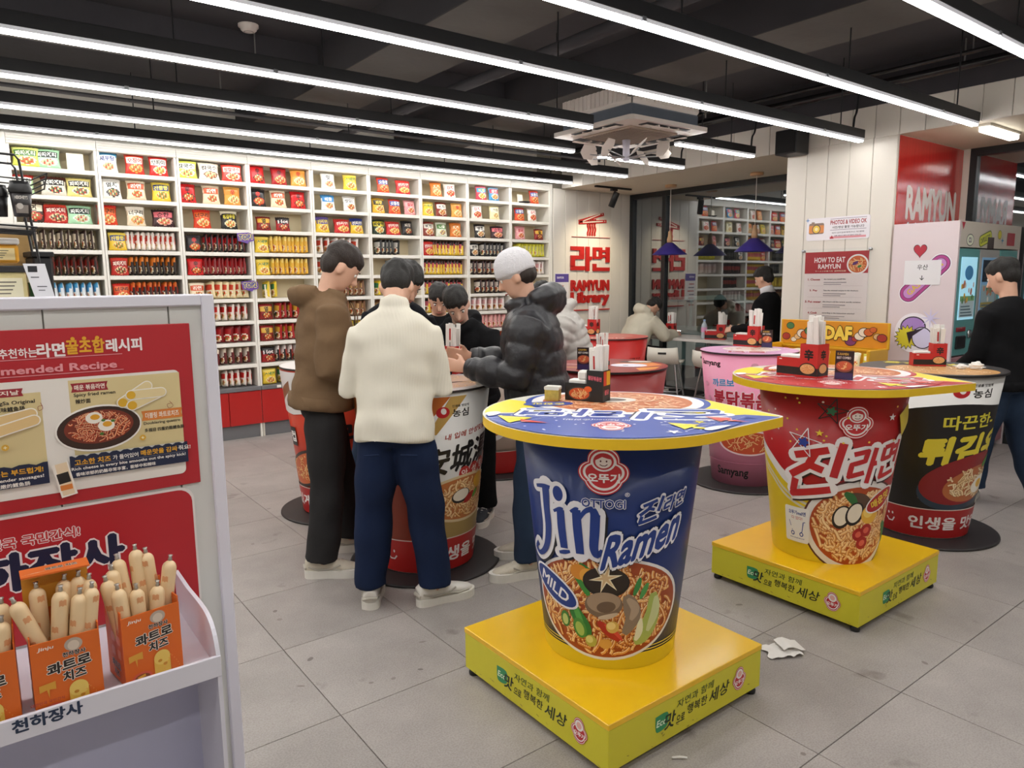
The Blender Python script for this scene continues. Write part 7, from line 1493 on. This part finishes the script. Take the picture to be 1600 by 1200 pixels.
def face_bits(root, Mh):
    for s in (-1, 1):
        e = MB(); v, f = ball((0, 0, 0), 0.0112, n=10); e.add(v, f, EYEW, True); v, f = ball((0, 0.0048, 0), 0.0072, n=10); e.add(v, f, IRIS, True); e.build('eye', root, Mh @ Vector((s * 0.032, 0.0735, 0.115)), Mh.to_euler())
        e = MB(); e.tube([Mh @ Vector((s * 0.018, 0.094, 0.136)), Mh @ Vector((s * 0.034, 0.091, 0.14)), Mh @ Vector((s * 0.05, 0.08, 0.135))], [0.002, 0.003, 0.0015], HAIRD, 6); e.build('eyebrow', root)
    e = MB(); e.tube([Mh @ Vector((-0.022, 0.078, 0.043)), Mh @ Vector((0, 0.09, 0.042)), Mh @ Vector((0.022, 0.078, 0.043))], [0.002, 0.0055, 0.002], LIPS, 8); e.build('mouth', root)
def hand_parts(w, d, up, s, curl=0.5, spread=0.35, sc=1.0):
    """palm, four unequal bent fingers and a side thumb; w wrist, d pointing direction, up = back of the hand, s = thumb side sign"""
    d = Vector(d).normalized(); up = Vector(up); up = (up - d * up.dot(d)).normalized(); x = d.cross(up) * s; w = Vector(w); o = []
    o.append(loft([w - d * 0.03, w + d * 0.02, w + d * 0.06 * sc, w + d * 0.095 * sc], [(0.021, 0.027), (0.016, 0.033), (0.014, 0.039), (0.011, 0.036)], 12, up))
    for i, (off, L) in enumerate(((0.030, 0.068), (0.011, 0.078), (-0.009, 0.073), (-0.028, 0.056))):
        p = w + d * (0.088 * sc) + x * off; dr = (d + x * off * spread * 12).normalized(); pts = [p - dr * 0.015, p]; a = 0.0
        for q in (0.42, 0.33, 0.25):
            a += curl * 0.75; p = p + (dr * math.cos(a) - up * math.sin(a)) * L * q; pts.append(p)
        o.append(loft(pts, [0.0095, 0.0095, 0.0088, 0.008, 0.0062], 8, up))
    p = w + d * 0.03 + x * 0.026; t = (d * 0.7 + x * 0.75 - up * 0.25).normalized(); t2 = (d * 0.95 + x * 0.2 - up * 0.3).normalized()
    o.append(loft([p - t * 0.012, p + t * 0.025, p + t * 0.045, p + t * 0.045 + t2 * 0.03], [0.014, 0.0125, 0.0105, 0.008], 8, up)); return o
def shoe(root, x, y, ang, upper, nm, tilt=0.0, stripes=None, chunky=0.0):
    """a laced sneaker: heel at the ankle, toe along ang"""
    Mx = Matrix.Translation((x, y, 0)) @ Matrix.Rotation(ang - PI / 2, 4, 'Z') @ Matrix.Scale(1.08, 4)
    out = smooth([(-0.034, -0.075), (-0.04, -0.03), (-0.036, 0.04), (-0.046, 0.11), (-0.04, 0.165), (-0.012, 0.198), (0.02, 0.19), (0.044, 0.15), (0.046, 0.09), (0.037, 0.02), (0.038, -0.04), (0.03, -0.08), (0, -0.092), (-0.034, -0.075)], 3)[:-1]
    sec = [(-0.085, 0.03, 0.034, 0.055), (-0.06, 0.036, 0.045, 0.06), (-0.02, 0.037, 0.052, 0.062), (0.03, 0.037, 0.045, 0.055), (0.08, 0.041, 0.032, 0.05), (0.13, 0.041, 0.022, 0.045), (0.17, 0.03, 0.016, 0.04), (0.188, 0.014, 0.008, 0.036)]
    me = fuse('shoe', [loft([(0.0, s[0], s[3]) for s in sec], [(s[1], s[2]) for s in sec], 16), loft([(0, -0.028, 0.06), (0, -0.03, 0.12)], [(0.036, 0.046), (0.036, 0.044)], 14)], 0.006, upper, 3)
    s = link('shoe', me, root); s.matrix_local = Mx
    so = MB().prism([(a * (1.05 + chunky), b * (1 + chunky * 0.3)) for a, b in out], 0.0, 0.03 + chunky * 0.1, SOLE); so = so.build('sole', s)
    t_ = MB()
    for sx in (-1, 1): t_.tube([(sx * 0.034, -0.07, 0.06), (sx * 0.041, -0.02, 0.045), (sx * 0.042, 0.05, 0.05), (sx * 0.04, 0.09, 0.068)], 0.0045, TRIM_, 5).tube([(sx * 0.042, 0.05, 0.05), (sx * 0.046, 0.1, 0.04), (sx * 0.034, 0.16, 0.04)], 0.0045, TRIM_, 5)
    t_.tube([(-0.03, -0.082, 0.05), (0, -0.096, 0.06), (0.03, -0.082, 0.05)], 0.008, TRIM_, 6); t_.build('overlay', s)
    l = MB()
    for k in range(5): yy = 0.02 + k * 0.02; zz = 0.108 - k * 0.0085; l.tube([(-0.024, yy, zz - 0.012), (0, yy + 0.006, zz - 0.002), (0.024, yy, zz - 0.012)], 0.0032, SOLE, 5)
    l.build('laces', s)
    if stripes:
        l = MB()
        for sx in (-1, 1):
            for k in range(3): l.tube([(sx * 0.037, 0.0 + k * 0.022, 0.095 - 0.006 * k), (sx * 0.043, 0.03 + k * 0.022, 0.04)], 0.0035, stripes, 5)
        l.build('side_stripes', s)
    return s
def person(label, x, y, face, H=1.75, lean=0.0, slean=0.0, head=(0.2, 0.0), armR=None, armL=None, feet=None, top=None, pants=None, shoes=None, hair=HAIRB, skin=SKIN, style='hoodie', hat=None, hands=(True, True), seat=None, hcurl=0.5, hup=None, extra=None, coll=None, stripes=None, hood=None, chunky=0.05, psc=1.0, qp=(0.125, 0.013)):
    k = H / 1.75; root_rz = face - PI / 2
    hz = (seat + 0.1) if seat else 0.93 * k
    hip = Vector((0, 0, hz)); R = Matrix.Rotation(-lean, 4, 'X') @ Matrix.Rotation(slean, 4, 'Y')
    U = lambda px, py, pz: hip + R @ Vector((px * k, py * k, (pz - 0.93) * k))
    fl = {'hoodie': 1.1, 'sweater': 1.0, 'puffer': 1.3, 'jumper': 1.06, 'parka': 1.3}[style]
    z0_ = 0.87 if style == 'hoodie' else 0.83
    tor = [(z0_, .196, .15, 0), (0.9, .196, .148, 0), (0.98, .184, .134, 0), (1.1, .182, .124, 0), (1.22, .19, .124, 0.0), (1.33, .2, .12, -0.005), (1.4, .185, .1, -0.01), (1.445, .13, .082, -0.012), (1.475, .075, .066, -0.008)]
    tpath = [U(0, t[3], t[0]) for t in tor]; trad = [(t[1] * k * fl, t[2] * k * fl * (1.05 if style in ('hoodie', 'puffer', 'parka') else 1)) for t in tor]
    if style not in ('puffer', 'parka', 'hoodie'): trad[-1] = (0.07 * k, 0.064 * k)
    elif style != 'hoodie': trad[-1] = (0.085 * k, 0.08 * k); trad[-2] = (0.14 * k, 0.1 * k); trad[-3] = (.2 * k, .125 * k)
    else: trad[-1] = (0.078 * k, 0.072 * k); trad[-2] = (0.135 * k, 0.09 * k)
    arms = []; hd = []
    for s, A in ((1, armR), (-1, armL)):
        A = A or ((0.15 * s, 0.0, -1), (0.0, 0.3, -1)); sh = U((0.19 if style in ('hoodie', 'parka', 'puffer') else 0.168) * s, -0.005, 1.375 if style in ('hoodie', 'parka', 'puffer') else 1.36); d1 = Vector(A[0]).normalized(); d2 = Vector(A[1]).normalized()
        el = sh + d1 * 0.285 * k; wr = el + d2 * 0.255 * k; arms.append((sh, el, wr, d2, s))
    ar = {'hoodie': (0.084, 0.076, 0.066, 0.054), 'sweater': (0.062, 0.056, 0.048, 0.038), 'puffer': (0.098, 0.09, 0.082, 0.06), 'jumper': (0.07, 0.06, 0.052, 0.042), 'parka': (0.095, 0.085, 0.075, 0.055)}[style]
    sleeves = [loft([a[0] + Vector((-0.05 * a[4], 0, 0.0)), a[0], a[0].lerp(a[1], .5), a[1], a[1].lerp(a[2], .55), a[2]], [(ar[0] * .95, ar[0] * .95), ar[0], ar[0] * .97, ar[1], ar[2], ar[3]], 16) for a in arms]
    bodyp = [loft(tpath, [(r[0] * .72 / fl, r[1] * .7 / fl) for r in trad], 16)]
    for a in arms:
        bodyp.append(loft([a[0], a[0].lerp(a[1], .5), a[1], a[1].lerp(a[2], .4), a[2] + a[3] * 0.01], [0.05, 0.045, 0.039, 0.038, 0.026], 12))
        if hands[0 if a[4] > 0 else 1]:
            u = (hup or {}).get(a[4], (a[4] * 0.9, 0, 0.5)); bodyp += hand_parts(a[2] + a[3] * 0.03, a[3], u, -a[4] if (hup or {}).get('flip') else (1 if Vector(a[3]).cross(Vector(u)).dot(Vector((-a[4], 0.3, 0.6))) > 0 else -1), hcurl)
    # legs
    feet = feet or [(0.1, 0.0, 0.0), (-0.1, 0.0, 0.0)]; legp = []; blegs = []; PW = 1.0 * psc
    for s, ft in zip((1, -1), feet):
        hj = hip + Vector((0.088 * s * k, 0, -0.05 * k)); an = Vector((ft[0], ft[1], 0.085))
        if seat:
            kn = Vector((0.12 * s, 0.4 * k, hz - 0.03)); an = Vector((ft[0], ft[1], seat - 0.38))
        else: kn = hj.lerp(an, 0.5) + Vector((0, 0.02, 0.02))
        legp.append(loft([hj + Vector((0, 0, 0.05)), hj.lerp(kn, .25), hj.lerp(kn, .6), kn, kn.lerp(an, .5), an + Vector((0, -0.005, 0.05)), an + Vector((0, -0.012, 0.005))], [0.084 * k, 0.1 * k * PW, 0.098 * k * PW, 0.088 * PW, 0.083 * PW, 0.079 * PW, 0.08 * PW], 16))
        blegs.append(loft([hj, hj.lerp(kn, .5), kn, kn.lerp(an, .35), an, an + Vector((0, 0, -0.03))], [0.08, 0.07, 0.056, 0.055, 0.04, 0.04], 12))
    hips = loft([hip + Vector((0, 0, 0.09)), hip + Vector((0, 0, 0.02)), hip + Vector((0, -0.005, -0.06)), hip + Vector((0, -0.005, -0.11))], [(.12 * k, .08 * k), (.14 * k, .1 * k), (.16 * k, .118 * k), (.14 * k, .1 * k)], 16)
    # head
    nb = U(0, -0.005, 1.46); Rh = R.to_3x3() @ Matrix.Rotation(-head[0], 3, 'X') @ Matrix.Rotation(head[1], 3, 'Z')
    hb = U(0, 0.015, 1.505); Mh = Matrix.Translation(hb + R.to_3x3() @ Vector((0, -0.03, 0))) @ Rh.to_4x4() @ Matrix.Translation((0, 0.02, 0.01)) @ Matrix.Scale(k, 4)
    bodyp += head_parts(Mh); bodyp.append(loft([U(0, -0.01, 1.4), nb, Mh @ Vector((0, -0.02, 0.05)), Mh @ Vector((0, -0.015, 0.1))], [0.06, 0.054, 0.052, 0.05], 14))
    me = fuse('person', bodyp + blegs + [([Vector((v.x * .85, v.y * .8, v.z)) for v in hips[0]], hips[1])], 0.0085, skin, 3)
    root = link('person', me, None, (x, y, 0), (0, 0, root_rz)); tag(root, label, 'person'); face_bits(root, Mh)
    sd = (x * 13 + y * 7) % 50
    lower = fuse('trousers', legp + [hips], 0.013, pants, 3, folds(0.014, sd, (8, 8, 7))); link('trousers', lower, root)
    tp = [loft(tpath, trad, 24)] + sleeves
    if style == 'hoodie':
        tp.append(loft([U(-.1, -0.06, 1.47), U(-.06, -0.125, 1.455), U(0, -0.15, 1.445), U(.06, -0.125, 1.455), U(.1, -0.06, 1.47)], [0.038, 0.052, 0.056, 0.052, 0.038], 14, (0, 0, 1)))
        tp.append(loft([U(-.095, -0.02, 1.475), U(-.06, 0.055, 1.455), U(0, 0.09, 1.435), U(.06, 0.055, 1.455), U(.095, -0.02, 1.475)], [0.03, 0.026, 0.022, 0.026, 0.03], 12, (0, 0, 1)))
        disp = folds(0.018, sd, (7, 7, 12))
    elif style in ('puffer', 'parka'):
        hs = hood or 1.0
        tp.append(loft([U(-.11, -0.03, 1.475), U(-.08, -0.1, 1.48), U(0, -0.14, 1.475), U(.08, -0.1, 1.48), U(.11, -0.03, 1.475)], [0.05, 0.062 * hs, 0.075 * hs, 0.062 * hs, 0.05], 14, (0, 0, 1)))
        tp.append(loft([U(-.09, 0.0, 1.47), U(-.05, 0.075, 1.465), U(0, 0.09, 1.46), U(.05, 0.075, 1.465), U(.09, 0, 1.47)], [0.035] * 5, 12, (0, 0, 1)))
        disp = quilt([([tuple(p) for p in tpath], 0.19)] + [([tuple(a[0]), tuple(a[1]), tuple(a[2])], 0.1) for a in arms], qp[0], qp[1], sd) if style == 'puffer' else folds(0.016, sd, (8, 8, 10))
    else: disp = folds(0.012, sd, (7, 7, 11))
    if coll == 'turtle': tp.append(loft([U(0, -0.008, 1.44), U(0, -0.006, 1.48), U(0, 0.0, 1.525)], [(0.075, 0.07), (0.068, 0.065), (0.066, 0.064)], 20)); tp.append(loft([U(0, -0.006, 1.478), U(0, -0.004, 1.505)], [(0.073, 0.07), (0.073, 0.07)], 20))
    nm = {'hoodie': 'hoodie', 'sweater': 'sweater', 'puffer': 'puffer_jacket', 'jumper': 'jumper', 'parka': 'parka'}[style]
    up_ = fuse(nm, tp, 0.0125, top, 3, disp); up_o = link(nm, up_, root)
    if style in ('hoodie', 'jumper', 'puffer'):
        c = MB()
        v, f = loft([U(0, 0, z0_ + 0.005), U(0, 0, z0_ + 0.03), U(0, 0, z0_ + 0.07)], [(trad[0][0] * .97, trad[0][1] * .97), (trad[0][0] * 1.0, trad[0][1] * 1.0), (trad[0][0] * .98, trad[0][1] * .98)], 28); c.add(v, f, top, True); c.build('hem_band', up_o)
        for a in arms:
            c = MB(); v, f = loft([a[2] - a[3] * 0.03, a[2] + a[3] * 0.012, a[2] + a[3] * 0.03], [ar[3] * 1.02, ar[3] * .92, ar[3] * .8], 16); c.add(v, f, top, True); c.build('cuff', up_o)
    # hair or hat
    T = lambda vf: ([Mh @ Vector(v) for v in vf[0]], vf[1])
    hp_ = [T(ball((0, -0.012, 0.17), (0.087, 0.105, 0.083))), T(ball((0, -0.045, 0.115), (0.077, 0.068, 0.075))), T(loft([(-.074, 0.02, 0.15), (-.062, 0.05, 0.168), (-0.034, 0.076, 0.184), (0, 0.082, 0.188), (0.034, 0.076, 0.184), (.062, 0.05, 0.168), (.074, 0.02, 0.15)], [(0.014, 0.01), (0.018, 0.01), (0.02, 0.011), (0.02, 0.011), (0.02, 0.011), (0.018, 0.01), (0.014, 0.01)], 10, (0, 0, 1)))]
    if hat:
        hp_ = [T(ball((0, -0.012, 0.165), (0.092, 0.112, 0.1))), T(loft([(0, -0.008, 0.125), (0, -0.01, 0.165)], [(0.092, 0.112), (0.094, 0.113)], 24))]
        hm = fuse('knit_cap', hp_, 0.008, hat, 4); link('knit_cap', hm, root)
        hm = fuse('hair', [T(ball((0, -0.045, 0.1), (0.078, 0.07, 0.06)))], 0.008, hair, 2, folds(0.006, sd, (40, 40, 10))); link('hair', hm, root)
    else:
        hm = fuse('hair', hp_, 0.0075, hair, 2, folds(0.007, sd, (40, 40, 16))); link('hair', hm, root)
    if shoes and not seat:
        for s, ft in zip((1, -1), feet): shoe(root, ft[0], ft[1] + 0.0, PI / 2 + ft[2], shoes, '', stripes=stripes, chunky=chunky)
    elif shoes:
        for s, ft in zip((1, -1), feet):
            o = shoe(root, ft[0], ft[1], PI / 2, shoes, '', chunky=chunky); o.location.z = seat - 0.47
    if extra: extra(root, U, k, arms)
    return root
def loc_feet(x, y, face, pts):
    """world foot positions and toe directions -> local"""
    o = []; a = -(face - PI / 2)
    for (wx, wy, wa) in pts: dx, dy = wx - x, wy - y; o.append((dx * math.cos(a) - dy * math.sin(a), dx * math.sin(a) + dy * math.cos(a), wa - face))
    return o
HOOD = mat('brown_fleece', '#735c45', 0.95, spec=0.15, var=0.12, scale=14, bump=0.6, bscale=11); BJEAN = mat('washed_black_denim', '#2b2a2b', 0.85, spec=0.2, var=0.35, scale=5, bump=0.7, bscale=10)
def knit(name, col, sc=55.0):
    m = mat(name, col, 0.9, spec=0.15, var=0.05); nt = m.node_tree; w = nt.nodes.new('ShaderNodeTexWave'); w.inputs['Scale'].default_value = sc; w.inputs['Distortion'].default_value = 0.3; tc = nt.nodes.new('ShaderNodeTexCoord'); nt.links.new(tc.outputs['Object'], w.inputs[0])
    b = nt.nodes.new('ShaderNodeBump'); b.inputs['Strength'].default_value = 0.55; b.inputs['Distance'].default_value = 0.004; nt.links.new(w.outputs[0], b.inputs['Height']); nt.links.new(b.outputs[0], nt.nodes['Principled BSDF'].inputs['Normal']); return m
WKNIT = knit('cream_rib_knit', '#e6e0d0', 85.0); NAVYP = mat('navy_twill', '#16233f', 0.85, spec=0.2, var=0.25, scale=5, bump=0.8, bscale=9, stretch=(1, 1, 0.6)); NAVYK = knit('midnight_knit', '#15161c', 70); BLK = mat('black_cotton', '#131315', 0.9, spec=0.15, var=0.2, scale=10, bump=0.6, bscale=11)
PUFF = mat('black_nylon_shell', '#232226', 0.38, spec=0.5, var=0.15, scale=12, bump=0.35, bscale=30); GPUF = mat('pale_grey_shell', '#b5b1ab', 0.6, spec=0.3, var=0.06, scale=10, bump=0.3, bscale=30); CPARK = mat('cream_parka_cloth', '#cbc5b2', 0.75, spec=0.2, var=0.06, scale=8, bump=0.3, bscale=40)
DENIM = mat('dark_blue_denim', '#2b3a50', 0.85, spec=0.2, var=0.45, scale=5, bump=0.7, bscale=10); BEIGE = mat('cream_sneaker_mesh', '#cfc6b5', 0.7, var=0.1, scale=40, bump=0.3, bscale=180); WSH = mat('white_sneaker_leather', '#dcd7d0', 0.45, var=0.05, scale=14, bump=0.1, bscale=60); KSH = mat('dark_grey_suede', '#34373d', 0.8, var=0.1, scale=20); WSTR = mat('white_stripe', '#e6e3de', 0.5, var=0); WCAP = mat('white_knit_cap', '#cfcdd0', 0.9, spec=0.15, var=0.05, bump=0.4, bscale=120)
D = math.radians
# man in the brown hoodie
fx, fy, fa = 1.515, 3.735, D(-14)
def pocket(root, U, k, arms):
    P_ = MB(); v, f = loft([U(-0.12, 0.15, 0.93), U(0, 0.168, 0.94), U(0.12, 0.15, 0.93)], [(0.05, 0.012)] * 3, 12, (0, 0, 1)); P_.add(v, f, HOOD, True); P_.build('front_pocket', root)
    for s in (-1, 1):
        c = MB().tube([U(0.03 * s, 0.125, 1.43), U(0.035 * s, 0.155, 1.36), U(0.034 * s, 0.16, 1.27)], 0.004, HOOD, 6); c.build('drawstring', root)
person('man in a brown hoodie, black jeans and cream sneakers at the white cup table', fx, fy, fa, 1.83, 0.1, 0, (0.5, 0.0), armR=((0.16, -0.12, -1), (-0.25, 0.95, -0.3)), armL=((-0.1, 0.1, -1), (0.2, 0.95, -0.2)), feet=loc_feet(fx, fy, fa, [(1.425, 3.60, D(-32)), (1.70, 3.86, D(-28))]), top=HOOD, pants=BJEAN, shoes=BEIGE, hair=HAIRD, style='hoodie', extra=pocket, chunky=0.12, psc=1.08)
# man in the cream roll-neck, back to the viewer
fx, fy, fa = 1.60, 3.05, D(52)
def backpock(root, U, k, arms):
    for s in (-1, 1):
        c = MB().tube([U(0.05 * s, -0.142, 0.775), U(0.125 * s, -0.122, 0.77)], 0.004, NAVYP, 6); c.build('pocket_welt', root)
person('man in a cream ribbed roll-neck and navy trousers with his back to the viewer', fx, fy, fa, 1.74, 0.16, 0, (0.6, 0.0), armR=((0.24, 0.0, -1), (-0.5, 0.9, 0.0)), armL=((-0.24, 0.0, -1), (0.5, 0.9, 0.0)), feet=loc_feet(fx, fy, fa, [(1.735, 2.945, D(-8)), (1.485, 3.14, D(58))]), top=WKNIT, pants=NAVYP, shoes=WSH, style='sweater', coll='turtle', extra=backpock, psc=1.06)
# person in the midnight knit across the table
fx, fy, fa = 2.10, 4.05, D(-105)
person('person in a midnight blue knit leaning over the far side of the white cup table', fx, fy, fa, 1.76, 0.2, -0.12, (0.5, 0.2), armR=((0.35, 0.35, -1), (-0.3, 0.9, -0.2)), armL=((-0.35, 0.35, -1), (0.3, 0.9, -0.2)), feet=loc_feet(fx, fy, fa, [(1.80, 4.06, D(-115)), (2.12, 4.26, D(-80))]), top=NAVYK, pants=DENIM, shoes=KSH, style='jumper', stripes=WSTR)
# person in black further back
fx, fy, fa = 2.82, 4.62, D(-120)
person('person in a black coat standing furthest back in the group', fx, fy, fa, 1.6, 0.12, 0, (0.45, 0.0), armR=((0.15, 0.2, -1), (-0.3, 0.9, -0.1)), armL=((-0.15, 0.2, -1), (0.3, 0.9, -0.1)), top=BLK, pants=BLK, shoes=KSH, style='jumper')
# person in the black hoodie
fx, fy, fa = 2.60, 3.90, D(-140)
person('person in a black hooded top bending towards the red chopstick box', fx, fy, fa, 1.62, 0.34, 0, (0.35, 0.3), armR=((0.2, 0.4, -1), (-0.3, 0.9, -0.1)), armL=((-0.2, 0.4, -1), (0.3, 0.9, -0.1)), top=BLK, pants=BLK, shoes=KSH, style='hoodie', skin=SKINP)
# man in the black puffer and white cap, hands together
fx, fy, fa = 2.46, 3.0, D(140)
person('man in a black puffer jacket and white knit cap holding his hands together', fx, fy, fa, 1.76, 0.12, 0, (0.3, -0.1), armR=((0.12, 0.28, -1), (-0.32, 0.95, 0.22)), armL=((-0.14, 0.22, -1), (0.32, 0.95, 0.12)), feet=loc_feet(fx, fy, fa, [(2.5, 3.12, D(150)), (2.30, 2.90, D(160))]), top=PUFF, pants=DENIM, shoes=BEIGE, hair=HAIRD, style='puffer', hat=WCAP, hcurl=0.25, hup={1: (1, 0.0, 0.25), -1: (-1, 0.0, 0.25)}, hood=1.15, chunky=0.12, psc=1.05)
# pale grey puffer behind
fx, fy, fa = 3.86, 4.2, D(150)
person('person in a pale grey puffer jacket bending down behind the black puffer jacket', fx, fy, fa, 1.66, 0.36, 0, (0.5, 0.0), armR=((0.1, 0.5, -1), (-0.2, 0.9, -0.1)), armL=((-0.1, 0.5, -1), (0.2, 0.9, -0.1)), top=GPUF, pants=BLK, shoes=KSH, style='puffer', hood=0.5, qp=(0.07, 0.014))
# seated at the counter
fx, fy, fa = 6.78, 6.42, D(-12)
person('person in a cream parka hunched at the window counter under the red wall sign', fx, fy, fa, 1.68, 0.5, 0, (0.5, 0.0), armR=((0.25, 0.6, -0.75), (-0.35, 0.9, 0.05)), armL=((-0.25, 0.6, -0.75), (0.35, 0.9, 0.05)), feet=[(0.12, 0.32, 0), (-0.12, 0.32, 0)], top=CPARK, pants=BLK, shoes=KSH, style='parka', seat=0.6, hood=1.0)
# in black by the window
fx, fy, fa = 6.93, 4.5, D(95)
def mask(root, U, k, arms):
    c = MB(); v, f = loft([U(0, -0.01, 1.45), U(0, 0.0, 1.49), U(0, 0.01, 1.525)], [(0.085, 0.08), (0.075, 0.072), (0.07, 0.068)], 20); c.add(v, f, WCAP, True); c.build('pale_scarf', root)
person('person in black with a pale scarf standing by the window beside the pillar', fx, fy, fa, 1.72, 0.08, 0, (0.25, 0.0), armR=((0.15, 0.2, -1), (-0.2, 0.9, -0.1)), armL=((-0.15, 0.2, -1), (0.2, 0.9, -0.1)), top=BLK, pants=BLK, shoes=KSH, style='jumper', extra=mask)
# right edge
fx, fy, fa = 5.62, 1.82, D(70)
person('man in a black sweater and dark blue jeans by the capsule machines, right edge', fx, fy, fa, 1.72, 0.06, 0, (0.3, 0.2), armR=((0.16, 0.05, -1), (-0.1, 0.7, -0.6)), armL=((-0.16, 0.1, -1), (0.2, 0.8, -0.5)), feet=loc_feet(fx, fy, fa, [(5.78, 1.62, D(20)), (5.62, 1.98, D(15))]), top=BLK, pants=DENIM, shoes=WSH, style='jumper', psc=1.12)
